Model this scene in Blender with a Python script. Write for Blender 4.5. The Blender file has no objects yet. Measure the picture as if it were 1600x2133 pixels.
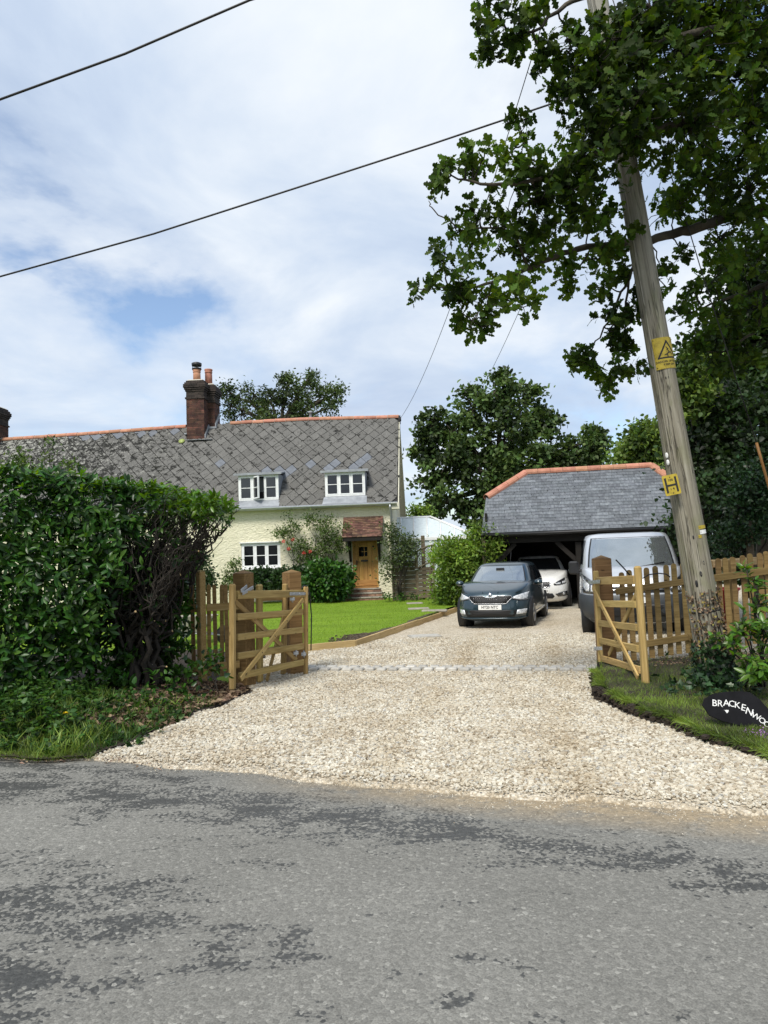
import bpy, math, random
import numpy as np
from mathutils import Vector, Matrix
R = math.radians
rng = np.random.default_rng(11); random.seed(11)
sc = bpy.context.scene
COL = sc.collection

# ------------------------------------------------------------------ camera, sky, sun, exposure
FPX, PITCH, ROLL = 1500.0, R(3.49), R(-2.0)
CAMP = Vector((0, 0, 1.6))
CM = Matrix.Rotation(math.pi/2+PITCH, 3, 'X') @ Matrix.Rotation(ROLL, 3, 'Z')
cd = bpy.data.cameras.new('camera'); cam = bpy.data.objects.new('camera', cd); COL.objects.link(cam)
cd.sensor_fit = 'HORIZONTAL'; cd.sensor_width = 36; cd.lens = FPX/1600*36; cd.clip_start = .05; cd.clip_end = 2000
cam.matrix_world = Matrix.Translation(CAMP) @ CM.to_4x4()
sc.camera = cam

SUN_EL, SUN_AZ = R(52), R(205)          # azimuth of the direction the light comes from, from +Y towards +X
world = bpy.data.worlds.new('World'); sc.world = world; world.use_nodes = True
sun_l = bpy.data.lights.new('sun', 'SUN'); sun_l.energy = 2.9; sun_l.angle = R(16); sun_l.color = (1, .95, .86)
sun = bpy.data.objects.new('sun', sun_l); COL.objects.link(sun)
SDIR = Vector((math.sin(SUN_AZ)*math.cos(SUN_EL), math.cos(SUN_AZ)*math.cos(SUN_EL), math.sin(SUN_EL)))
sun.rotation_euler = SDIR.to_track_quat('Z', 'Y').to_euler(); sun.location = SDIR*60
vs = sc.view_settings
vs.view_transform = 'Standard'; vs.look = 'None'; vs.gamma = 1; vs.use_curve_mapping = False; vs.exposure = 0.42
cy = sc.cycles
cy.max_bounces = 6; cy.diffuse_bounces = 3; cy.glossy_bounces = 3; cy.transmission_bounces = 4; cy.transparent_max_bounces = 8
cy.sample_clamp_indirect = 6; cy.use_denoising = True

def nd(nt, typ, ins=None, **props):
    n = nt.nodes.new(typ)
    for k, v in props.items(): setattr(n, k, v)
    for k, v in (ins or {}).items():
        s = n.inputs[k]
        if isinstance(v, bpy.types.NodeSocket): nt.links.new(v, s)
        elif isinstance(v, bpy.types.Node): nt.links.new(v.outputs[0], s)
        else: s.default_value = v
    return n
def ramp(nt, fac, stops, interp='LINEAR'):
    n = nt.nodes.new('ShaderNodeValToRGB'); n.color_ramp.interpolation = interp
    nt.links.new(fac if isinstance(fac, bpy.types.NodeSocket) else fac.outputs[0], n.inputs[0])
    e = n.color_ramp.elements
    while len(e) < len(stops): e.new(.5)
    for i, (p, c) in enumerate(stops):
        e[i].position = p; e[i].color = (*c, 1) if len(c) == 3 else c
    return n
def math_(nt, op, a, b=0.0, c=0.0, clamp=False):
    return nd(nt, 'ShaderNodeMath', {0: a, 1: b, 2: c}, operation=op, use_clamp=clamp).outputs[0]
def vmath(nt, op, a, b):
    return nd(nt, 'ShaderNodeVectorMath', {0: a, 1: b}, operation=op).outputs[0]
def mixc(nt, fac, a, b, blend='MIX'):
    n = nt.nodes.new('ShaderNodeMix'); n.data_type = 'RGBA'; n.blend_type = blend
    for k, v in ((0, fac), (6, a), (7, b)):
        s = n.inputs[k]
        if isinstance(v, bpy.types.NodeSocket): nt.links.new(v, s)
        elif k == 0: s.default_value = v
        else: s.default_value = (*v, 1) if len(v) == 3 else v
    return n.outputs[2]

def build_sky():
    nt = world.node_tree; nt.nodes.clear()
    out = nd(nt, 'ShaderNodeOutputWorld')
    sky = nd(nt, 'ShaderNodeTexSky', sky_type='NISHITA', sun_disc=False, sun_elevation=SUN_EL, sun_rotation=SUN_AZ, air_density=1.0, dust_density=1.6, ozone_density=1.2)
    bs = nd(nt, 'ShaderNodeBackground', {'Color': sky, 'Strength': .15})
    tc = nd(nt, 'ShaderNodeTexCoord')
    sep = nd(nt, 'ShaderNodeSeparateXYZ', {0: tc.outputs['Generated']})
    zz = math_(nt, 'ADD', math_(nt, 'MAXIMUM', sep.outputs[2], 0.0), .22)
    uv = nd(nt, 'ShaderNodeCombineXYZ', {0: math_(nt, 'DIVIDE', sep.outputs[0], zz), 1: math_(nt, 'DIVIDE', sep.outputs[1], zz), 2: 0.0}).outputs[0]
    off = nd(nt, 'ShaderNodeVectorMath', {0: uv, 1: SKY_OFF}, operation='ADD').outputs[0]
    n1 = nd(nt, 'ShaderNodeTexNoise', {'Vector': off, 'Scale': 1.15, 'Detail': 9, 'Roughness': .56, 'Distortion': .35}).outputs[0]
    n2 = nd(nt, 'ShaderNodeTexNoise', {'Vector': vmath(nt, 'ADD', off, (7.3, 2.1, 0)), 'Scale': 1.7, 'Detail': 8, 'Roughness': .55, 'Distortion': .4}).outputs[0]
    cloud = ramp(nt, n2, [(.32, (.39, .475, .62)), (.45, (.48, .56, .68)), (.56, (.59, .65, .73)), (.70, (.73, .76, .79))])
    bc = nd(nt, 'ShaderNodeBackground', {'Color': cloud, 'Strength': 1.0})
    mask = ramp(nt, n1, [(.375, (.0,)*3), (.445, (.66,)*3), (.54, (1, 1, 1))])
    mix = nd(nt, 'ShaderNodeMixShader', {0: mask.outputs[0], 1: bs, 2: bc})
    nt.links.new(mix.outputs[0], out.inputs[0])
SKY_OFF = (12.68, 32.74, 4.33)
build_sky()

# ------------------------------------------------------------------ geometry helpers
def ray(px, py): return CM @ Vector(((px-800)/FPX, -(py-1066.5)/FPX, -1))
def at(px, py, Y): d = ray(px, py); return CAMP + d*(Y/d.y)
def gr(px, py, z=0.0): d = ray(px, py); return CAMP + d*((z-1.6)/d.z)
class Frame:
    """A local frame at origin o, turned rz about Z; hit() reads where a sight line meets the plane local y = yl."""
    def __init__(s, o, rz):
        s.o = Vector(o); s.rz = rz; s.M = Matrix.Translation(s.o) @ Matrix.Rotation(rz, 4, 'Z'); s.I = s.M.inverted()
    def hit(s, px, py, yl=0.0):
        c = s.I @ CAMP; d = s.I.to_3x3() @ ray(px, py); p = c + d*((yl-c.y)/d.y)
        return p.x, p.z
    def w(s, x, y, z): return s.M @ Vector((x, y, z))

def np_mesh(name, V, F, smooth=True):
    V = np.asarray(V, dtype=np.float32); F = np.asarray(F, dtype=np.int32)
    me = bpy.data.meshes.new(name); k = F.shape[1]
    me.vertices.add(len(V)); me.vertices.foreach_set('co', V.ravel())
    me.loops.add(F.size); me.loops.foreach_set('vertex_index', F.ravel())
    me.polygons.add(len(F)); me.polygons.foreach_set('loop_start', np.arange(0, F.size, k, dtype=np.int32))
    me.polygons.foreach_set('use_smooth', np.full(len(F), smooth))
    me.update(calc_edges=True)
    return me

class MB:
    def __init__(s): s.v = []; s.f = []; s.s = []
    def add(s, vs, fs, smooth=False, M=None):
        b = len(s.v)
        s.v += [tuple(M @ Vector(p)) if M is not None else tuple(p) for p in vs]
        s.f += [tuple(i+b for i in f) for f in fs]; s.s += [smooth]*len(fs)
        return s
    def box(s, c, d, M=None, bev=0.0):
        h = (d[0]/2, d[1]/2, d[2]/2); bev = min(bev, min(h)*.9)
        T = Matrix.Translation(c) if M is None else M @ Matrix.Translation(c)
        if bev <= 0:
            vs = [(x*h[0], y*h[1], z*h[2]) for x in (-1, 1) for y in (-1, 1) for z in (-1, 1)]
            return s.add(vs, [(0, 1, 3, 2), (4, 6, 7, 5), (0, 4, 5, 1), (2, 3, 7, 6), (0, 2, 6, 4), (1, 5, 7, 3)], False, T)
        vs = []; ix = {}
        for x in (-1, 1):
            for y in (-1, 1):
                for z in (-1, 1):
                    for a in range(3):
                        sg = (x, y, z); ix[(x, y, z, a)] = len(vs)
                        vs.append(tuple(sg[k]*(h[k] if k == a else h[k]-bev) for k in range(3)))
        fs = []
        def key(d, a): return ix[(d[0], d[1], d[2], a)]
        for a in range(3):
            b, c_ = (a+1) % 3, (a+2) % 3
            for sg in (-1, 1):
                q = []
                for sb, s2 in ((-1, -1), (1, -1), (1, 1), (-1, 1)):
                    d_ = [0, 0, 0]; d_[a] = sg; d_[b] = sb; d_[c_] = s2; q.append(key(d_, a))
                fs.append(q if sg > 0 else q[::-1])
            for sb in (-1, 1):
                for s2 in (-1, 1):
                    d0 = [0]*3; d1 = [0]*3
                    d0[a] = -1; d1[a] = 1; d0[b] = d1[b] = sb; d0[c_] = d1[c_] = s2
                    q = [key(d0, b), key(d1, b), key(d1, c_), key(d0, c_)]
                    fs.append(q if sb*s2 < 0 else q[::-1])
        for x in (-1, 1):
            for y in (-1, 1):
                for z in (-1, 1):
                    q = [ix[(x, y, z, a)] for a in range(3)]; fs.append(q if x*y*z > 0 else q[::-1])
        return s.add(vs, fs, False, T)
    def tube(s, pts, rad, n=8, smooth=True, M=None):
        pts = [Vector(p) for p in pts]; k = len(pts)
        rad = [rad]*k if not hasattr(rad, '__len__') else rad
        vs = []; fs = []; prev = None
        for i, p in enumerate(pts):
            t = (pts[min(i+1, k-1)]-pts[max(i-1, 0)]).normalized()
            if prev is None: u = t.orthogonal().normalized()
            else:
                u = prev - t*prev.dot(t); u = u.normalized() if u.length > 1e-6 else t.orthogonal().normalized()
            prev = u; w = t.cross(u)
            for j in range(n):
                a = 2*math.pi*j/n; vs.append(p+(u*math.cos(a)+w*math.sin(a))*rad[i])
        for i in range(k-1):
            for j in range(n):
                fs.append((i*n+j, i*n+(j+1) % n, (i+1)*n+(j+1) % n, (i+1)*n+j))
        fs.append(tuple(range(n))[::-1]); fs.append(tuple(range((k-1)*n, k*n)))
        return s.add(vs, fs, smooth, M)
    def lathe(s, prof, n=16, M=None, smooth=True):
        vs = []; fs = []; k = len(prof)
        for r, z in prof:
            for j in range(n): a = 2*math.pi*j/n; vs.append((r*math.cos(a), r*math.sin(a), z))
        for i in range(k-1):
            for j in range(n): fs.append((i*n+j, i*n+(j+1) % n, (i+1)*n+(j+1) % n, (i+1)*n+j))
        fs.append(tuple(range(n))[::-1]); fs.append(tuple(range((k-1)*n, k*n)))
        return s.add(vs, fs, smooth, M)
    def prism(s, poly, z0, z1, M=None):
        n = len(poly)
        vs = [(x, y, z0) for x, y in poly]+[(x, y, z1) for x, y in poly]
        fs = [tuple(range(n))[::-1], tuple(range(n, 2*n))]+[(i, (i+1) % n, n+(i+1) % n, n+i) for i in range(n)]
        return s.add(vs, fs, False, M)
    def mesh(s, name):
        me = bpy.data.meshes.new(name); me.from_pydata([tuple(p) for p in s.v], [], s.f)
        me.polygons.foreach_set('use_smooth', s.s); me.update(); return me
def XZ(): return Matrix(((1, 0, 0, 0), (0, 0, -1, 0), (0, 1, 0, 0), (0, 0, 0, 1)))   # polygon (x, z), extruded along -y

def wm(o):
    m = o.matrix_basis.copy(); p = o.parent
    while p is not None: m = p.matrix_basis @ m; p = p.parent
    return m
def link(name, data, mat, parent=None, M=None, kind=None):
    """Link DATA (a mesh or an MB) as one object. M: its matrix in WORLD space (identity if None)."""
    me = data.mesh(name) if isinstance(data, MB) else data
    o = bpy.data.objects.new(name, me); COL.objects.link(o)
    if mat is not None:
        if not me.materials: me.materials.append(mat)
    M = M if M is not None else Matrix.Identity(4)
    if parent is not None:
        o.parent = parent; o.matrix_basis = wm(parent).inverted() @ M
    else: o.matrix_basis = M
    if kind: o['kind'] = kind
    return o
def tag(o, label, cat, group=None):
    o['label'] = label; o['category'] = cat
    if group: o['group'] = group
    return o
def thing(name, label, cat, loc=(0, 0, 0), rz=0.0, group=None):
    o = bpy.data.objects.new(name, None); COL.objects.link(o); o.empty_display_size = .2
    o.matrix_basis = Matrix.Translation(Vector(loc)) @ Matrix.Rotation(rz, 4, 'Z')
    return tag(o, label, cat, group)
def bm_(p0, p1, up=(0, 0, 1)):
    """matrix with X from p0 to p1, Z close to UP, origin half-way."""
    p0, p1 = Vector(p0), Vector(p1); x = (p1-p0).normalized(); up = Vector(up)
    z = (up-x*up.dot(x)); z = z.normalized() if z.length > 1e-5 else x.orthogonal().normalized()
    y = z.cross(x)
    return Matrix(((x.x, y.x, z.x, 0), (x.y, y.y, z.y, 0), (x.z, y.z, z.z, 0), (0, 0, 0, 1))), (p0+p1)/2
def board(name, p0, p1, w, t, mat, parent, up=(0, 0, 1), bev=.006):
    """a length of timber from p0 to p1, W wide towards UP and T thick."""
    m, c = bm_(p0, p1, up); L = (Vector(p1)-Vector(p0)).length
    return link(name, MB().box((0, 0, 0), (L, t, w), bev=bev), mat, parent, Matrix.Translation(c) @ m)
def text(body, size, mat, parent, M, bold=.0, extrude=.0015, name='lettering', spacing=1.0, sx=1.0):
    me = text_mesh(body, size, bold, sx, extrude, spacing)
    return link(name, me, mat, parent, M)
def text_mesh(body, size, bold=0, sx=1.0, extrude=0.0, spacing=1.0):
    cu = bpy.data.curves.new('outline', 'FONT'); cu.body = body; cu.size = size; cu.align_x = 'CENTER'; cu.align_y = 'CENTER'
    cu.offset = bold; cu.resolution_u = 2; cu.extrude = extrude; cu.space_character = spacing
    o = bpy.data.objects.new('outline', cu); me = bpy.data.meshes.new_from_object(o); bpy.data.objects.remove(o); bpy.data.curves.remove(cu)
    for v in me.vertices: v.co.x *= sx
    return me

# ------------------------------------------------------------------ materials
def new_mat(name):
    m = bpy.data.materials.new(name); m.use_nodes = True; nt = m.node_tree; nt.nodes.clear()
    return m, nt, nd(nt, 'ShaderNodeOutputMaterial')
def coords(nt, coord='Object', stretch=(1, 1, 1)):
    tc = nd(nt, 'ShaderNodeTexCoord'); oi = nd(nt, 'ShaderNodeObjectInfo')
    base = tc.outputs['Object'] if coord == 'Object' else nd(nt, 'ShaderNodeNewGeometry').outputs['Position']
    v = nd(nt, 'ShaderNodeMapping', {'Vector': base, 'Scale': stretch}).outputs[0]
    if coord == 'Object':
        o = math_(nt, 'MULTIPLY', oi.outputs['Random'], 53.0)
        v = vmath(nt, 'ADD', v, nd(nt, 'ShaderNodeCombineXYZ', {0: o, 1: o, 2: o}).outputs[0])
    return v
def rnd_value(nt):
    g = nd(nt, 'ShaderNodeNewGeometry'); oi = nd(nt, 'ShaderNodeObjectInfo')
    return math_(nt, 'FRACT', math_(nt, 'ADD', g.outputs['Random Per Island'], oi.outputs['Random']))
def vary(nt, col, amt, hue=.0):
    r = rnd_value(nt)
    val = math_(nt, 'MULTIPLY_ADD', r, 2*amt, 1-amt)
    ins = {'Color': col, 'Value': val}
    if hue: ins['Hue'] = math_(nt, 'MULTIPLY_ADD', math_(nt, 'FRACT', math_(nt, 'MULTIPLY', r, 7.31)), 2*hue, .5-hue)
    return nd(nt, 'ShaderNodeHueSaturation', ins).outputs[0]
def surf(name, stops, scale=6, detail=5, rough=.8, bump=0, bscale=None, coord='Object', stretch=(1, 1, 1), rnd=0, hue=0, metal=0, spec=.5, coat=0, nrough=.55, bdist=.01, overlay=None):
    m, nt, out = new_mat(name)
    v = coords(nt, coord, stretch)
    n = nd(nt, 'ShaderNodeTexNoise', {'Vector': v, 'Scale': scale, 'Detail': detail, 'Roughness': nrough}).outputs[0]
    col = ramp(nt, n, stops).outputs[0] if len(stops) > 1 else mixc(nt, 0.0, stops[0][1], stops[0][1])
    if overlay: col = overlay(nt, col)
    if rnd: col = vary(nt, col, rnd, hue)
    p = nd(nt, 'ShaderNodeBsdfPrincipled', {'Base Color': col, 'Roughness': rough, 'Metallic': metal, 'Specular IOR Level': spec, 'Coat Weight': coat, 'Coat Roughness': .05})
    if bump:
        nb = nd(nt, 'ShaderNodeTexNoise', {'Vector': v, 'Scale': bscale or scale*3, 'Detail': 4, 'Roughness': .6}).outputs[0]
        b = nd(nt, 'ShaderNodeBump', {'Height': nb, 'Strength': bump, 'Distance': bdist}); nt.links.new(b.outputs[0], p.inputs['Normal'])
    nt.links.new(p.outputs[0], out.inputs[0]); return m
def plain(name, c, rough=.5, metal=0, spec=.5, coat=0, rnd=0):
    return surf(name, [(0.3, tuple(x*.9 for x in c)), (.7, tuple(min(1, x*1.08) for x in c))], 9, 3, rough, metal=metal, spec=spec, coat=coat, rnd=rnd)
def leafmat(name, c1, c2, trans=.35, rough=.42, rnd=.35, hue=.02, tcol=None, spec=.4, clump=None):
    m, nt, out = new_mat(name)
    r = rnd_value(nt)
    col = ramp(nt, r, [(0, c1), (1, c2)]).outputs[0]
    if clump:     # whole shoots differ in tint: young and old growth
        n = nd(nt, 'ShaderNodeTexNoise', {'Vector': coords(nt, 'World'), 'Scale': clump, 'Detail': 2}).outputs[0]
        col = mixc(nt, ramp(nt, n, [(.42, (0, 0, 0)), (.62, (1, 1, 1))]).outputs[0], col, tuple(min(1, x*1.75) for x in c2))
    col = vary(nt, col, rnd, hue)
    p = nd(nt, 'ShaderNodeBsdfPrincipled', {'Base Color': col, 'Roughness': rough, 'Specular IOR Level': spec})
    tc = nd(nt, 'ShaderNodeHueSaturation', {'Color': col, 'Value': 1.6, 'Hue': .485, 'Saturation': 1.1}).outputs[0]
    t = nd(nt, 'ShaderNodeBsdfTranslucent', {'Color': tc})
    mx = nd(nt, 'ShaderNodeMixShader', {0: trans, 1: p, 2: t})
    nt.links.new(mx.outputs[0], out.inputs[0]); return m

def wood(name, c1, c2, c3, rnd=.12, rough=.75, scale=3.2, axis=0, knots=True):
    m, nt, out = new_mat(name)
    st = [22, 22, 22]; st[axis] = 1.0
    v = coords(nt, 'Object', tuple(st))
    n = nd(nt, 'ShaderNodeTexNoise', {'Vector': v, 'Scale': scale*.6, 'Detail': 6, 'Roughness': .62, 'Distortion': .6}).outputs[0]
    col = ramp(nt, n, [(.28, c1), (.5, c2), (.72, c3)]).outputs[0]
    v2 = coords(nt, 'Object', tuple(3 if k == axis else 9 for k in range(3)))
    n2 = nd(nt, 'ShaderNodeTexNoise', {'Vector': v2, 'Scale': .55, 'Detail': 3}).outputs[0]
    col = mixc(nt, ramp(nt, n2, [(.35, (0, 0, 0)), (.75, (.55,)*3)]).outputs[0], col, c1)
    if knots:
        vo = nd(nt, 'ShaderNodeTexVoronoi', {'Vector': coords(nt, 'Object', tuple(3.2 if k == axis else 9 for k in range(3))), 'Scale': 1.0}).outputs[0]
        col = mixc(nt, ramp(nt, vo, [(.06, (.85,)*3), (.13, (0, 0, 0))]).outputs[0], col, tuple(x*.35 for x in c1))
    col = vary(nt, col, rnd, .008)
    p = nd(nt, 'ShaderNodeBsdfPrincipled', {'Base Color': col, 'Roughness': rough, 'Specular IOR Level': .3})
    b = nd(nt, 'ShaderNodeBump', {'Height': n, 'Strength': .35, 'Distance': .004}); nt.links.new(b.outputs[0], p.inputs['Normal'])
    nt.links.new(p.outputs[0], out.inputs[0]); return m

M = {}
M['new_wood'] = wood('treated_softwood', (.26, .172, .056), (.45, .315, .115), (.58, .43, .19), rnd=.16)
M['pale_wood'] = wood('fresh_softwood', (.38, .25, .11), (.55, .39, .19), (.64, .48, .27), rnd=.1)
M['brown_wood'] = wood('brown_post_wood', (.12, .066, .025), (.225, .132, .051), (.31, .195, .084), rnd=.12)
M['picket_wood'] = wood('picket_wood', (.16, .10, .035), (.29, .19, .07), (.39, .27, .11), rnd=.22)
M['grey_wood'] = wood('weathered_fence_wood', (.075, .060, .038), (.14, .112, .074), (.20, .165, .115), rnd=.2)
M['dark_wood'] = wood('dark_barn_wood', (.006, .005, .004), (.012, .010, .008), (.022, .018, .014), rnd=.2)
M['oak_door'] = wood('oak_door_wood', (.27, .13, .035), (.43, .235, .075), (.55, .33, .12), rnd=.1)
M['bark'] = surf('bark', [(.3, (.03, .025, .018)), (.7, (.10, .085, .06))], 8, 6, .95, bump=.6, bscale=14, bdist=.03)
M['twig'] = surf('twig_bark', [(.3, (.010, .008, .006)), (.7, (.034, .026, .018))], 20, 3, .9)
M['white'] = plain('white_paint', (.78, .79, .79), .45)
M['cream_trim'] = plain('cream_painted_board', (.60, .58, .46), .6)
M['glass'] = plain('dark_window_glass', (.012, .014, .017), .04, spec=.7)
M['black'] = plain('black_plastic', (.012, .012, .013), .5)
M['iron'] = plain('black_iron', (.012, .011, .01), .55)
M['galv'] = plain('galvanised_steel', (.50, .52, .54), .45, metal=.75)
M['lead'] = surf('lead_sheet', [(.3, (.20, .215, .235)), (.7, (.33, .35, .375))], 5, 4, .55)
M['terracotta'] = surf('terracotta', [(.3, (.36, .155, .095)), (.7, (.50, .245, .16))], 6, 4, .85, rnd=.14, hue=.008)
M['mortar'] = surf('lime_mortar', [(.3, (.42, .39, .32)), (.7, (.58, .55, .47))], 12, 4, .95)
M['soot_mortar'] = surf('weathered_mortar', [(.3, (.07, .055, .045)), (.7, (.15, .125, .105))], 9, 4, .95)
M['brick'] = surf('weathered_brick', [(.3, (.042, .022, .017)), (.6, (.095, .042, .029)), (.8, (.16, .075, .048))], 5, 5, .95, rnd=.42, hue=.012)
M['sooty_brick'] = surf('sooty_brick', [(.3, (.022, .018, .016)), (.7, (.06, .045, .038))], 5, 5, .95, rnd=.35)
M['step_brick'] = surf('step_brick', [(.3, (.20, .10, .07)), (.7, (.33, .20, .14))], 8, 5, .95, rnd=.3, hue=.01)
M['stone_slab'] = surf('stone_step', [(.3, (.23, .21, .17)), (.7, (.36, .33, .28))], 8, 5, .95, bump=.3)
M['porch_tile'] = surf('clay_porch_tile', [(.3, (.06, .036, .026)), (.55, (.14, .072, .048)), (.75, (.24, .15, .105))], 7, 5, .92, rnd=.38, hue=.02)
M['chrome'] = plain('chrome', (.72, .73, .75), .12, metal=1)
M['rubber'] = surf('tyre_rubber', [(.3, (.012,)*3), (.7, (.028,)*3)], 14, 4, .85)
M['alloy'] = plain('alloy_rim', (.42, .43, .45), .3, metal=.8)
M['plate'] = plain('plate_white', (.80, .80, .77), .4)
M['ink'] = plain('black_ink', (.008, .008, .008), .6)
M['lamp_glass'] = surf('headlamp_glass', [(.3, (.28, .30, .32)), (.5, (.58, .60, .62)), (.7, (.82, .83, .84))], 16, 4, .06, spec=.8, coat=1)
M['lamp_dark'] = plain('headlamp_housing', (.03, .03, .033), .2, spec=.7, coat=1)
M['screen'] = surf('windscreen_glass', [(.3, (.40, .44, .46)), (.7, (.47, .51, .53))], 3, 2, .03, spec=1.0, metal=.85)
M['dark_glass'] = plain('low_reflection_glass', (.006, .007, .008), .06, spec=.18)  # ground-floor glass copy; dark reflections put in as lower specular and colour

def carpaint(name, c, metal=.0, rough=.28):
    m, nt, out = new_mat(name)
    v = coords(nt, 'Object')
    n = nd(nt, 'ShaderNodeTexNoise', {'Vector': v, 'Scale': 3.5, 'Detail': 4}).outputs[0]
    col = ramp(nt, n, [(.3, tuple(x*.94 for x in c)), (.7, tuple(x*1.05 for x in c))]).outputs[0]
    p = nd(nt, 'ShaderNodeBsdfPrincipled', {'Base Color': col, 'Roughness': math_(nt, 'MULTIPLY_ADD', n, .12, rough-.06), 'Metallic': metal, 'Coat Weight': .9, 'Coat Roughness': .04})
    nt.links.new(p.outputs[0], out.inputs[0]); return m
M['teal_paint'] = carpaint('dark_teal_car_paint', (.022, .046, .060), .45, .32)
M['white_paint'] = carpaint('white_car_paint', (.74, .74, .72))
M['silver_paint'] = carpaint('silver_van_paint', (.60, .63, .67), .35, .32)

def asphalt():
    m, nt, out = new_mat('asphalt')
    v = coords(nt, 'World')
    agg = nd(nt, 'ShaderNodeTexVoronoi', {'Vector': v, 'Scale': 62}, feature='F1')
    fine = nd(nt, 'ShaderNodeTexNoise', {'Vector': v, 'Scale': 120, 'Detail': 4, 'Roughness': .7}).outputs[0]
    base = ramp(nt, fine, [(.30, (.130, .127, .115)), (.5, (.216, .211, .191)), (.70, (.285, .278, .252))]).outputs[0]
    stone = ramp(nt, nd(nt, 'ShaderNodeSeparateColor', {0: agg.outputs['Color']}).outputs[0], [(.0, (.72,)*3), (.85, (1.0,)*3), (.96, (1.12,)*3), (1, (1.45,)*3)]).outputs[0]
    base = mixc(nt, 1.0, base, stone, 'MULTIPLY')
    big = nd(nt, 'ShaderNodeTexNoise', {'Vector': v, 'Scale': .55, 'Detail': 4, 'Roughness': .6}).outputs[0]
    base = mixc(nt, 1.0, base, ramp(nt, big, [(.3, (.84, .84, .83)), (.7, (1.1, 1.1, 1.09))]).outputs[0], 'MULTIPLY')
    # damp patches: blotches gathered along a band near the drive and a few spots towards the camera
    vr = nd(nt, 'ShaderNodeMapping', {'Vector': v, 'Rotation': (0, 0, R(18)), 'Scale': (.42, 1.15, 1)}).outputs[0]
    w1 = nd(nt, 'ShaderNodeTexNoise', {'Vector': vr, 'Scale': 4.2, 'Detail': 12, 'Roughness': .70, 'Distortion': .9}).outputs[0]
    sep = nd(nt, 'ShaderNodeSeparateXYZ', {0: v})
    X, Y = sep.outputs[0], sep.outputs[1]
    def band(d0, halfw, x0, x1):   # distance across the road, soft ends along it
        d = math_(nt, 'ADD', math_(nt, 'MULTIPLY_ADD', X, .36, Y), -d0)
        g = math_(nt, 'SUBTRACT', 1.0, math_(nt, 'DIVIDE', math_(nt, 'ABSOLUTE', d), halfw), clamp=True)
        e = math_(nt, 'MULTIPLY', math_(nt, 'MULTIPLY_ADD', X, 2.0, -2*x0, clamp=True), math_(nt, 'MULTIPLY_ADD', X, -2.0, 2*x1, clamp=True))
        return math_(nt, 'MULTIPLY', g, e)
    def blob(x, y, r):
        d = nd(nt, 'ShaderNodeVectorMath', {0: v, 1: (x, y, 0)}, operation='DISTANCE').outputs['Value']
        return math_(nt, 'SUBTRACT', 1.0, math_(nt, 'DIVIDE', d, r), clamp=True)
    acc = None
    for g in ASPHALT_WET(band, blob):
        acc = g if acc is None else math_(nt, 'MAXIMUM', acc, g)
    wet = math_(nt, 'ADD', math_(nt, 'MULTIPLY_ADD', w1, 1.9, -.45), math_(nt, 'MULTIPLY_ADD', acc, .46, -.335))
    wet = math_(nt, 'ADD', wet, math_(nt, 'MULTIPLY_ADD', fine, .22, -.11))
    cell = nd(nt, 'ShaderNodeSeparateColor', {0: agg.outputs['Color']}).outputs[1]
    wet = math_(nt, 'ADD', wet, math_(nt, 'MULTIPLY_ADD', cell, .42, -.21))
    wetm = ramp(nt, wet, [(.47, (0, 0, 0)), (.53, (1, 1, 1))]).outputs[0]
    col = mixc(nt, math_(nt, 'MULTIPLY', wetm, .9), base, mixc(nt, 1.0, base, (.27, .28, .30), 'MULTIPLY'))
    # grit and dust washed against the drive
    dust = nd(nt, 'ShaderNodeTexNoise', {'Vector': v, 'Scale': 5, 'Detail': 8, 'Roughness': .7}).outputs[0]
    dd = math_(nt, 'ADD', math_(nt, 'MULTIPLY_ADD', X, .385, Y), -5.07)
    dm = math_(nt, 'MULTIPLY', math_(nt, 'MULTIPLY_ADD', dd, 2.6, 1.15, clamp=True), math_(nt, 'MULTIPLY_ADD', X, .6, .75, clamp=True))
    dmask = math_(nt, 'MULTIPLY', dm, ramp(nt, dust, [(.30, (0, 0, 0)), (.52, (.95,)*3)]).outputs[0])
    col = mixc(nt, dmask, col, mixc(nt, 1.0, (.36, .285, .185), stone, 'MULTIPLY'))
    p = nd(nt, 'ShaderNodeBsdfPrincipled', {'Base Color': col, 'Roughness': math_(nt, 'MULTIPLY_ADD', wetm, -.34, .9), 'Specular IOR Level': .4})
    hgt = math_(nt, 'ADD', math_(nt, 'MULTIPLY', agg.outputs[0], -1.2), fine)
    b = nd(nt, 'ShaderNodeBump', {'Height': hgt, 'Strength': .5, 'Distance': .004}); nt.links.new(b.outputs[0], p.inputs['Normal'])
    nt.links.new(p.outputs[0], out.inputs[0]); return m
def ASPHALT_WET(band, blob):
    yield band(4.42, .62, -7, .9); yield band(4.28, .34, .2, 2.0); yield band(4.05, .30, 1.2, 7); yield band(4.9, .25, -4, -1)
    yield blob(-2.0, 3.35, 1.0); yield blob(-1.35, 3.4, .6); yield blob(-1.5, 2.9, .55); yield blob(.0, 2.86, .15); yield blob(-.42, 3.1, .2); yield blob(.2, 2.68, .11); yield blob(-.75, 3.1, .25); yield blob(-.3, 2.72, .12); yield blob(.27, 2.95, .1)
M['asphalt'] = asphalt()

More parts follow.
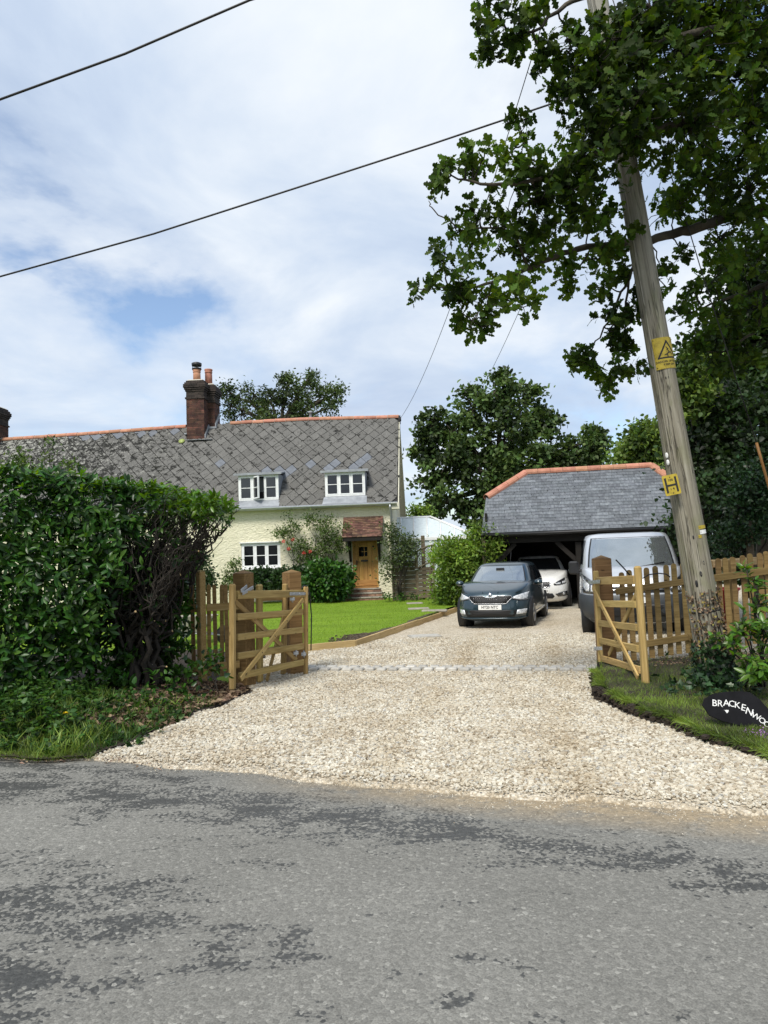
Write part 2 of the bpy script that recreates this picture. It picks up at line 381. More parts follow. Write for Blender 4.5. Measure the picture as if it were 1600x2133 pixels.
def wheel_tracks(nt, v, col):
    # faint browner ruts where cars cross from the road to the garage
    s = nd(nt, 'ShaderNodeSeparateXYZ', {0: v}); d = math_(nt, 'SUBTRACT', math_(nt, 'MULTIPLY_ADD', s.outputs[1], -.21, s.outputs[0]), -.55)
    g = math_(nt, 'SUBTRACT', 1.0, math_(nt, 'DIVIDE', math_(nt, 'ABSOLUTE', math_(nt, 'SUBTRACT', math_(nt, 'ABSOLUTE', d), .74)), .28), clamp=True)
    n = nd(nt, 'ShaderNodeTexNoise', {'Vector': v, 'Scale': 1.7, 'Detail': 5}).outputs[0]
    return mixc(nt, math_(nt, 'MULTIPLY', g, ramp(nt, n, [(.35, (0, 0, 0)), (.65, (.75,)*3)]).outputs[0]), col, mixc(nt, 1.0, col, (.82, .76, .66), 'MULTIPLY'))
def gravel_bed():
    m, nt, out = new_mat('gravel_bed')
    v = coords(nt, 'World')
    vo = nd(nt, 'ShaderNodeTexVoronoi', {'Vector': v, 'Scale': 42, 'Randomness': 1.0}, feature='F1')
    s = nd(nt, 'ShaderNodeSeparateColor', {0: vo.outputs['Color']}).outputs[0]
    col = ramp(nt, s, [(0, (.36, .31, .23)), (.3, (.56, .49, .38)), (.65, (.68, .61, .49)), (1, (.78, .73, .63))]).outputs[0]
    edge = ramp(nt, vo.outputs[0], [(.25, (1, 1, 1)), (.8, (.7,)*3)]).outputs[0]
    col = mixc(nt, .9, col, edge, 'MULTIPLY')
    n = nd(nt, 'ShaderNodeTexNoise', {'Vector': v, 'Scale': 1.1, 'Detail': 5, 'Roughness': .6}).outputs[0]
    col = mixc(nt, 1.0, col, ramp(nt, n, [(.3, (.88, .84, .77)), (.65, (1.06, 1.05, 1.03))]).outputs[0], 'MULTIPLY')
    col = wheel_tracks(nt, v, col)
    p = nd(nt, 'ShaderNodeBsdfPrincipled', {'Base Color': col, 'Roughness': .9, 'Specular IOR Level': .3})
    b = nd(nt, 'ShaderNodeBump', {'Height': math_(nt, 'MULTIPLY', vo.outputs[0], -1), 'Strength': 1, 'Distance': .02}); nt.links.new(b.outputs[0], p.inputs['Normal'])
    nt.links.new(p.outputs[0], out.inputs[0]); return m
M['gravel_bed'] = gravel_bed()
def stone_mat():
    m, nt, out = new_mat('shingle_stone')
    r = rnd_value(nt)
    col = ramp(nt, r, [(0, (.24, .20, .14)), (.08, (.37, .315, .24)), (.3, (.50, .455, .365)), (.6, (.575, .535, .45)), (.85, (.64, .615, .54)), (.95, (.47, .46, .42)), (1, (.34, .335, .325))]).outputs[0]
    n = nd(nt, 'ShaderNodeTexNoise', {'Vector': coords(nt, 'World'), 'Scale': 1.2, 'Detail': 5, 'Roughness': .6}).outputs[0]
    col = mixc(nt, 1.0, col, ramp(nt, n, [(.30, (.84, .78, .69)), (.58, (1.04, 1.03, 1.0))]).outputs[0], 'MULTIPLY')
    col = wheel_tracks(nt, coords(nt, 'World'), col)
    p = nd(nt, 'ShaderNodeBsdfPrincipled', {'Base Color': col, 'Roughness': .8, 'Specular IOR Level': .35})
    nt.links.new(p.outputs[0], out.inputs[0]); return m
M['stone'] = stone_mat()
M['sett'] = surf('granite_sett', [(.3, (.36, .345, .31)), (.7, (.52, .50, .45))], 14, 6, .85, bump=.3, rnd=.2)
M['soil'] = surf('dark_soil', [(.3, (.014, .010, .007)), (.6, (.04, .028, .019)), (.8, (.09, .065, .04))], 26, 8, .98, bump=1, bscale=40, bdist=.02, coord='World')
M['earth'] = surf('bare_earth', [(.3, (.035, .026, .017)), (.5, (.085, .065, .042)), (.7, (.15, .118, .08))], 16, 9, .98, bump=1, bscale=30, bdist=.03, coord='World')
M['ground'] = surf('rough_ground', [(.3, (.03, .04, .015)), (.7, (.08, .09, .03))], 3, 8, .98, coord='World')
def lawn_mat():
    m, nt, out = new_mat('lawn')
    v = coords(nt, 'World')
    n = nd(nt, 'ShaderNodeTexNoise', {'Vector': v, 'Scale': 60, 'Detail': 5, 'Roughness': .7}).outputs[0]
    col = ramp(nt, n, [(.3, (.085, .145, .012)), (.5, (.165, .27, .022)), (.7, (.25, .375, .045))]).outputs[0]
    b1 = nd(nt, 'ShaderNodeTexNoise', {'Vector': nd(nt, 'ShaderNodeMapping', {'Vector': v, 'Scale': (.35, 1.6, 1)}).outputs[0], 'Scale': 1.1, 'Detail': 5, 'Roughness': .6}).outputs[0]
    col = mixc(nt, 1.0, col, ramp(nt, b1, [(.3, (.7, .72, .6)), (.7, (1.15, 1.12, 1.0))]).outputs[0], 'MULTIPLY')
    p = nd(nt, 'ShaderNodeBsdfPrincipled', {'Base Color': col, 'Roughness': .9, 'Specular IOR Level': .2})
    b = nd(nt, 'ShaderNodeBump', {'Height': n, 'Strength': .6, 'Distance': .03}); nt.links.new(b.outputs[0], p.inputs['Normal'])
    nt.links.new(p.outputs[0], out.inputs[0]); return m
M['lawn'] = lawn_mat()
def wall_mat():
    m, nt, out = new_mat('cream_roughcast')
    v = coords(nt, 'Object')
    n = nd(nt, 'ShaderNodeTexNoise', {'Vector': v, 'Scale': 1.3, 'Detail': 6, 'Roughness': .6}).outputs[0]
    col = ramp(nt, n, [(.3, (.70, .66, .49)), (.7, (.78, .74, .57))]).outputs[0]
    streak = nd(nt, 'ShaderNodeTexNoise', {'Vector': nd(nt, 'ShaderNodeMapping', {'Vector': v, 'Scale': (6, 6, .7)}).outputs[0], 'Scale': 1.0, 'Detail': 6, 'Roughness': .65}).outputs[0]
    col = mixc(nt, ramp(nt, streak, [(.58, (0, 0, 0)), (.8, (.4,)*3)]).outputs[0], col, (.33, .31, .22))
    trowel = nd(nt, 'ShaderNodeTexNoise', {'Vector': nd(nt, 'ShaderNodeMapping', {'Vector': v, 'Scale': (5, 5, 8), 'Rotation': (0, R(25), 0)}).outputs[0], 'Scale': 1.5, 'Detail': 4, 'Roughness': .5, 'Distortion': 1.4}).outputs[0]
    hgt = math_(nt, 'ADD', trowel, math_(nt, 'MULTIPLY', nd(nt, 'ShaderNodeTexNoise', {'Vector': v, 'Scale': 30, 'Detail': 3}).outputs[0], .3))
    p = nd(nt, 'ShaderNodeBsdfPrincipled', {'Base Color': col, 'Roughness': .9, 'Specular IOR Level': .25})
    b = nd(nt, 'ShaderNodeBump', {'Height': hgt, 'Strength': 1.0, 'Distance': .05}); nt.links.new(b.outputs[0], p.inputs['Normal'])
    nt.links.new(p.outputs[0], out.inputs[0]); return m
M['wall'] = wall_mat()
def roof_tile_mat():
    m, nt, out = new_mat('lichened_diamond_tile')
    v = coords(nt, 'World')
    n = nd(nt, 'ShaderNodeTexNoise', {'Vector': v, 'Scale': 34, 'Detail': 6, 'Roughness': .7}).outputs[0]
    col = ramp(nt, n, [(.3, (.085, .083, .077)), (.5, (.132, .129, .120)), (.7, (.20, .196, .182))]).outputs[0]
    col = vary(nt, col, .13)
    X = nd(nt, 'ShaderNodeSeparateXYZ', {0: v}).outputs[0]
    age = math_(nt, 'MULTIPLY_ADD', X, -.11, -.62, clamp=True)      # the neighbour's end of the roof is older and more overgrown
    l = nd(nt, 'ShaderNodeTexNoise', {'Vector': v, 'Scale': 4.3, 'Detail': 9, 'Roughness': .72}).outputs[0]
    moss = math_(nt, 'MULTIPLY_ADD', age, .16, l)
    col = mixc(nt, ramp(nt, moss, [(.56, (0, 0, 0)), (.62, (.93,)*3)]).outputs[0], col, (.013, .013, .011))
    l2 = nd(nt, 'ShaderNodeTexNoise', {'Vector': vmath(nt, 'ADD', v, (9, 4, 2)), 'Scale': 7, 'Detail': 9, 'Roughness': .75}).outputs[0]
    li = math_(nt, 'MULTIPLY_ADD', age, .15, l2)
    col = mixc(nt, ramp(nt, li, [(.63, (0, 0, 0)), (.70, (.8,)*3)]).outputs[0], col, (.36, .36, .32))
    p = nd(nt, 'ShaderNodeBsdfPrincipled', {'Base Color': col, 'Roughness': .93, 'Specular IOR Level': .25})
    b = nd(nt, 'ShaderNodeBump', {'Height': n, 'Strength': .7, 'Distance': .02}); nt.links.new(b.outputs[0], p.inputs['Normal'])
    nt.links.new(p.outputs[0], out.inputs[0]); return m
M['roof_tile'] = roof_tile_mat()
M['new_slate'] = surf('new_grey_slate', [(.3, (.10, .112, .13)), (.7, (.15, .163, .185))], 8, 4, .7, rnd=.1)
M['slate'] = surf('blue_grey_slate', [(.28, (.065, .072, .082)), (.5, (.118, .13, .145)), (.72, (.20, .215, .228))], 5, 7, .62, bump=.25, bscale=18, rnd=.26, hue=.01, nrough=.68)
M['moss'] = surf('black_moss', [(.3, (.008, .008, .007)), (.7, (.03, .03, .022))], 18, 4, 1.0)
M['tar'] = plain('slate_underside', (.02, .02, .02), .9)
def pole_mat():
    m, nt, out = new_mat('weathered_pole')
    v = coords(nt, 'Object', (16, 16, .55))
    n = nd(nt, 'ShaderNodeTexNoise', {'Vector': v, 'Scale': 1.5, 'Detail': 8, 'Roughness': .7, 'Distortion': .25}).outputs[0]
    col = ramp(nt, n, [(.3, (.10, .088, .062)), (.48, (.235, .215, .165)), (.7, (.37, .35, .285))]).outputs[0]
    v2 = coords(nt, 'Object', (9, 9, .35))
    ck = nd(nt, 'ShaderNodeTexNoise', {'Vector': v2, 'Scale': 2.0, 'Detail': 4, 'Roughness': .5}).outputs[0]
    crack = ramp(nt, ck, [(.485, (0, 0, 0)), (.5, (1, 1, 1)), (.515, (0, 0, 0))]).outputs[0]
    col = mixc(nt, math_(nt, 'MULTIPLY', crack, .75), col, (.035, .03, .022))
    z = nd(nt, 'ShaderNodeSeparateXYZ', {0: nd(nt, 'ShaderNodeTexCoord').outputs['Object']})
    sp = nd(nt, 'ShaderNodeTexNoise', {'Vector': coords(nt, 'Object', (5, 5, 2.2)), 'Scale': 1.2, 'Detail': 6, 'Roughness': .65}).outputs[0]
    col = mixc(nt, ramp(nt, sp, [(.5, (0, 0, 0)), (.72, (.6,)*3)]).outputs[0], col, (.16, .17, .075))      # green algae
    hi = math_(nt, 'MULTIPLY_ADD', z.outputs[2], .22, -.75, clamp=True)
    col = mixc(nt, math_(nt, 'MULTIPLY', hi, .35), col, (.42, .42, .39))                                      # bleached towards the top
    p = nd(nt, 'ShaderNodeBsdfPrincipled', {'Base Color': col, 'Roughness': .92, 'Specular IOR Level': .25})
    b = nd(nt, 'ShaderNodeBump', {'Height': math_(nt, 'SUBTRACT', n, crack), 'Strength': .8, 'Distance': .012}); nt.links.new(b.outputs[0], p.inputs['Normal'])
    nt.links.new(p.outputs[0], out.inputs[0]); return m
M['pole'] = pole_mat()
M['sign_yellow'] = surf('dirty_yellow_sign', [(.3, (.16, .125, .015)), (.48, (.40, .30, .025)), (.72, (.52, .40, .04))], 14, 8, .5, nrough=.75)
M['conc'] = surf('concrete', [(.3, (.25, .235, .2)), (.7, (.37, .35, .30))], 9, 6, .95)
M['barrow'] = surf('mortar_caked_barrow', [(.3, (.22, .21, .17)), (.7, (.42, .40, .34))], 9, 6, .8)
M['frosted'] = plain('polycarbonate', (.55, .62, .64), .15, spec=.6)
# foliage
M['oak_leaf'] = leafmat('oak_leaf', (.011, .027, .004), (.041, .075, .009), trans=.34, rough=.6, spec=.15, clump=1.1)
M['laurel'] = leafmat('laurel_leaf', (.012, .042, .006), (.040, .105, .013), trans=.2, rough=.36, spec=.34, rnd=.4)
M['laurel_young_lit'] = leafmat('young_lit_laurel_leaf', (.045, .11, .010), (.09, .19, .018), trans=.4, rough=.33, spec=.5)  # sapling leaves; on the hedge top the paler green stands in for light
M['far_leaf'] = leafmat('far_oak_leaf', (.018, .038, .010), (.052, .088, .020), trans=.2, rough=.6, rnd=.45, clump=.55)
M['far_leaf2'] = leafmat('birch_leaf', (.020, .037, .011), (.048, .074, .020), trans=.25, rough=.6, rnd=.45, clump=.6)
M['maple_leaf'] = leafmat('maple_leaf', (.035, .068, .012), (.085, .135, .024), trans=.35, rough=.6, rnd=.4, clump=.8)
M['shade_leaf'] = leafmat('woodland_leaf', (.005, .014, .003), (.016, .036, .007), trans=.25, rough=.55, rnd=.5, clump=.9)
M['climber'] = leafmat('climber_leaf', (.050, .10, .012), (.12, .19, .028), trans=.35, rough=.5, rnd=.4, clump=1.2)
M['box_leaf'] = leafmat('hydrangea_leaf', (.020, .065, .010), (.05, .13, .018), trans=.25, rough=.4, rnd=.4)
M['dark_leaf'] = leafmat('dark_shrub_leaf', (.014, .036, .010), (.03, .065, .016), trans=.2, rough=.5, rnd=.4)
M['rose_leaf'] = leafmat('rose_leaf', (.045, .085, .016), (.10, .16, .035), trans=.35, rough=.5, rnd=.4)
M['olive_leaf'] = leafmat('grey_green_leaf', (.04, .065, .02), (.09, .125, .042), trans=.3, rough=.55, rnd=.4)
M['ivy_leaf'] = leafmat('ivy_leaf', (.010, .030, .010), (.028, .066, .020), trans=.2, rough=.4, rnd=.4)
M['yellow_leaf'] = leafmat('yellowing_leaf', (.24, .19, .03), (.34, .30, .07), trans=.35, rough=.55)
M['dead_leaf'] = leafmat('dead_leaf', (.07, .04, .02), (.24, .17, .11), trans=.15, rough=.8, rnd=.4)
M['grass'] = leafmat('grass_blade', (.045, .085, .012), (.115, .165, .03), trans=.35, rough=.5, rnd=.35, clump=2.0)
M['lawn_blade'] = leafmat('lawn_blade', (.13, .225, .016), (.22, .35, .03), trans=.4, rough=.55, rnd=.25)
M['weed'] = leafmat('weed_leaf', (.020, .058, .010), (.055, .125, .020), trans=.35, rough=.5, rnd=.4)
M['rose_pink'] = leafmat('pink_petal', (.62, .09, .07), (.75, .22, .16), trans=.3, rnd=.2)
M['petal_white'] = leafmat('white_petal', (.75, .72, .62), (.8, .78, .7), trans=.3, rnd=.1)
M['petal_yellow'] = leafmat('yellow_petal', (.75, .52, .01), (.8, .6, .02), trans=.2, rnd=.1)
M['petal_purple'] = leafmat('purple_petal', (.34, .16, .42), (.5, .28, .55), trans=.3, rnd=.2)

# ------------------------------------------------------------------ leaf templates (x along the leaf, y across, z up)
def tmpl(outline, fold=.12, droop=.1, rib=3):
    """outline: list of (x, y) for one half from stalk to tip; mirrored, folded along the rib."""
    n = len(outline); V = []; F = []
    for x, y in outline: V.append((x, 0, -droop*x*x))
    for x, y in outline[1:-1]: V.append((x, y, fold*abs(y)*2-droop*x*x))
    for x, y in outline[1:-1]: V.append((x, -y, fold*abs(y)*2-droop*x*x))
    m = n-2; Rr = lambda i: i; A = lambda i: n+i-1; B = lambda i: n+m+i-1
    F.append((0, 1, A(1))); F.append((0, B(1), 1))
    for i in range(1, n-2):
        F += [(Rr(i), Rr(i+1), A(i+1)), (Rr(i), A(i+1), A(i)), (Rr(i), B(i+1), Rr(i+1)), (Rr(i), B(i), B(i+1))]
    F.append((n-2, n-1, A(n-2))); F.append((n-2, B(n-2), n-1))
    return np.array(V, float), np.array(F)
T_LAUREL = tmpl([(0, 0), (.18, .10), (.45, .185), (.75, .14), (1, 0)], .16, .18)
T_OAK = tmpl([(0, 0), (.10, .05), (.22, .17), (.31, .10), (.44, .28), (.54, .15), (.70, .34), (.80, .17), (.93, .16), (1, 0)], .08, .12)
T_LEAF = tmpl([(0, 0), (.35, .26), (1, 0)], .15, .15)
T_WIDE = tmpl([(0, 0), (.25, .34), (.7, .25), (1, 0)], .12, .15)
T_NARROW = tmpl([(0, 0), (.4, .11), (1, 0)], .1, .1)
T_IVY = tmpl([(0, 0), (.02, .30), (.25, .22), (.38, .42), (.55, .22), (1, 0)], .06, .08)
T_BLADE = (np.array([(0, -.035, 0), (0, .035, 0), (.55, -.026, .0), (.55, .026, .0), (1, 0, -.12)], float), np.array([(0, 2, 1), (1, 2, 3), (2, 4, 3)]))

def unit(a): return a/np.maximum(np.linalg.norm(a, axis=1, keepdims=True), 1e-9)
def rdir(n, zmin=-1, zmax=1):
    z = rng.uniform(zmin, zmax, n); a = rng.uniform(0, 2*np.pi, n); r = np.sqrt(1-z*z)
    return np.stack([r*np.cos(a), r*np.sin(a), z], 1)
def leaves(t, P, A, N, S):
    """instances of template t as one triangle soup: positions, axes, normals, sizes."""
    tv, tf = t; P = np.asarray(P); n = len(P); X = unit(np.asarray(A)); Z = np.asarray(N)
    Z = unit(Z-X*np.sum(Z*X, 1, keepdims=True)+1e-6); Y = np.cross(Z, X); S = np.asarray(S).reshape(-1, 1, 1)
    V = P[:, None, :]+S*(X[:, None, :]*tv[None, :, 0:1]+Y[:, None, :]*tv[None, :, 1:2]+Z[:, None, :]*tv[None, :, 2:3])
    F = tf[None]+(np.arange(n)*len(tv))[:, None, None]
    return V.reshape(-1, 3), F.reshape(-1, 3)
def leaf_obj(name, t, P, A, N, S, mat, parent=None, kind='stuff'):
    V, F = leaves(t, P, A, N, S); return link(name, np_mesh(name, V, F, True), mat, parent, None, kind)
LEAFMESH = {}
def leaf_parts(t, P, A, N, S, mat, parent, name='leaf', key=None):
    """each leaf an object of its own; all share one mesh."""
    k = (id(t[0]), mat.name)
    if k not in LEAFMESH:
        me = np_mesh(name, t[0], t[1], True); me.materials.append(mat); LEAFMESH[k] = me
    me = LEAFMESH[k]; PI_ = wm(parent).inverted()
    X = unit(np.asarray(A)); Z = np.asarray(N); Z = unit(Z-X*np.sum(Z*X, 1, keepdims=True)+1e-6); Y = np.cross(Z, X)
    for i in range(len(P)):
        o = bpy.data.objects.new(name, me); COL.objects.link(o); o.parent = parent; s = S[i]
        o.matrix_basis = PI_ @ Matrix(((X[i, 0]*s, Y[i, 0]*s, Z[i, 0]*s, P[i][0]), (X[i, 1]*s, Y[i, 1]*s, Z[i, 1]*s, P[i][1]), (X[i, 2]*s, Y[i, 2]*s, Z[i, 2]*s, P[i][2]), (0, 0, 0, 1)))
def split_leaves(t, P, A, N, S, mat, parent, nmax=300, rest='foliage', name='leaf', prefer=None):
    """the nmax leaves that show largest become leaf objects, the others one mass."""
    P = np.asarray(P); d = np.linalg.norm(P-np.array(CAMP), axis=1)/np.asarray(S)
    if prefer is not None: d = d*prefer
    o = np.argsort(d); a, b = o[:nmax], o[nmax:]
    leaf_parts(t, P[a], A[a], N[a], np.asarray(S)[a], mat, parent, name)
    if len(b): leaf_obj(rest, t, P[b], A[b], N[b], np.asarray(S)[b], mat, parent)
def infront(P, px0, py0, px1, py1):
    """which of the points fall inside the frame (for choosing the pieces that show)."""
    c = (np.asarray(P)-np.array(CAMP)) @ np.array(CM); z = -c[:, 2]
    x = 800+FPX*c[:, 0]/z; y = 1066.5-FPX*c[:, 1]/z
    return (z > 0) & (x > px0) & (x < px1) & (y > py0) & (y < py1)

def crown_points(blobs, per, rc, shell=.55):
    """blobs: (centre, (rx, ry, rz), clumps). Leaf positions and outward directions, gathered in clumps."""
    P = []; O = []; C = []
    for c, r, k in blobs:
        c = np.array(c); r = np.array(r)
        d = rdir(k); q = c+d*r*rng.uniform(shell, 1.0, (k, 1))
        for j in range(k):
            n = max(3, int(per*rng.uniform(.6, 1.4))); g = rng.normal(0, 1, (n, 3))*rc*np.array((1, 1, .65))*rng.uniform(.7, 1.3)
            P.append(q[j]+g); O.append(np.repeat(d[j:j+1], n, 0)+g/rc*.5)
        C.append((c, q))
    return np.concatenate(P), np.concatenate(O), C
def limb(mb, a, b, r0, r1, sag=0.0, n=6, seg=6, jit=.03):
    a, b = Vector(a), Vector(b); L = (b-a).length; pts = []; rad = []
    for i in range(seg+1):
        t = i/seg; p = a.lerp(b, t); p.z += sag*L*math.sin(math.pi*t)
        if 0 < i < seg: p += Vector((random.uniform(-1, 1), random.uniform(-1, 1), random.uniform(-1, 1)))*L*jit
        pts.append(p); rad.append(r0+(r1-r0)*t)
    mb.tube(pts, rad, n); return pts
def tree(name, label, base, tr, fork, blobs, leaf, per, rc, mat, t=T_LEAF, shell=.5, cat='tree', group=None, twigs=2):
    root = thing(name, label, cat, base, 0, group)
    mb = MB(); base = Vector(base); fork = Vector(fork)
    mb.tube([base-Vector((0, 0, .3)), base+Vector((0, 0, .25)), base.lerp(fork, .5)+Vector((tr*.3, 0, 0)), fork], [tr*1.5, tr*1.08, tr*.85, tr*.7], 10)
    link('trunk', mb, M['bark'], root)
    P, O, C = crown_points(blobs, per, rc, shell)
    lb = MB()
    for c, q in C:
        limb(lb, fork, c, tr*.42, tr*.14, .06, 6, 5)
        for j in range(0, len(q), max(1, len(q)//(5*twigs))): limb(lb, c, q[j], tr*.12, tr*.03, .02, 4, 4)
    link('limb', lb, M['bark'], root)
    n = len(P); A = unit(unit(O)*.6+rdir(n)); N = unit(rdir(n)+np.array((0, 0, .7)))
    leaf_obj('crown', t, P, A, N, leaf*rng.uniform(.7, 1.3, n), mat, root)
    return root
def shrub(name, label, base, blobs, leaf, per, rc, mat, t=T_LEAF, shell=.6, stems=6, cat='shrub', group=None, sr=.012, up=.5):
    root = thing(name, label, cat, base, 0, group)
    P, O, C = crown_points(blobs, per, rc, shell); mb = MB(); b = Vector(base)
    for c, q in C:
        limb(mb, b+Vector((random.uniform(-.08, .08), random.uniform(-.05, .05), 0)), c, sr, sr*.6, .05, 5, 5, .05)
        for j in range(0, len(q), max(1, len(q)//stems)): limb(mb, c, q[j], sr*.6, sr*.25, .03, 4, 4, .06)
    link('stem', mb, M['twig'], root)
    n = len(P); A = unit(unit(O)*.7+rdir(n)*.8); N = unit(rdir(n)+unit(O)*.5+np.array((0, 0, up)))
    leaf_obj('foliage', t, P, A, N, leaf*rng.uniform(.65, 1.3, n), mat, root)
    return root

# ================================================================== THE SETTING
def sstep(a, b, x): t = np.clip((np.asarray(x, float)-a)/(b-a), 0, 1); return t*t*(3-2*t)
_RX = [-60, -14, -6, -3.33, -2.42, -1.2, -.07, 2.23, 6, 14, 60]; _RY = [22, 8.4, 6.95, 6.24, 6.08, 5.62, 5.12, 4.40, 3.05, .2, -16]
def yr(x):   # where the road meets the drive and verges
    x = np.asarray(x, float); return np.interp(x, _RX, _RY)+.035*np.sin(x*5.1+1)+.025*np.sin(x*11.3)
def zg(x, y): return .012-.132*sstep(.6, 5.2, np.asarray(y, float)-np.interp(np.asarray(x, float), _RX, _RY))
def grid_obj(name, X, Y, Z, mat, kind='structure', parent=None):
    n, m = X.shape; V = np.stack([X, Y, Z], -1).reshape(-1, 3); i = np.arange(n*m).reshape(n, m)
    F = np.stack([i[:-1, :-1], i[:-1, 1:], i[1:, 1:], i[1:, :-1]], -1).reshape(-1, 4)
    e = V[F[:, 1]]-V[F[:, 0]]; g = V[F[:, 3]]-V[F[:, 0]]
    if np.sum(np.cross(e, g)[:, 2]) < 0: F = F[:, ::-1]
    return link(name, np_mesh(name, V, F, True), mat, parent, None, kind)
def vnoise(x, y, f=1.0, seed=0):
    return (np.sin(x*f*1.7+seed)*np.cos(y*f*2.1+seed*1.3)+np.sin(x*f*4.1+y*f*3.3+seed*2)*.5+np.sin(y*f*7.7-x*f*5.9+seed)*.25)/1.75

gx, gy = np.meshgrid(np.linspace(-400, 400, 9), np.linspace(-300, 600, 9), indexing='ij')
grid_obj('ground', gx, gy, gx*0-.35, M['ground'])
tx, ts = np.meshgrid(np.linspace(-60, 60, 241), np.linspace(0, 1, 24), indexing='ij')
ry = yr(tx)+.12-ts*9.0
grid_obj('road', tx, ry, np.where(ts == 0, -.03, .004*vnoise(tx, ry, .7)), M['asphalt'])
tx, ts = np.meshgrid(np.linspace(-7, 16, 150), np.linspace(0, 1, 150)**1.6, indexing='ij')
dy = yr(tx)+ts*(31-yr(tx))
drive = grid_obj('driveway', tx, dy, np.where(ts == 0, -.03, zg(tx, dy)+.012*vnoise(tx, dy, 1.6)*sstep(0, .5, dy-yr(tx))+.002-.008*(1-sstep(0, .25, dy-yr(tx)))), M['gravel_bed'])

def xl(y): return np.interp(y, [5.5, 6.1, 6.86, 8.0, 8.7, 9.25, 10.0, 11.0, 13.5], [-2.48, -2.50, -2.22, -2.0, -1.82, -1.78, -2.0, -2.2, -2.2])+.035*np.sin(np.asarray(y)*7)
def zleft(x, y): return zg(x, y)+.015+.15*sstep(0, 1.2, xl(y)-x)*sstep(0, .9, y-yr(x))+.03*vnoise(x, y, 2.0, 3)*sstep(0, .3, y-yr(x))
ss, yy = np.meshgrid(np.linspace(0, 1, 60)**1.6, np.linspace(5.6, 13.0, 90), indexing='ij')
X_ = xl(yy)-ss*(16+xl(yy)); Y_ = np.maximum(yy, yr(X_)-.06*sstep(-2.4, -2.7, X_))
grid_obj('verge_bank', X_, Y_, zleft(X_, Y_), M['soil'])
def xrv(y): return np.interp(y, [4.9, 5.17, 5.99, 7.0, 7.58, 8.3, 9.0, 9.8, 10.3], [2.88, 2.78, 2.62, 2.45, 2.37, 2.40, 2.56, 2.82, 2.95])+.03*np.sin(np.asarray(y)*6)
def zright(x, y): return .065+.02*vnoise(x, y, 1.6, 5)+.05*sstep(3.5, 6, x)-.06*sstep(9.2, 10.4, y)
ss, yy = np.meshgrid(np.concatenate([[0, .002], np.linspace(.006, 1, 50)**1.3]), np.linspace(4.9, 10.35, 70), indexing='ij')
X_ = xrv(yy)+ss*(15-xrv(yy)); Y_ = np.maximum(yy, np.interp(X_, _RX, _RY)+.80)
Z_ = zright(X_, Y_); Z_[0] = -.2
verge_r = grid_obj('grass_verge', X_, Y_, Z_, M['soil'])

def xe(y): return np.interp(y, [9.9, 13.15, 13.9, 21.31, 27], [-2.2, -2.2, -.64, 2.01, 3.6])-.03
def zl(x, y): return np.interp(y, [10, 14, 25, 40], [-.09, -.06, .14, .2])+.012*vnoise(x, y, .9, 2)
ss, yy = np.meshgrid(np.linspace(0, 1, 70), np.linspace(9.9, 27, 120), indexing='ij')
X_ = xe(yy)-ss*17
grid_obj('lawn', X_, yy, zl(X_, yy), M['lawn'])
# bare soil where the lawn meets the edging
ss, yy = np.meshgrid(np.linspace(0, 1, 14), np.linspace(13.2, 20, 60), indexing='ij')
X_ = xe(yy)-.02-ss*(.55-.2*np.sin(yy*2.3)+.12*np.sin(yy*9))*np.interp(yy, [13.2, 13.6, 14.5, 15.4, 20], [2.6, 1.8, .95, .5, .15])
grid_obj('soil', X_, yy, zl(X_, yy)+.012-.03*ss**4, M['earth'])

# setts across the drive, pieces of the driveway
settA, settB = Vector((-1.42, 11.2, 0)), Vector((3.0, 10.22, 0))
sd = (settB-settA); sL = sd.length; sd.normalize(); sn = Vector((-sd.y, sd.x, 0))
sett_me = MB().box((0, 0, 0), (.154, .150, .09), bev=.016).mesh('sett'); sett_me.materials.append(M['sett'])
for r in range(2):
    t = .09+.06*r
    while t < sL-.05:
        p = settA+sd*t+sn*(r*.172); z = float(zg(p.x, p.y))-.004+random.uniform(.008, .018)
        o = bpy.data.objects.new('sett', sett_me); COL.objects.link(o); o.parent = drive
        o.matrix_basis = Matrix.Translation((p.x, p.y, z)) @ Matrix.Rotation(math.atan2(sd.y, sd.x)+random.uniform(-.05, .05), 4, 'Z') @ Matrix.Diagonal((random.uniform(.86, 1.0), 1, 1, 1)); t += .178

bedv = [settA+sn*-.10, settB+sn*-.10, settB+sn*.27, settA+sn*.27]
link('sett_bed', MB().add([(p.x, p.y, float(zg(p.x, p.y))+.014) for p in bedv]+[(p.x, p.y, -.4) for p in bedv], [(0, 1, 2, 3), (0, 4, 5, 1), (1, 5, 6, 2), (2, 6, 7, 3), (3, 7, 4, 0)]), M['gravel_bed'], drive)
# timber edging along the lawn
edge = thing('lawn_edging', 'pale new timber edging boards between the lawn and the gravel drive', 'edging', (-.64, 13.9, -.1))
def epos(x, y, dz=0): return Vector((x, y, float(zg(x, y))+dz))
ep = [(-2.2, 13.1), (-.64, 13.88), (.72, 17.7), (2.03, 21.35), (2.42, 22.6)]
for i in range(4):
    board('board', epos(*ep[i], .055), epos(*ep[i+1], .065), .15, .04, M['pale_wood'], edge)
for i in range(1, 4): board('peg', epos(ep[i][0]-.05, ep[i][1]+.01, -.1), epos(ep[i][0]-.05, ep[i][1]+.01, .13), .045, .045, M['pale_wood'], edge)

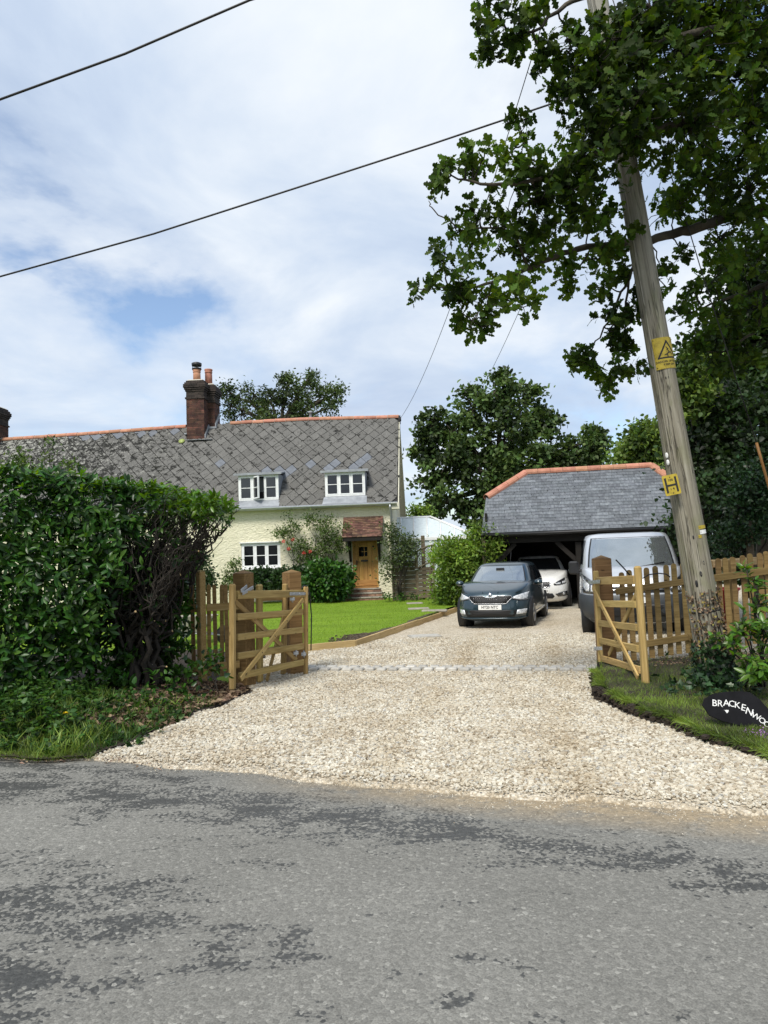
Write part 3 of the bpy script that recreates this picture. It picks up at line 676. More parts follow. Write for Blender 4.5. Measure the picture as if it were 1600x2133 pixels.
for px, py, w_ in ((864, 1258, .5), (872, 1267, .6), (905, 1270, .7)):
    p = gr(px, py, .08); s_ = link('stepping_stone', MB().box((0, 0, 0), (w_, .35, .06), Matrix.Translation((p.x, p.y, float(zl(p.x, p.y))+.0)) @ Matrix.Rotation(random.uniform(-.2, .2), 4, 'Z'), bev=.02), M['stone_slab'])
    tag(s_, {864: 'pale stepping stone in the lawn nearest to the garden gate', 872: 'stepping stone in the lawn between the other two', 905: 'long stepping stone in the lawn closest to the gravel drive'}[px], 'stepping stone', 'stepping stones in the lawn')
dc = thing('drain_cover', 'flat grey drain cover set in the gravel drive before the dark hatchback', 'drain cover', (.76, 15.18, -.115), R(8))
F_ = wm(dc); link('frame', MB().box((0, 0, .012), (.66, .50, .024), bev=.004), M['conc'], dc, F_)
link('lid', MB().box((0, 0, .02), (.58, .42, .026), bev=.004), M['sett'], dc, F_)

# gravel: loose stones, denser where they show
stone_v = np.array([(x, y, z) for x in (-1, 1) for y in (-1, 1) for z in (-1, 1)], float)*.5
stone_f = np.array([(0, 1, 3), (0, 3, 2), (4, 6, 7), (4, 7, 5), (0, 4, 5), (0, 5, 1), (2, 3, 7), (2, 7, 6), (0, 2, 6), (0, 6, 4), (1, 5, 7), (1, 7, 3)])
def stones(name, P, S, mat, flat=.6):
    n = len(P); V = stone_v[None]*rng.uniform(.62, 1.25, (n, 8, 3))
    V *= (S[:, None, None]*rng.uniform(.75, 1.25, (n, 1, 3)))*np.array((1, 1, flat))
    a = rng.uniform(0, 2*np.pi, n); b = rng.normal(0, .35, n)
    ca, sa, cb, sb = np.cos(a)[:, None], np.sin(a)[:, None], np.cos(b)[:, None], np.sin(b)[:, None]
    x, y, z = V[..., 0], V[..., 1]*cb-V[..., 2]*sb, V[..., 1]*sb+V[..., 2]*cb
    V = np.stack([x*ca-y*sa, x*sa+y*ca, z], -1)+P[:, None, :]
    F = stone_f[None]+(np.arange(n)*8)[:, None, None]
    return link(name, np_mesh(name, V.reshape(-1, 3), F.reshape(-1, 3), False), mat, None, None, 'stuff')
def drive_pts(n, y0, y1, pw):
    x = rng.uniform(-3.0, 6.2, n*3); y = y0+(y1-y0)*rng.random(n*3)**pw
    k = (x > xl(y)+.0) & (y > yr(x)-.02)
    k &= ~((x > xrv(y)-.02) & (y < 10.3) & (y > np.interp(x, _RX, _RY)+.78)) & ~((y > 13.1) & (x < xe(y)+.06))
    k &= ~((np.abs((x-settA.x)*sn.x+(y-settA.y)*sn.y-.085) < .19) & (rng.random(n*3) > .03))
    k &= np.abs(x) < .58*y+.3
    return x[k][:n], y[k][:n]
sx, sy = drive_pts(122000, 3.9, 15.0, 1.5); k = rng.random(len(sx)) < np.clip((sy-yr(sx))/.22+.12, .05, 1); sx, sy = sx[k], sy[k]
e_ = rng.random(6000)                                            # strays on the road edge
ex = rng.uniform(-2.4, 4.0, 6000); ey = yr(ex)-np.abs(rng.normal(0, .09, 6000))*(1+1.0*(ex > 0))
sx = np.concatenate([sx, ex[:2600]]); sy = np.concatenate([sy, ey[:2600]])
S_ = rng.uniform(.012, .027, len(sx))*np.clip(.55+(sy-yr(sx))*2.2, .55, 1); S_[-2600:] *= rng.uniform(.25, .6, 2600)
z0 = np.maximum(zg(sx, sy)+.012*vnoise(sx, sy, 1.6)*sstep(0, .5, sy-yr(sx))+.006, .003)*(sy < yr(sx)+.25)+(zg(sx, sy)+.012*vnoise(sx, sy, 1.6)+.006)*(sy >= yr(sx)+.25)
stones('gravel', np.stack([sx, sy, z0+S_*.16], 1), S_, M['stone'])
print('stones', len(sx))

# ================================================================== COTTAGE
c0 = at(823, 1228, 25.0)
HF = Frame((c0.x, 25.0, .14), R(-3.5))
HL = 17.5; D = 3.55; OVH = .22
E = HF.hit(818, 1047, -OVH)[1]
rp = [HF.hit(px, py, D) for px, py in ((0, 917), (200, 903), (386, 889), (450, 884), (640, 874), (832, 869))]
rp = [(-HL-1, rp[0][1]-.12)]+rp+[(1, rp[-1][1])]
def RZ(x): return float(np.interp(x, [p[0] for p in rp], [p[1] for p in rp]))
house = thing('cottage', 'cream rendered cottage with grey diamond tiled roof, red ridge and oak front door', 'cottage', HF.o, HF.rz)
def roofp(x, s): return Vector((x, -OVH+(D+OVH)*s, E+(RZ(x)-E)*s))
XR = HF.hit(829, 960, 1.5)[0]
def H(mb): return mb   # house meshes are in the house's local frame
def hpart(name, mb, mat, parent=None, kind=None): return link(name, mb, mat, parent or house, HF.M, kind)
LW = (HF.hit(503, 1158)[0], HF.hit(584, 1158)[0], HF.hit(540, 1185)[1], HF.hit(540, 1131)[1])       # ground-floor window
DR = (HF.hit(735, 1180)[0], HF.hit(788, 1180)[0], HF.hit(762, 1224)[1], HF.hit(762, 1120)[1]+.05)
# front wall with openings, gable, back
mb = MB()
def wall_rect(x0, x1, z0, z1): mb.add([(x0, 0, z0), (x1, 0, z0), (x1, 0, z1), (x0, 0, z1)], [(0, 1, 2, 3)])
wall_rect(-HL, LW[0], -.4, E); wall_rect(LW[0], LW[1], -.4, LW[2]); wall_rect(LW[0], LW[1], LW[3], E); wall_rect(LW[1], DR[0], -.4, E)
wall_rect(DR[0], DR[1], -.4, DR[2]-.03); wall_rect(DR[0], DR[1], DR[3], E); wall_rect(DR[1], 0, -.4, E)
for (a, b, c, d) in (LW, DR):   # reveals
    r = .14
    mb.add([(a, 0, c), (a, r, c), (a, r, d), (a, 0, d)], [(0, 1, 2, 3)]); mb.add([(b, 0, c), (b, r, c), (b, r, d), (b, 0, d)], [(3, 2, 1, 0)])
    mb.add([(a, 0, d), (a, r, d), (b, r, d), (b, 0, d)], [(0, 1, 2, 3)]); mb.add([(a, 0, c), (a, r, c), (b, r, c), (b, 0, c)], [(3, 2, 1, 0)])
W2 = 2*D
mb.add([(0, 0, -.4), (0, W2, -.4), (0, W2, E+.1), (0, D, RZ(0)-.15), (0, 0, E)], [(0, 1, 2, 3, 4)])
mb.add([(-HL, W2, -.4), (0, W2, -.4), (0, W2, E), (-HL, W2, E)], [(3, 2, 1, 0)])
mb.add([(-HL, 0, -.4), (-HL, W2, -.4), (-HL, W2, E), (-HL, D, RZ(-HL)-.15), (-HL, 0, E)], [(4, 3, 2, 1, 0)])
hpart('wall', mb, M['wall'])
# roof deck and both slopes
mb = MB(); xs = np.linspace(-HL, XR, 24)
for sgn in (0, 1):
    vs = []
    for x in xs:
        for s in (0, 1):
            p = roofp(x, s); vs.append((p.x, p.y if sgn == 0 else 2*D-p.y, p.z-.03))
    mb.add(vs, [(2*i, 2*i+2, 2*i+3, 2*i+1) if sgn == 0 else (2*i+1, 2*i+3, 2*i+2, 2*i) for i in range(len(xs)-1)])
roof = hpart('roof', mb, M['tar'])
SL = (roofp(-4, 1)-roofp(-4, 0)).length; NROW = 18; ph = SL/NROW; TA = .232
tv = [(0, -ph*1.03), (TA*.985, -.012), (TA*.985, .012), (0, ph*1.03), (-TA*.985, .012), (-TA*.985, -.012)]
TK = .90
tile_mb = MB().prism([(x*TK, y*TK) for x, y in tv], 0, .02)
half_mb = {'top': MB().prism([(TA*TK, 0), (TA*TK, .012), (0, ph*1.03*TK), (-TA*TK, .012), (-TA*TK, 0)], 0, .02), 'low': MB().prism([(0, -ph*1.03*TK), (TA*TK, -.012), (TA*TK, 0), (-TA*TK, 0), (-TA*TK, -.012)], 0, .02), 'verge': MB().prism([(-.006, -ph*1.03*TK), (-.006, ph*1.03*TK), (-TA*TK, .012), (-TA*TK, -.012)], 0, .02)}
tile_me = tile_mb.mesh('tile'); tile_me.materials.append(M['roof_tile'])
tile_new = tile_me.copy(); tile_new.materials.clear(); tile_new.materials.append(M['new_slate'])
LD = [HF.hit(px, py, .14) for px, py in ((497, 1044), (581, 988))]; RD = [HF.hit(px, py, .14) for px, py in ((677, 1035), (761, 982))]
dorm = [(LD[0][0], LD[1][0], LD[0][1]-.02, LD[1][1]+.02), (RD[0][0], RD[1][0], RD[0][1]-.02, RD[1][1]+.02)]
def roof_M(x, s):
    p = roofp(x, s); u = (roofp(x+.4, s)-roofp(x-.4, s)).normalized(); v = (roofp(x, min(1, s+.1))-roofp(x, s-.1)).normalized(); n = u.cross(v).normalized()
    v = n.cross(u)
    return Matrix(((u.x, v.x, n.x, p.x), (u.y, v.y, n.y, p.y), (u.z, v.z, n.z, p.z), (0, 0, 0, 1)))
chim_x = (HF.hit(380, 880, 2.4)[0], HF.hit(450, 880, 2.4)[0])
cands = []
for r in range(0, NROW+1):
    s = r/NROW
    x = XR-(TA if r % 2 else 0)
    while x > -HL+.3:
        p = roofp(x, s)
        hid = any(a-.06 < x < b+.06 and s < (d-E)/(RZ(x)-E)-.02 for a, b, c, d in dorm)
        if not hid and not (r in (0, NROW) and abs(x-XR) < .01): cands.append((x, s, r))
        x -= 2*TA
def seen(x, s):
    w = HF.w(*roofp(x, s)); c = CM.transposed() @ (w-CAMP); px = 800+FPX*c.x/-c.z; py = 1066.5-FPX*c.y/-c.z
    return px, py
new_tiles = set()
vis = []; hidn = []
for k, (x, s, r) in enumerate(cands):
    px, py = seen(x, s)
    covered = (px < 470 and py > 975+.0*px) or px < -10
    (hidn if covered or px < 330 else vis).append(k)
order = vis[:]; order.sort(key=lambda k: -seen(*cands[k][:2])[0])
single = order[:300]; rest = order[300:]+hidn
half_me = {}
def dark_edges(me, faces=None):   # weathered, mossy cut edges
    me.materials.append(M['moss'])
    for i, p in enumerate(me.polygons):
        if (i >= 2 if faces is None else faces[i]): p.material_index = 1
for m_ in (tile_me,): dark_edges(m_)
for k_, v_ in half_mb.items(): half_me[k_] = v_.mesh('tile'); half_me[k_].materials.append(M['roof_tile']); dark_edges(half_me[k_])
def half(k):
    x, s, r = cands[k]
    return 'top' if r == 0 else 'low' if r == NROW else 'verge' if abs(x-XR) < .01 else None
repl = [(452, 968), (480, 975), (600, 985), (655, 970), (668, 978), (685, 972), (700, 972), (715, 968), (735, 968), (748, 968), (762, 955), (540, 980), (560, 975), (580, 980), (520, 985), (822, 905)]
def is_new(x, s):
    px, py = seen(x, s)
    return any(abs(px-a) < 9 and abs(py-b) < 7 for a, b in repl) or (120 < px < 385 and s > .93 and random.random() < .7)
for k in single:
    x, s, r = cands[k]
    o = bpy.data.objects.new('tile', half_me[half(k)] if half(k) else tile_new if is_new(x, s) else tile_me); COL.objects.link(o); o.parent = roof
    ex = .0
    o.matrix_basis = roof_M(x, s) @ Matrix.Translation((0, 0, random.uniform(-.004, .004))) @ Matrix.Rotation(R(2.0)+random.gauss(0, .012), 4, 'X') @ Matrix.Rotation(random.gauss(0, .02), 4, 'Z') @ Matrix.Rotation(random.gauss(0, .008), 4, 'Y')
mo = MB(); mn = MB(); flags = []
for k in rest:
    x, s, r = cands[k]; T = roof_M(x, s) @ Matrix.Rotation(R(2.0)+random.gauss(0, .018), 4, 'X') @ Matrix.Rotation(random.gauss(0, .03), 4, 'Z')
    nw = is_new(x, s)
    if not nw: flags += [i >= 2 for i in range(len((half_mb[half(k)] if half(k) else tile_mb).f))]
    (mn if nw else mo).add(*((lambda q: (q.v, q.f))(half_mb[half(k)] if half(k) else tile_mb)), False, T)
dark_edges(hpart('tile', mo, M['roof_tile'], roof, 'stuff').data, flags)
if mn.v: hpart('tile', mn, M['new_slate'], roof, 'stuff')
pm_ = MB()      # cut tiles against the dormer cheeks
for a, b, c, d in dorm:
    st_ = (d-E)/(RZ(a)-E)
    for x0, x1 in ((a-.30, a), (b, b+.30)):
        for k_ in range(5):
            s0, s1 = st_*k_/5+.004, st_*(k_+1)/5-.004; q = [roofp(x0, s0), roofp(x1, s0), roofp(x1, s1), roofp(x0, s1)]
            pm_.add([(p.x, p.y-.006, p.z+.004) for p in q], [(0, 1, 2, 3)])
hpart('cut_tile', pm_, M['roof_tile'], roof)
# moss in the joints
mv = MB(); oct_v = [(1, 0, 0), (0, 1, 0), (-1, 0, 0), (0, -1, 0), (0, 0, 1)]; oct_f = [(0, 1, 4), (1, 2, 4), (2, 3, 4), (3, 0, 4)]
for k in range(900):
    x, s, r = random.choice(cands)
    if r < 2: continue
    if x < -9 or random.random() < .22: pass
    elif random.random() < .55: continue
    q = Matrix.Translation((random.gauss(0, .05), -ph*.98+random.gauss(0, .03), .016)); sz = random.uniform(.025, .075)*(1.3 if x < -7 else 1)
    mv.add([(vx*sz*random.uniform(.7, 1.5), vy*sz*random.uniform(.5, 1), vz*.025) for vx, vy, vz in oct_v], oct_f, False, roof_M(x, s) @ q)
hpart('moss', mv, M['moss'], roof, 'stuff')
# ridge tiles
def ridge_tile(L=.44, r=.125):
    m = MB(); n = 8; vs = []; fs = []
    for i, xx in enumerate((-L/2, L/2)):
        for rr in (r, r-.022):
            for j in range(n+1):
                a = math.pi*(-.12+1.24*j/n); vs.append((xx, rr*math.cos(a), rr*math.sin(a)*.85))
    A, B, C, D_ = 0, n+1, 2*(n+1), 3*(n+1)
    for j in range(n):
        fs += [(A+j, C+j, C+j+1, A+j+1), (B+j, B+j+1, D_+j+1, D_+j), (A+j, A+j+1, B+j+1, B+j), (C+j, D_+j, D_+j+1, C+j+1)]
    fs += [(A, B, D_, C), (A+n, C+n, D_+n, B+n)]
    return m.add(vs, fs)
rt_me = ridge_tile().mesh('ridge_tile'); rt_me.materials.append(M['terracotta'])
x = XR-.2; k = 0
mort = MB()
while x > -HL:
    if not (chim_x[0]-.1 < x < chim_x[1]+.1):
        o = bpy.data.objects.new('ridge_tile', rt_me); COL.objects.link(o); o.parent = house
        sl = math.atan2(RZ(x+.2)-RZ(x-.2), .4)
        o.matrix_basis = Matrix.Translation((x, D, RZ(x)-.01+random.uniform(-.006, .006))) @ Matrix.Rotation(-sl, 4, 'Y') @ Matrix.Rotation(random.gauss(0, .008), 4, 'Y')
        mort.box((x-.228, D, RZ(x)-.01), (.016, .2, .17))
    x -= .456; k += 1
hpart('ridge_mortar', mort, M['mortar'])

# chimney: two joined brick shafts
def chim_y(px, py):
    best = min(np.linspace(.5, D, 120), key=lambda y: abs(HF.hit(px, py, y)[1]-(E+(RZ(HF.hit(px, py, y)[0])-E)*(y+OVH)/(D+OVH))))
    return float(best)
def brick_stack(x0, x1, y0, y1, z0, z1, chim, corb=True, seed=0):
    """core, facing bricks and oversailing courses of one shaft."""
    core = MB().box(((x0+x1)/2, (y0+y1)/2, (z0+z1)/2), (x1-x0-.016, y1-y0-.016, z1-z0))
    hpart('core', core, M['soot_mortar'], chim)
    b = MB(); bs = MB(); zc = z0; row = 0; ch = .075
    prof = lambda z: 0.0 if not corb else (.0 if z < z1-.72 else .035 if z < z1-.64 else .0 if z < z1-.46 else .03 if z < z1-.385 else .06 if z < z1-.31 else .09 if z < z1-.155 else .05 if z < z1-.08 else .0)
    while zc < z1-.01:
        o = prof(zc+.02); tgt = bs if zc > z1-.75 else b
        for face in range(4):
            ln = (x1-x0 if face % 2 == 0 else y1-y0)+2*o; n = max(2, round(ln/.235)); t = -ln/2-(ln/n/2 if row % 2 else 0)
            while t < ln/2-.005:
                a, c = max(t, -ln/2), min(t+ln/n, ln/2); t += ln/n
                if c-a < .03: continue
                L_ = c-a-.010; m_ = (a+c)/2; d_ = .05+o; jit = random.uniform(-.003, .004)
                cx, cyy = (x0+x1)/2, (y0+y1)/2
                if face == 0: tgt.box((cx+m_, y0-o+d_/2-jit, zc+ch/2), (L_, d_, ch-.011))
                elif face == 1: tgt.box((x1+o-d_/2+jit, cyy+m_, zc+ch/2), (d_, L_, ch-.0112))
                elif face == 2: tgt.box((cx+m_, y1+o-d_/2+jit, zc+ch/2), (L_, d_, ch-.0108))
                else: tgt.box((x0-o+d_/2-jit, cyy+m_, zc+ch/2), (d_, L_, ch-.0114))
        zc += ch; row += 1
    hpart('brick', b, M['brick'], chim, 'stuff')
    if bs.v: hpart('brick', bs, M['sooty_brick'], chim, 'stuff')
    hpart('flaunching', MB().box(((x0+x1)/2, (y0+y1)/2, z1+.03), (x1-x0-.06, y1-y0-.06, .08), bev=.035), M['mortar'], chim)
def pot(x, y, z, h, chim, cowl):
    T = Matrix.Translation((x, y, z))
    hpart('pot', MB().lathe([(.150, 0), (.145, h*.7), (.13, h*.75), (.155, h*.77), (.155, h*.84), (.14, h*.86), (.165, h*.93), (.165, h), (.12, h), (.12, h-.08)], 16, T), M['terracotta'], chim)
    if cowl:
        c = MB().lathe([(.16, h), (.19, h+.02), (.19, h+.06), (.15, h+.07)], 16, T).lathe([(.19, h+.16), (.2, h+.19), (.2, h+.27), (.1, h+.31), (.0, h+.32)], 16, T)
        for j in range(4): a = j*math.pi/2+.4; c.tube([T @ Vector((.16*math.cos(a), .16*math.sin(a), h+.05)), T @ Vector((.17*math.cos(a), .17*math.sin(a), h+.18))], .012, 5)
        hpart('cowl', c, M['black'], chim)
y1_ = chim_y(405, 916)
x0_, z_top = HF.hit(387, 800, y1_); x1_ = HF.hit(424, 800, y1_)[0]
zroof = lambda x, y: E+(RZ(x)-E)*(y+OVH)/(D+OVH)
chim = hpart('chimney', MB().box(((x0_+x1_)/2+.2, y1_-.05, zroof(x1_, y1_-.05)), (x1_-x0_+.3, .3, .012), Matrix.Identity(4)), M['lead'])
ztop1 = HF.hit(405, 793, y1_)[1]; brick_stack(x0_, x1_, y1_, y1_+.8, zroof(x0_, y1_)-.15, ztop1, chim)
x2_ = HF.hit(416, 800, y1_+.45)[0]; x3_ = HF.hit(445, 800, y1_+.45)[0]
ztop2 = HF.hit(430, 801, y1_+.45)[1]; brick_stack(x2_, x3_, y1_+.52, y1_+1.25, zroof(x3_, y1_+.5)-.15, ztop2, chim)
pot((x0_+x1_)/2, y1_+.3, ztop1+.04, HF.hit(403, 772, y1_+.3)[1]-ztop1-.02, chim, True)
pot((x2_+x3_)/2-.02, y1_+.8, ztop2+.04, HF.hit(428, 771, y1_+.8)[1]-ztop2-.02, chim, False)
fl = MB()   # stepped lead flashing up the right-hand sides
for i in range(7):
    yq = y1_+.03+i*.075; fl.box((x1_+.03, yq, zroof(x1_, yq)+.09), (.04, .11, .16))
for i in range(7):
    yq = y1_+.55+i*.075; fl.box((x3_+.03, yq, zroof(x3_, yq)+.09), (.04, .11, .16))
fl.box(((x2_+x3_)/2+.1, y1_+.47, zroof(x3_, y1_+.47)+.05), (.55, .12, .08)); fl.box((x0_-.04, y1_+.2, zroof(x0_, y1_+.2)+.06), (.1, .5, .05), None)
hpart('flashing', fl, M['lead'], chim)
chim2 = hpart('chimney', MB().box((HF.hit(-8, 850, D)[0], D-.4, RZ(-HL+1)), (.9, .2, .012)), M['lead'])
xa = HF.hit(-38, 850, D-.3)[0]; xb = HF.hit(-3, 850, D-.3)[0]
brick_stack(xa, xb, D-.35, D+.4, RZ(xa)-.5, HF.hit(3, 848, D-.3)[1], chim2)

xq, zq = HF.hit(380, 908, y1_-.1)
hpart('roof_disc', MB().lathe([(.001, 0), (.12, .01), (.125, .03), (.001, .04)], 18, Matrix.Translation((xq-.02, y1_-.12, zroof(xq, y1_-.12)+.06)) @ Matrix.Rotation(R(52), 4, 'X')), plain('lime_plastic', (.30, .36, .10), .5))
# windows
def window(name, parent, x0, x1, z0, z1, y, lights=3, openl=None, sill=True, dep=.09, glass='glass'):
    f = .055; mb = MB(); zc = (z0+z1)/2
    mb.box(((x0+x1)/2, y, z1-f/2), (x1-x0, dep, f)); mb.box(((x0+x1)/2, y, z0+f/2), (x1-x0, dep, f))
    mb.box((x0+f/2, y, zc), (f, dep, z1-z0-2*f)); mb.box((x1-f/2, y, zc), (f, dep, z1-z0-2*f))
    w = (x1-x0-2*f)/lights
    for i in range(1, lights): mb.box((x0+f+w*i, y, zc), (.045, dep, z1-z0-2*f))
    if sill: mb.box(((x0+x1)/2, y-.07, z0-.025), (x1-x0+.08, .2, .045))
    fr = hpart(name, mb, M['white'], parent)
    for i in range(lights):
        a = x0+f+w*i+(.0225 if i else 0); b = x0+f+w*(i+1)-(.0225 if i < lights-1 else 0); c, d = z0+f, z1-f; g = .04
        hinge = Matrix.Identity(4)
        if openl == i: hinge = Matrix.Translation((a, y-.05, 0)) @ Matrix.Rotation(R(-50), 4, 'Z') @ Matrix.Translation((-a, -(y-.05), 0))
        cm = MB(); yy_ = y-.025
        cm.box(((a+b)/2, yy_, d-g/2), (b-a, .055, g), hinge); cm.box(((a+b)/2, yy_, c+g/2), (b-a, .055, g), hinge)
        cm.box((a+g/2, yy_, (c+d)/2), (g, .055, d-c-2*g), hinge); cm.box((b-g/2, yy_, (c+d)/2), (g, .055, d-c-2*g), hinge)
        cm.box(((a+b)/2, yy_, (c+d)/2), (b-a-2*g, .045, .024), hinge)
        hpart('casement', cm, M['white'], fr if parent is house else parent)
        for (q0, q1) in ((c+g, (c+d)/2-.012), ((c+d)/2+.012, d-g)):
            pm = MB().box(((a+b)/2, yy_+.005, (q0+q1)/2), (b-a-2*g+.01, .012, q1-q0+.01), hinge)
            hpart('pane', pm, M[glass], fr if parent is house else parent)
    return fr
win = window('window', house, LW[0]+.004, LW[1]-.004, LW[2]+.03, LW[3]-.004, .06, glass='dark_glass')
hpart('dark_room_sheet', MB().box(((LW[0]+LW[1])/2, .6, (LW[2]+LW[3])/2), (LW[1]-LW[0]+.3, .02, LW[3]-LW[2]+.3)), M['black'], win)  # black sheet standing in for the dark room behind the window
hpart('lintel_drip', MB().box(((LW[0]+LW[1])/2, -.03, LW[3]+.02), (LW[1]-LW[0]+.1, .08, .035)), M['white'], win)
for i, (a, b, c, d) in enumerate(dorm):
    yf = .14; zr_ = lambda y: E+(RZ(a)-E)*(y+OVH)/(D+OVH)
    yb = (d-E)/(RZ(a)-E)*(D+OVH)-OVH
    ck = MB()
    for xx in (a+.01, b-.04):
        poly = [(yf+.05, c), (yf+.05, d), (yb, d), (yf+.12, zr_(yf+.12))]
        n = 4; vs = [(xx, p[0], p[1]) for p in poly]+[(xx+.03, p[0], p[1]) for p in poly]
        ck.add(vs, [(0, 1, 2, 3), (7, 6, 5, 4)]+[(j, 4+j, 4+(j+1) % 4, (j+1) % 4) for j in range(4)])
    ck.box(((a+b)/2, yf+.3, c+.25), (b-a-.1, .02, 1.2))
    dm = hpart('dormer', ck, M['lead'])
    rf = MB(); ov = .12
    pts = [(a-ov, yf-.14, d+.035), (b+ov, yf-.14, d+.035), (b+.02, yb+.15, d+.20), (a-.02, yb+.15, d+.20)]
    rf.add([(*p[:2], p[2]) for p in pts]+[(*p[:2], p[2]-.05) for p in pts], [(0, 1, 2, 3), (7, 6, 5, 4)]+[(j, 4+j, 4+(j+1) % 4, (j+1) % 4) for j in range(4)])
    rf.box(((a+b)/2, yf-.145, d+.012), (b-a+2*ov, .03, .075))
    hpart('roof_sheet', rf, M['lead'], dm)
    # lead apron under the window and slates lapping the dormer roof
    hpart('apron', MB().add([(a-.03, yf-.05, c+.01), (b+.03, yf-.05, c+.01), (b+.05, -OVH-.02, E+.035), (a-.05, -OVH-.02, E+.035)], [(0, 3, 2, 1)]), M['lead'], dm)
    window('frame', dm, a+.02, b-.02, c+.02, d-.02, yf, 3, 1 if i == 0 else None, sill=False)
# gutter, downpipe, gable trim
gm = MB(); n = 8
vs = []; fs = []
for xx in (-HL, XR-.02):
    for j in range(n+1): a = math.pi+math.pi*j/n; vs.append((xx, -OVH-.06+.06*math.cos(a), E-.02+.06*math.sin(a)))
fs = [(j, j+1, n+1+j+1, n+1+j) for j in range(n)]
gm.add(vs, fs, True); gm.box(((-HL+XR)/2, -OVH-.005, E-.03), (HL+XR, .02, .12))
hpart('gutter', gm, M['galv'])
hpart('eaves_board', MB().box((-HL/2, -.1, E-.075), (HL, .2, .03)), M['cream_trim'])  # flat cream board under the eaves, along the wall top
px_ = HF.hit(816, 1100, -.07)[0]
dp = MB().tube([(px_-.02, -OVH-.06, E-.06), (px_-.02, -OVH-.06, E-.16), (px_, -.07, E-.42), (px_, -.07, .0)], .04, 8)
for z in (E-.5, E-1.6, .6): dp.box((px_, -.04, z), (.12, .06, .035))
hpart('downpipe', dp, M['galv'])
bb = MB()
for s0, s1 in ((0, .5), (.5, 1)):
    for sgn in (0, 1):
        p0, p1 = roofp(XR, s0), roofp(XR, s1); q = []
        for p in (p0, p1):
            y = p.y if sgn == 0 else 2*D-p.y; q += [(XR+.02, y, p.z-.02), (XR+.02, y, p.z-.27)]
        vs = q+[(v[0]+.03, v[1], v[2]) for v in q]
        bb.add(vs, [(0, 1, 3, 2), (6, 7, 5, 4), (0, 4, 5, 1), (2, 3, 7, 6), (1, 5, 7, 3), (0, 2, 6, 4)])
for s0, s1 in ((0, .5), (.5, 1)):      # boarded soffit under the verge
    for sgn in (0, 1):
        q = []
        for s_ in (s0, s1):
            p = roofp(XR, s_); y = p.y if sgn == 0 else 2*D-p.y; q += [(-.05, y, p.z-.20), (XR+.02, y, p.z-.20)]
        bb.add(q+[(v[0], v[1], v[2]+.06) for v in q], [(0, 1, 3, 2), (4, 6, 7, 5), (0, 4, 5, 1), (2, 3, 7, 6), (0, 2, 6, 4), (1, 5, 7, 3)])
bb.box((XR-.08, .0, E-.11), (.28, .5, .22))
hpart('bargeboard', bb, M['cream_trim'])
hpart('burglar_box', MB().box((HF.hit(549, 1057)[0], -.06, HF.hit(549, 1057)[1]), (.11, .1, .1), bev=.01), M['terracotta'])  # small orange burglar box on the wall below the eaves
hpart('roof_vent', MB().lathe([(.10, 0), (.10, .12), (.06, .16), (.06, .42), (.09, .43), (.09, .5), (.0, .52)], 12, Matrix.Translation((HF.hit(647, 870, D+.3)[0], D+.3, RZ(-3)-.1))), M['lead'])
br = hpart('wire_bracket', MB().box((XR+.05, D-.2, RZ(0)-.15), (.08, .04, .35)).tube([(XR+.09, D-.25, RZ(0)-.05), (XR+.09, D-.25, RZ(0)-.22)], .03, 6), M['iron'])

# front door, porch, steps
a, b, c, d = DR
df = MB(); yd = .10
df.box((a+.035, yd, (c+d)/2), (.07, .1, d-c)); df.box((b-.035, yd, (c+d)/2), (.07, .1, d-c)); df.box(((a+b)/2, yd, d-.035), (b-a-.14, .1, .07)); df.box(((a+b)/2, yd-.03, c+.015), (b-a-.14, .16, .05))
door = hpart('door', df, M['oak_door'])
nb = 5; w = (b-a-.15)/nb
gx0, gx1, gz0, gz1 = HF.hit(752, 1150, .1)[0], HF.hit(766, 1150, .1)[0], HF.hit(760, 1159, .1)[1], HF.hit(760, 1139, .1)[1]
for i in range(nb):
    xc_ = a+.075+w*(i+.5)
    m_, cc = bm_((0, 0, 0), (0, 0, 1), (1, 0, 0))
    zz0, zz1 = c+.05, d-.075
    for (q0, q1) in ([(zz0, gz0), (gz1, zz1)] if gx0-.02 < xc_ < gx1+.02 else [(zz0, zz1)]):
        link('plank', MB().box((0, 0, 0), (q1-q0, .04, w-.005), bev=.004), M['oak_door'], door, HF.M @ Matrix.Translation((xc_, yd+.005, (q0+q1)/2)) @ m_)
rl = MB()
for z, hh in ((c+.16, .2), (d-.14, .13)): rl.box(((a+b)/2, yd-.022, z), (b-a-.15, .02, hh), bev=.003)
for xx in (a+.12, b-.12): rl.box((xx, yd-.021, (c+d)/2), (.09, .018, d-c-.14), bev=.003)
rl.box(((gx0+gx1)/2, yd-.022, gz0-.03), (gx1-gx0+.12, .02, .06)); rl.box(((gx0+gx1)/2, yd-.022, gz1+.03), (gx1-gx0+.12, .02, .06))
hpart('rail', rl, M['oak_door'], door)
for i in range(2):
    for j in range(2):
        hpart('pane', MB().box((gx0+(gx1-gx0)*(i+.5)/2, yd, gz0+(gz1-gz0)*(j+.5)/2), ((gx1-gx0)/2-.018, .02, (gz1-gz0)/2-.018)), M['glass'], door)
hpart('glazing_bar', MB().box(((gx0+gx1)/2, yd-.01, (gz0+gz1)/2), (.02, .03, gz1-gz0)).box(((gx0+gx1)/2, yd-.012, (gz0+gz1)/2), (gx1-gx0, .03, .02)), M['oak_door'], door)
lz = HF.hit(760, 1168, .1)[1]
hpart('letter_plate', MB().box(((gx0+gx1)/2, yd-.035, lz), (.24, .02, .06), bev=.008).box(((gx0+gx1)/2, yd-.05, lz-.02), (.12, .03, .02)), M['iron'], door)
hz = HF.hit(740, 1172, .1)[1]
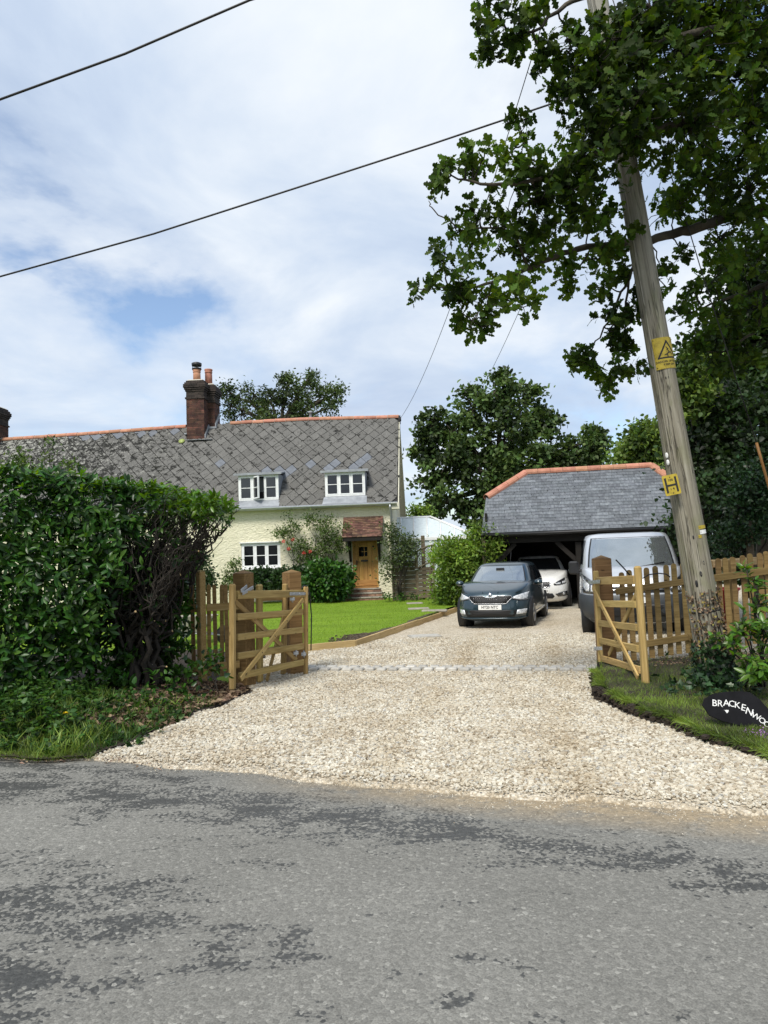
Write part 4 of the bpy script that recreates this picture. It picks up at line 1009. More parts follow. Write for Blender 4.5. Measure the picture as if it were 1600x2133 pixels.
hpart('handle', MB().box((a+.14, yd-.035, hz), (.035, .02, .16)).tube([(a+.14, yd-.05, hz+.03), (a+.14, yd-.08, hz+.03), (a+.24, yd-.08, hz+.02)], .011, 6), M['iron'], door)
hpart('knocker', MB().lathe([(.03, 0), (.035, .01), (.02, .03)], 10, Matrix.Translation((b-.16, yd-.03, gz1)) @ Matrix.Rotation(R(90), 4, 'X')), M['iron'], door)
# tiled porch hood
pyo = -.68
PX0, PX1 = HF.hit(712, 1120, pyo)[0], HF.hit(797, 1120, pyo)[0]; PZ0 = HF.hit(755, 1119, pyo)[1]; PZ1 = HF.hit(755, 1078, -.02)[1]
def porchp(x, s): return Vector((x, pyo*(1-s)-.02*s, PZ0+(PZ1-PZ0)*(s**1.08)))
pb = MB().add([tuple(porchp(PX0, 0)-Vector((0, 0, .02))), tuple(porchp(PX1, 0)-Vector((0, 0, .02))), tuple(porchp(PX1, 1)-Vector((0, 0, .02))), tuple(porchp(PX0, 1)-Vector((0, 0, .02)))], [(0, 1, 2, 3)])
pb.box(((PX0+PX1)/2, pyo+.04, PZ0-.07), (PX1-PX0-.06, .07, .10))
for xx in (PX0+.05, PX1-.05): pb.box((xx, pyo/2, PZ0-.07), (.07, -pyo-.08, .10))
porch = hpart('porch_hood', pb, M['dark_wood'])
for xx in (a-.06, b+.06):
    br_ = MB().box((xx, -.05, PZ0-.45), (.08, .09, .75)).tube([(xx, -.08, PZ0-.75), (xx, -.25, PZ0-.5), (xx, pyo+.1, PZ0-.12)], .04, 6)
    hpart('bracket', br_, M['dark_wood'], porch)
psl = (porchp(0, 1)-porchp(0, 0)).length; pn = 12; tl = psl/pn
pt_me = MB().box((0, 0, 0), (.150, tl*1.4, .018), bev=.002).mesh('tile'); pt_me.materials.append(M['porch_tile'])
dirp = (porchp(0, 1)-porchp(0, 0)).normalized(); tilt = math.atan2(dirp.z, dirp.y)
for r in range(pn):
    nx = int((PX1-PX0)/.155); wx = (PX1-PX0)/nx
    for i in range(nx+(r % 2)):
        x = PX0+wx*(i+.5-(.5 if r % 2 else 0)); sxx = wx/.155
        if r % 2 and i in (0, nx): sxx *= .5; x += wx*.25*(1 if i == 0 else -1)
        o = bpy.data.objects.new('tile', pt_me); COL.objects.link(o); o.parent = porch
        o.matrix_basis = Matrix.Translation(porchp(x, (r+.55)/pn)+Vector((0, 0, .022))) @ Matrix.Rotation(tilt-R(11)+random.gauss(0, .03), 4, 'X') @ Matrix.Rotation(random.gauss(0, .025), 4, 'Y') @ Matrix.Rotation(random.gauss(0, .015), 4, 'Z') @ Matrix.Diagonal((sxx, 1, 1, 1))
# steps: brick risers under stone treads
st_h = (DR[2]+.02)/3
for i in range(3):
    z1 = DR[2]-.02-i*st_h; dp_ = .18+.26*i; xw = .12+.22*i
    tr = hpart('step', MB().box(((a+b)/2-.04*i, -dp_/2, z1-.02), (b-a+xw, dp_, .05), bev=.012), M['stone_slab'])
    nbk = int((b-a+xw)/.23)
    for k in range(nbk):
        hpart('brick', MB().box((a-xw/2-.04*i+.015+(b-a+xw)*(k+.5)/nbk, -dp_+.08, z1-.045-(st_h-.05)/2), ((b-a+xw)/nbk-.012, .12, st_h-.06), bev=.006), M['step_brick'], tr)
    hpart('core', MB().box(((a+b)/2-.04*i, -dp_/2+.04, (z1-.05)/2-.1), (b-a+xw-.05, dp_-.06, max(.05, z1-.05+.2))), M['mortar'], tr)

# ================================================================== CONSERVATORY behind the gable
KF = Frame((at(838, 1118, 27.2).x, 27.2, .14), R(-3.5))
cons = thing('conservatory', 'white framed glass conservatory beside the cottage gable', 'conservatory', KF.o, KF.rz)
def kpart(name, mb, mat, parent=None): return link(name, mb, mat, parent or cons, KF.M)
ke = KF.hit(890, 1119, 0)[1]; kx1 = KF.hit(985, 1116, 0)[0]; kd = 1.6
kr = KF.hit(865, 1078, kd)[1]; krx = KF.hit(896, 1078, kd)[0]; kx0 = -.6
mb = MB().box(((kx0+kx1)/2, 0, ke-.06), (kx1-kx0, .12, .12), bev=.01).box(((kx0+kx1)/2, .0, .35), (kx1-kx0, .2, .9)).tube([(kx0, kd, kr), (krx, kd, kr)], .05, 6)
kpart('frame', mb, M['white'])
n = 6
for i in range(n):
    xa, xb = kx0+(kx1-.15-kx0)*i/n, kx0+(kx1-.15-kx0)*(i+1)/n
    ta, tb = min(xa, krx), min(xb, krx)
    def top(x): return (x, kd, kr) if x <= krx else (x, kd*(1-(x-krx)/(kx1-krx)), kr+(ke-kr)*((x-krx)/(kx1-krx)))
    pa = [(xa, 0, ke), (xb, 0, ke), top(xb), top(xa)]
    kpart('roof_pane', MB().add(pa+[(p[0], p[1], p[2]-.02) for p in pa], [(0, 1, 2, 3), (7, 6, 5, 4)]+[(j, 4+j, 4+(j+1) % 4, (j+1) % 4) for j in range(4)]), M['frosted'])
    kpart('glazing_bar', MB().tube([(xa, -.01, ke+.02), tuple(Vector(top(xa))+Vector((0, -.01, .02)))], .03, 5), M['white'])
kpart('hip_bar', MB().tube([(kx1, 0, ke+.02), (krx, kd, kr+.02)], .045, 6).tube([(kx1+.3, kd, ke+.02), (krx, kd, kr+.02)], .04, 6), M['white'])
pa = [(kx1, 0, ke), (kx1+.3, kd, ke), (krx, kd, kr)]
kpart('roof_pane', MB().add(pa+[(p[0], p[1], p[2]-.02) for p in pa], [(0, 1, 2), (5, 4, 3), (0, 3, 4, 1), (1, 4, 5, 2), (2, 5, 3, 0)]), M['frosted'])
for i in range(7):
    xa = kx0+(kx1-kx0)*i/6.02+.04
    kpart('mullion', MB().box((xa, 0, (ke+.8)/2), (.07, .08, ke-.92)), M['white'])
    if i < 6: kpart('pane', MB().box((xa+(kx1-kx0)/12, .0, (ke+.8)/2), ((kx1-kx0)/6-.09, .02, ke-.93)), M['frosted'])

# ================================================================== CART LODGE (open garage)
gl = at(1003, 1113, 21.3)
GF = Frame((gl.x, 21.3, -.12), R(-11))
gar = thing('open_garage', 'black timber open garage with half-hipped slate roof and red ridge tiles', 'garage', GF.o, GF.rz)
def gpart(name, mb, mat, parent=None, kind=None): return link(name, mb, mat, parent or gar, GF.M, kind)
GE = GF.hit(1003, 1113, 0)[1]; GX1 = GF.hit(1455, 1098, 0)[0]
GD = min(np.linspace(1.5, 4.5, 200), key=lambda y: abs(GF.hit(1225, 977, y)[1]-GE-.86*y)); GD = float(GD)
GR = GF.hit(1225, 977, GD)[1]; gr0 = GF.hit(1095, 985, GD)[0]; gr1 = GF.hit(1357, 967, GD)[0]
hs = min(np.linspace(.2, .95, 150), key=lambda s: abs(GF.hit(1013, 1036, GD*s)[1]-(GE+(GR-GE)*s))); hs = float(hs)
gh0 = GF.hit(1013, 1036, GD*hs)[0]; gh1 = GX1-.02
def gp(x, s): return Vector((x, GD*s, GE+(GR-GE)*s))
def gxr(s):   # extent of the front slope at height s
    if s <= hs: return (gh0*s/hs if hs else 0, GX1+(gh1-GX1)*s/hs)
    t = (s-hs)/(1-hs); return (gh0+(gr0-gh0)*t, gh1+(gr1-gh1)*t)
mb = MB(); poly = []
for s in (0, hs, 1): poly.append(gp(gxr(s)[0], s))
for s in (1, hs, 0): poly.append(gp(gxr(s)[1], s))
dk = [(p.x, p.y, p.z-.03) for p in poly]; mb.add(dk, [tuple(range(6))[::-1]])
mb.add([(p[0], 2*GD-p[1], p[2]) for p in dk], [tuple(range(6))])
for k_ in (0, 1):
    xh, xr_ = (gh0, gr0) if k_ == 0 else (gh1, gr1); zh = GE+(GR-GE)*hs-.03
    mb.add([(xh, GD*hs, zh), (xh, 2*GD-GD*hs, zh), (xr_, GD, GR-.03)], [(0, 1, 2)])
groof = gpart('roof', mb, M['slate'])
NR = 20; gsl = (gp(0, 1)-gp(0, 0)).length; ce = gsl/NR; sw = .335
sl_me = MB().box((0, 0, 0), (1, ce*1.5, .014)).mesh('slate'); sl_me.materials.append(M['slate'])
gdir = (gp(0, 1)-gp(0, 0)).normalized(); gt = math.atan2(gdir.z, gdir.y); cnt = 0; smb = MB()
for r in range(NR):
    s = (r+.5)/NR; xa, xb = gxr(s); x = -(.5*sw if r % 2 else 0)
    while x < xb:
        p0, p1 = max(x, xa), min(x+sw, xb); x += sw*random.uniform(.97, 1.03)
        if p1-p0 < .06: continue
        T = Matrix.Translation(gp((p0+p1)/2, min(1, s+.35/NR))+Vector((0, 0, .012))) @ Matrix.Rotation(gt-R(3.4)+random.gauss(0, .008), 4, 'X') @ Matrix.Rotation(random.gauss(0, .006), 4, 'Z') @ Matrix.Diagonal((p1-p0-.009, 1, 1, 1))
        w = GF.w(*gp((p0+p1)/2, s)); c_ = CM.transposed() @ (w-CAMP); pxx = 800+FPX*c_.x/-c_.z
        if cnt < 300 and pxx < 1400:
            o = bpy.data.objects.new('slate', sl_me); COL.objects.link(o); o.parent = groof; o.matrix_basis = T; cnt += 1
        else: smb.box((0, 0, 0), (1, ce*1.5, .014), T)
gpart('slate', smb, M['slate'], groof, 'stuff')
def ridge_run(p0, p1, n):
    p0, p1 = Vector(p0), Vector(p1); L = (p1-p0).length/n
    for i in range(n):
        c_ = p0.lerp(p1, (i+.5)/n); m_, _ = bm_(p0, p1); o = bpy.data.objects.new('ridge_tile', rt_me); COL.objects.link(o); o.parent = gar
        o.matrix_basis = Matrix.Translation(c_) @ m_ @ Matrix.Diagonal(((L-.008)/.44, 1.15, 1.15, 1)) @ Matrix.Rotation(random.gauss(0, .006), 4, 'Z')
rz_ = GR-.02
ridge_run((gr0, GD, rz_), (gr1, GD, rz_), 10)
zh = GE+(GR-GE)*hs
ridge_run((gh0, GD*hs-.02, zh-.02), (gr0, GD, rz_), 4); ridge_run((gh1, GD*hs-.02, zh-.02), (gr1, GD, rz_), 4)
ridge_run((gh0, 2*GD-GD*hs, zh-.02), (gr0, GD, rz_), 4); ridge_run((gh1, 2*GD-GD*hs, zh-.02), (gr1, GD, rz_), 4)
mb = MB().box((GX1/2, .10, GE-.06), (GX1, .05, .11)); gpart('gutter', MB().tube([(.02, .02, GE-.03), (GX1, .02, GE-.03)], .05, 8), M['black'])
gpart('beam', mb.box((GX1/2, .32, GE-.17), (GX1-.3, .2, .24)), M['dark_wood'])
px2 = GF.hit(1207, 1180, .35)[0]
for xx in (.35, px2, GX1-.3):
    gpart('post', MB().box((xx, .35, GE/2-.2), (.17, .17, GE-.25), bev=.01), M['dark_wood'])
    for sg in (-1, 1):
        if (xx < 1 and sg < 0) or (xx > GX1-1 and sg > 0): continue
        board('brace', GF.w(xx+sg*.08, .35, GE-.85), GF.w(xx+sg*.62, .35, GE-.3), .13, .09, M['dark_wood'], gar)
GB = 2*GD
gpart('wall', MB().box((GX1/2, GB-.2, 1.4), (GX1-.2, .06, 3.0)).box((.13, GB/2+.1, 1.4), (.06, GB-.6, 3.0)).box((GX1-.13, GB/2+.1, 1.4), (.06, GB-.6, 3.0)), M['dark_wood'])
gv = MB()
for xx in (gh0+.08, gh1-.08):
    gv.add([(xx, .1, GE-.1), (xx, GB-.1, GE-.1), (xx, 2*GD-GD*hs, zh-.05), (xx, GD*hs, zh-.05)], [(0, 1, 2, 3)])
gpart('gable', gv, M['dark_wood'])
gpart('floor', MB().box((GX1/2, GB/2+.2, .0), (GX1-.1, GB-.2, .09), bev=.01), M['conc'])
gpart('corner_board', MB().box((.05, .1, GE/2-.1), (.1, .06, GE)), M['grey_wood'])

# ================================================================== UTILITY POLE, ITS PLATES AND WIRES
PY = 7.97
pb_, pt_ = at(1499, 1445, PY), at(1197, -268, PY)
pax = (pt_-pb_).normalized(); PL = (pt_-pb_).length
pxa = Vector((1, 0, 0)); pxa = (pxa-pax*pxa.dot(pax)).normalized(); pya = pax.cross(pxa)
PM = Matrix(((pxa.x, pya.x, pax.x, pb_.x), (pxa.y, pya.y, pax.y, pb_.y), (pxa.z, pya.z, pax.z, pb_.z), (0, 0, 0, 1)))   # local: z along the pole, -y towards the road
def prad(z): return float(np.interp(z, [-.5, 0, 1.4, 4.1, 5.9, 7.7, 9.2], [.19, .178, .156, .129, .122, .114, .11]))
def pole_z(px, py): c = PM.inverted() @ CAMP; d = PM.inverted().to_3x3() @ ray(px, py); p = c+d*(-c.y/d.y); return p.x, p.z
pole = bpy.data.objects.new('utility_pole', None); COL.objects.link(pole); pole.matrix_basis = Matrix.Translation(pb_)
tag(pole, 'leaning weathered grey timber pole carrying the overhead wires at the entrance', 'utility pole')
vs = []; fs = []; NZ, NA = 70, 28
for i in range(NZ):
    z = -.4+(PL+.4)*i/(NZ-1)
    for j in range(NA):
        a = 2*math.pi*j/NA; r = prad(z)*(1+.018*math.sin(a*5+z*.6)+.02*math.sin(a*3-z*.35)+random.uniform(-.006, .006))
        if abs(((a-4.1+math.pi) % (2*math.pi))-math.pi) < .12: r *= .955         # a long shake down the face
        vs.append((r*math.cos(a), r*math.sin(a), z))
for i in range(NZ-1):
    for j in range(NA): fs.append((i*NA+j, i*NA+(j+1) % NA, (i+1)*NA+(j+1) % NA, (i+1)*NA+j))
fs.append(tuple(range((NZ-1)*NA, NZ*NA)))
link('shaft', MB().add(vs, fs, True), M['pole'], pole, PM)
for px, py, s in ((1453, 1172, .035), (1441, 1215, .05), (1378, 793, .02), (1383, 792, .02), (1402, 884, .015), (1388, 940, .018), (1433, 1120, .03), (1448, 1195, .045)):   # knots and bolt holes
    x, z = pole_z(px, py); r = prad(z); x = max(-r*.9, min(r*.9, x)); y = -math.sqrt(r*r-x*x)
    link('knot', MB().lathe([(s, 0), (s*.8, .006), (s*.2, .002)], 8, Matrix.Translation((x, y+.003, z)) @ Matrix.Rotation(math.atan2(x, -y), 4, 'Z') @ Matrix.Rotation(R(90), 4, 'X') @ Matrix.Diagonal((.3, .8, 1, 1))), M['black'], pole, PM)
x, z = pole_z(1465, 1272)
link('strap', MB().lathe([(prad(z)+.004, z-.008), (prad(z)+.008, z), (prad(z)+.004, z+.008)], 24), M['black'], pole, PM)
ca = MB(); cz = [0.2+i*.3 for i in range(28)]
ca.tube([(-math.sin(.9)*(prad(z)+.012), -math.cos(.9)*(prad(z)+.012), z) for z in cz], .011, 6)
link('cable_cover', ca, M['pole'], pole, PM)
link('crossbolt', MB().tube([(-.28, -.05, PL-.35), (.28, -.05, PL-.35)], .02, 6).tube([(0, -.25, PL-.55), (0, .25, PL-.55)], .02, 6), M['galv'], pole, PM)

def wrap_mesh(me, r, th0, z0):
    for v in me.vertices:
        x, y, z = v.co; th = th0+x/r
        v.co = ((r+z)*math.sin(th), -(r+z)*math.cos(th), z0+y)
    me.update(); return me
def wrap_grid(x0, x1, y0, y1, zt, n=10):
    m = MB(); vs = []
    for i in range(n+1):
        x = x0+(x1-x0)*i/n; vs += [(x, y0, zt), (x, y1, zt), (x, y0, zt-.004), (x, y1, zt-.004)]
    fs = []
    for i in range(n):
        a = i*4; fs += [(a, a+4, a+5, a+1), (a+2, a+3, a+7, a+6), (a, a+2, a+6, a+4), (a+1, a+5, a+7, a+3)]
    fs += [(0, 1, 3, 2), (n*4, n*4+2, n*4+3, n*4+1)]
    return m.add(vs, fs)
def strip(pts, w, zt):
    """a flat mitred stroke through 2-D points, cut into short pieces so that it can be bent."""
    m = MB()
    for (ax, ay), (bx, by) in zip(pts[:-1], pts[1:]):
        n = 6; L = math.hypot(bx-ax, by-ay); nx, ny = -(by-ay)/L*w/2, (bx-ax)/L*w/2; ex, ey = (bx-ax)/L*w/2, (by-ay)/L*w/2
        ax -= ex; ay -= ey; bx += ex; by += ey; vs = []
        for i in range(n+1):
            t = i/n; x, y = ax+(bx-ax)*t, ay+(by-ay)*t; vs += [(x+nx, y+ny, zt), (x-nx, y-ny, zt)]
        m.add(vs, [(2*i, 2*i+1, 2*i+3, 2*i+2) for i in range(n)])
    return m
x, z = pole_z(1373, 742); r0 = prad(z)+.003; th0 = R(14)
ds = thing('danger_sign', 'yellow danger sign with black triangle nailed high round the pole', 'warning sign', PM @ Vector((0, -r0, z-.18)))
def dpart(name, me, mat): return link(name, wrap_mesh(me, r0, th0, z), mat, ds, PM)
dpart('plate', wrap_grid(-.150, .150, -.176, .176, .006).mesh('plate'), M['sign_yellow'])
tri = [(-.105, -.055), (.105, -.055), (0, .128)]
dpart('triangle', strip(tri+[tri[0]], .017, .0075).mesh('triangle'), M['ink'])
fig = strip([(-.012, .062), (.010, .040), (-.006, .036), (.016, .012)], .009, .0075)                      # the lightning stroke
for q in ([(.016, .005), (-.012, -.018)], [(-.012, -.018), (-.036, -.026)], [(-.012, -.018), (-.004, -.040)], [(.006, -.003), (.038, .004)], [(.038, .004), (.046, -.022)]): fig.v, fig.f, fig.s = (lambda a: (fig.v+a.v, fig.f+[tuple(i+len(fig.v) for i in f) for f in a.f], fig.s+a.s))(strip(q, .010, .0076))
dpart('falling_figure', fig.mesh('falling_figure'), M['ink'])
for s_, yy_, sz in (('DANGER OF DEATH', -.098, .031), ('KEEP OFF', -.132, .031)):
    me = text_mesh(s_, sz, .0006)
    for v in me.vertices: v.co.y += yy_; v.co.z += .0075
    dpart('lettering', me, M['ink'])
for xx, yy_ in ((-.132, .155), (.132, .155), (-.132, -.155), (.132, -.155)):
    me = MB().lathe([(.006, .006), (.005, .010), (.001, .011)], 8, Matrix.Translation((xx, yy_, 0))).mesh('nail'); dpart('nail', me, M['iron'])
# hydrant plate
hc = at(1398.5, 1010, PY-.19)
hs_ = thing('hydrant_sign', 'yellow plate with black letter H screwed to the side of the pole', 'hydrant sign', hc-Vector((0, 0, .12)))
HM = Matrix.Translation(hc) @ Matrix.Rotation(R(-12), 4, 'Z') @ Matrix.Rotation(R(90), 4, 'X') @ Matrix.Rotation(R(9.5), 4, 'Z')
w_, h_ = .162, .222; rp_ = []
for cx, cyy, a0 in ((w_/2-.014, h_/2-.014, 0), (-w_/2+.014, h_/2-.014, 90), (-w_/2+.014, -h_/2+.014, 180), (w_/2-.014, -h_/2+.014, 270)):
    for k in range(4): a = R(a0+k*30); rp_.append((cx+.014*math.cos(a), cyy+.014*math.sin(a)))
link('plate', MB().prism(rp_, 0, .010), M['sign_yellow'], hs_, HM)
link('letter', MB().box((-.052, 0, .0115), (.020, .165, .003)).box((.052, 0, .0115), (.020, .165, .003)).box((0, -.003, .0115), (.084, .020, .003)), M['ink'], hs_, HM)
text('100', .036, M['ink'], hs_, HM @ Matrix.Translation((0, .052, .011)), .0006); text('1 4', .036, M['ink'], hs_, HM @ Matrix.Translation((0, -.045, .011)), .0008)
for yy_ in (.085, -.09): link('screw', MB().lathe([(.006, .010), (.005, .013), (.001, .014)], 8, Matrix.Translation((0, yy_, 0))), M['iron'], hs_, HM)
link('backing', MB().box((.03, 0, -.03), (.09, .17, .055)), M['dark_wood'], hs_, HM)
for nm, lb, px, py, w_, h_, mt in (('tag_plate', 'narrow yellow tag plate, topmost of three on the pole above the picket fence', 1455, 1098, 20, 7, 'sign_yellow'),
                                   ('tag_plate', 'white number plate tag under the yellow strip on the pole', 1457, 1108, 18, 8, 'plate'),
                                   ('tag_plate', 'small square yellow tag below the white tag on the pole', 1447, 1118, 7, 6, 'sign_yellow')):
    x, z = pole_z(px, py); r = prad(z)+.003; th = math.asin(max(-.95, min(.95, x/r)))
    t = thing(nm, lb, 'pole tag', PM @ Vector((x, -r, z)), 0, 'small tags nailed to the pole'); w_ *= .0053; h_ *= .0053
    link('plate', wrap_mesh(wrap_grid(-w_/2, w_/2, -h_/2, h_/2, .004, 5).mesh('plate'), r, th*.8, z), M[mt], t, PM)
    link('nail', wrap_mesh(MB().lathe([(.004, .004), (.003, .007), (.001, .008)], 6, Matrix.Translation((-w_*.38, 0, 0))).mesh('nail'), r, th*.8, z), M['iron'], t, PM)
for px, py, w in ((1380, 951, 'upper'), (1385.5, 965, 'lower')):
    x, z = pole_z(px, py); r = prad(z)+.004; th = math.asin(max(-.93, min(.93, x/r)))
    tag(link('reflector_disc', wrap_mesh(MB().lathe([(.026, 0), (.026, .008), (.018, .011), (.001, .012)], 12, Matrix.Diagonal((.8, 1.25, 1, 1))).mesh('reflector_disc'), r, th, z), M['plate'], None, PM), f'{w} of two small white discs on the side of the pole above the H plate', 'disc', 'white discs on the pole')

def wire(name, label, pts, r, mat='black', twist=0, group='overhead wires'):
    mb = MB(); pts = [Vector(p) for p in pts]
    if not twist: mb.tube(pts, r, 6)
    else:
        dens = []; 
        for a, b in zip(pts[:-1], pts[1:]):
            n = max(2, int((b-a).length/.045)); dens += [a.lerp(b, i/n) for i in range(n)]
        dens.append(pts[-1])
        d = (pts[-1]-pts[0]).normalized(); u = d.orthogonal().normalized(); w = d.cross(u)
        for k in range(2): mb.tube([p+(u*math.cos(i*.30+k*math.pi)+w*math.sin(i*.30+k*math.pi))*r*.55 for i, p in enumerate(dens)], r, 5)
    return tag(link(name, mb, M[mat]), label, 'wire', group)
def lerp_sag(a, b, sag, n=24): return [a.lerp(b, i/n)-Vector((0, 0, sag*4*(i/n)*(1-i/n))) for i in range(n+1)]
TOP = PM @ Vector((0, 0, PL-.35)); MID = PM @ Vector((0, 0, pole_z(1268, 172)[1]))
wire('overhead_cable', 'thick twisted black cable crossing the upper corner of the sky', [at(-330, 331, 8.9), at(0, 207, 8.6), at(260, 112, 8.42), at(520, 0, 8.25), TOP], .0155)
wire('overhead_cable', 'long black cable sloping across the sky from behind the oak leaves', [at(-260, 641, 9.4), at(0, 576, 9.1), at(320, 487, 8.75), at(640, 384, 8.45), at(900, 300, 8.2), at(1170, 209, 8.02), MID], .0115)
wire('overhead_cable', 'thin service wire hanging from the pole to the cottage gable ridge', lerp_sag(TOP, HF.w(XR+.09, D-.25, RZ(0)-.1), .75), .007)
wire('overhead_cable', 'faint thin wire running from the pole to behind the big oak', lerp_sag(MID, at(930, 880, 44), 1.2), .006)
ins = tag(link('cable_clamp', MB().box((0, 0, 0), (.09, .06, .07), Matrix.Translation(at(1184, 207, 8.0)), bev=.01).tube([at(1178, 210, 8.0), at(1200, 203, 8.0)], .012, 6), M['black']), 'small black clamp on the cable beside the oak leaves', 'cable clamp')
gg = tag(link('stay_guard', MB().tube([at(1576, 922, 8.6), at(1588, 965, 8.6), at(1680, 1290, 8.6)], .017, 8), surf('orange_guard', [(.3, (.14, .065, .012)), (.7, (.24, .11, .02))], 6, 4, .6)), 'slanting orange guard tube on the stay wire among the dark leaves', 'stay guard')
wire('stay_wire', 'blue wire slanting down among the oak leaves beside the pole', [TOP, at(1436, 480, 8.3), at(1460, 560, 8.4), at(1576, 922, 8.6)], .006)

# ================================================================== GATES AND FENCES
def post(name, label, px, py_t, py_b, Y, w, rz, mat, group=None, cat='gate post'):
    b = at(px, py_b, Y); t = at(px, py_t, Y); h = t.z-b.z
    root = thing(name, label, cat, (b.x, Y, b.z), rz, group); T = wm(root); cap = w*.22
    link('shaft', MB().box((0, 0, (h-cap)/2-.25), (w, w, h-cap+.5), bev=.008), mat, root, T)
    c = w/2+.001; link('cap', MB().add([(-c, -c, h-cap), (c, -c, h-cap), (c, c, h-cap), (-c, c, h-cap), (0, 0, h)], [(0, 1, 4), (1, 2, 4), (2, 3, 4), (3, 0, 4)]), mat, root, T)
    return root
post('gate_post', 'thick brown gate post with pyramid cap next to the short picket panel', 512, 1187, 1428, 9.9, .205, R(-28), M['brown_wood'], 'brown gate posts')
post('gate_post', 'thick brown gate post where the wide left gate hangs, beside the lawn edging', 613, 1186, 1405, 10.98, .215, R(38), M['brown_wood'], 'brown gate posts')
post('gate_post', 'thick brown gate post in front of the silver van, behind an open gate', 1265, 1156, 1398, 10.52, .235, R(-4), M['brown_wood'], 'brown gate posts')
post('fence_post', 'tall slim pale fence post with pointed cap at the hedge end', 422, 1187, 1412, 9.62, .095, R(-40), M['new_wood'], None, 'fence post')

def gate(name, label, near, far, rails, braces, straps, sw_near, sw_far, group, wide=.085, topw=.105, round_far=True):
    """near / far: (px_top, py_top, px_bottom, py_bottom, Y). rails: (y at far, y at near)."""
    nt_, nb_ = at(near[0], near[1], near[4]), at(near[2], near[3], near[4]); ft_, fb_ = at(far[0], far[1], far[4]), at(far[2], far[3], far[4])
    root = thing(name, label, 'gate', fb_, 0, group); dirv = (fb_-nb_).normalized()
    nrm = Vector((dirv.y, -dirv.x, 0)).normalized(); 
    if nrm.dot(CAMP-nb_) < 0: nrm = -nrm                      # the face one sees from the road
    board('stile', nb_, nt_, sw_near, .075, M['new_wood'], root, dirv, bev=.020); board('stile', fb_, ft_, sw_far, .07, M['new_wood'], root, dirv, bev=.012)
    def on(px, py):   # a sight line meets the gate's own plane
        n_ = Vector((dirv.y, -dirv.x, 0)); d_ = ray(px, py); return CAMP+d_*((nb_-CAMP).dot(n_)/d_.dot(n_))
    for i, (a, b, c, d) in enumerate(rails):
        board('rail', on(a, b), on(c, d), topw if i == 0 else wide, .034 if i else .05, M['new_wood'], root)
    for k, (a, b, c, d) in enumerate(braces):
        p, q = on(a, b), on(c, d); o_ = nrm*(.034 if k == 0 else -.034); board('brace', p+o_, q+o_, .07, .026, M['new_wood'], root)
        for t in (.06, .3, .5, .7, .94):
            e = p.lerp(q, t)+nrm*(.049 if k == 0 else 0)
            if k == 0: link('bolt', MB().lathe([(.008, 0), (.007, .004), (.001, .006)], 7, Matrix.Translation(e) @ nrm.to_track_quat('Z', 'Y').to_matrix().to_4x4()), M['iron'], root)
    for (a, b, c, d, w) in straps:
        p, q = on(a, b)+nrm*.042, on(c, d)+nrm*.042; board('hinge_strap', p, q, w, .008, M['galv'], root, bev=.002)
        for t in (.2, .5, .8): link('bolt', MB().lathe([(.010, 0), (.009, .006), (.001, .009)], 7, Matrix.Translation(p.lerp(q, t)+nrm*.004) @ nrm.to_track_quat('Z', 'Y').to_matrix().to_4x4()), M['galv'], root)
    return root, on, nrm
tag(link('black_cable', MB().tube([at(1283, 1166, 10.2), at(1300, 1184, 10.2), at(1312, 1198, 10.2)], .010, 6), M['black']), 'short black cable slanting off the brown post beside the silver van', 'cable')
tag(link('black_cable', MB().tube([at(1339, 1205, 10.2), at(1352, 1197, 10.2), at(1372, 1194, 10.2), at(1388, 1196, 10.2), at(1396, 1202, 10.2)], .009, 6), M['black']), 'thin black cable arching over the top rail of the right picket fence', 'cable')
z6 = lambda x, y: (330+x/4.571, 1160+y/4.571)
z7 = lambda x, y: (1180+x/3.81, 1080+y/3.81)
def R6(*v): return (*z6(v[0], v[1]), *z6(v[2], v[3]))
def R7(*v): return (*z7(v[0], v[1]), *z7(v[2], v[3]))
gL, onL, nL = gate('field_gate', 'new wooden five-bar gate standing open before two brown posts beside the hedge', (484, 1216, 484, 1438, 9.12), (637, 1222, 637, 1405, 10.82),
    [R6(745, 362, 1385, 348), R6(748, 572, 1372, 525), R6(750, 765, 1376, 694), R6(752, 946, 1378, 850), R6(770, 1135, 1380, 1002)],
    [R6(762, 1165, 1360, 405), R6(752, 425, 1335, 985)], [R6(1228, 353, 1405, 350, ) + (.045,)], .085, .05, 'new wooden entrance gates')
hng = MB()
for (a, b) in ((1275, 400), (1385, 925), (1310, 915)):
    p = onL(*z6(a, b)); hng.box(p, (.07, .06, .05), bev=.006); hng.tube([p-Vector((0, 0, .05)), p+Vector((0, 0, .05))], .014, 6)
link('hinge', hng, M['galv'], gL)
for (a, b, c, d) in ((770, 350, 915, 290), (755, 325, 855, 280)):
    p, q = onL(*z6(a, b))+nL*.05, onL(*z6(c, d))+nL*-.02; board('latch_bar', p, q, .045, .012, M['galv'], gL, bev=.003)
cab = [z6(1338, 300), z6(1350, 280), z6(1375, 275), z6(1400, 300), z6(1412, 350), z6(1422, 470), z6(1430, 560), z6(1428, 720), z6(1425, 890)]
tag(link('black_cable', MB().tube([onL(*p)+nL*.05 for p in cab], .009, 6).tube([onL(*z6(1430, 560))+nL*.05, onL(*z6(1418, 520))+nL*.06], .006, 5).tube([onL(*z6(1430, 575))+nL*.05, onL(*z6(1418, 600))+nL*.06], .006, 5), M['black']), 'loop of black cable hanging from the gate post over the open gate', 'cable')
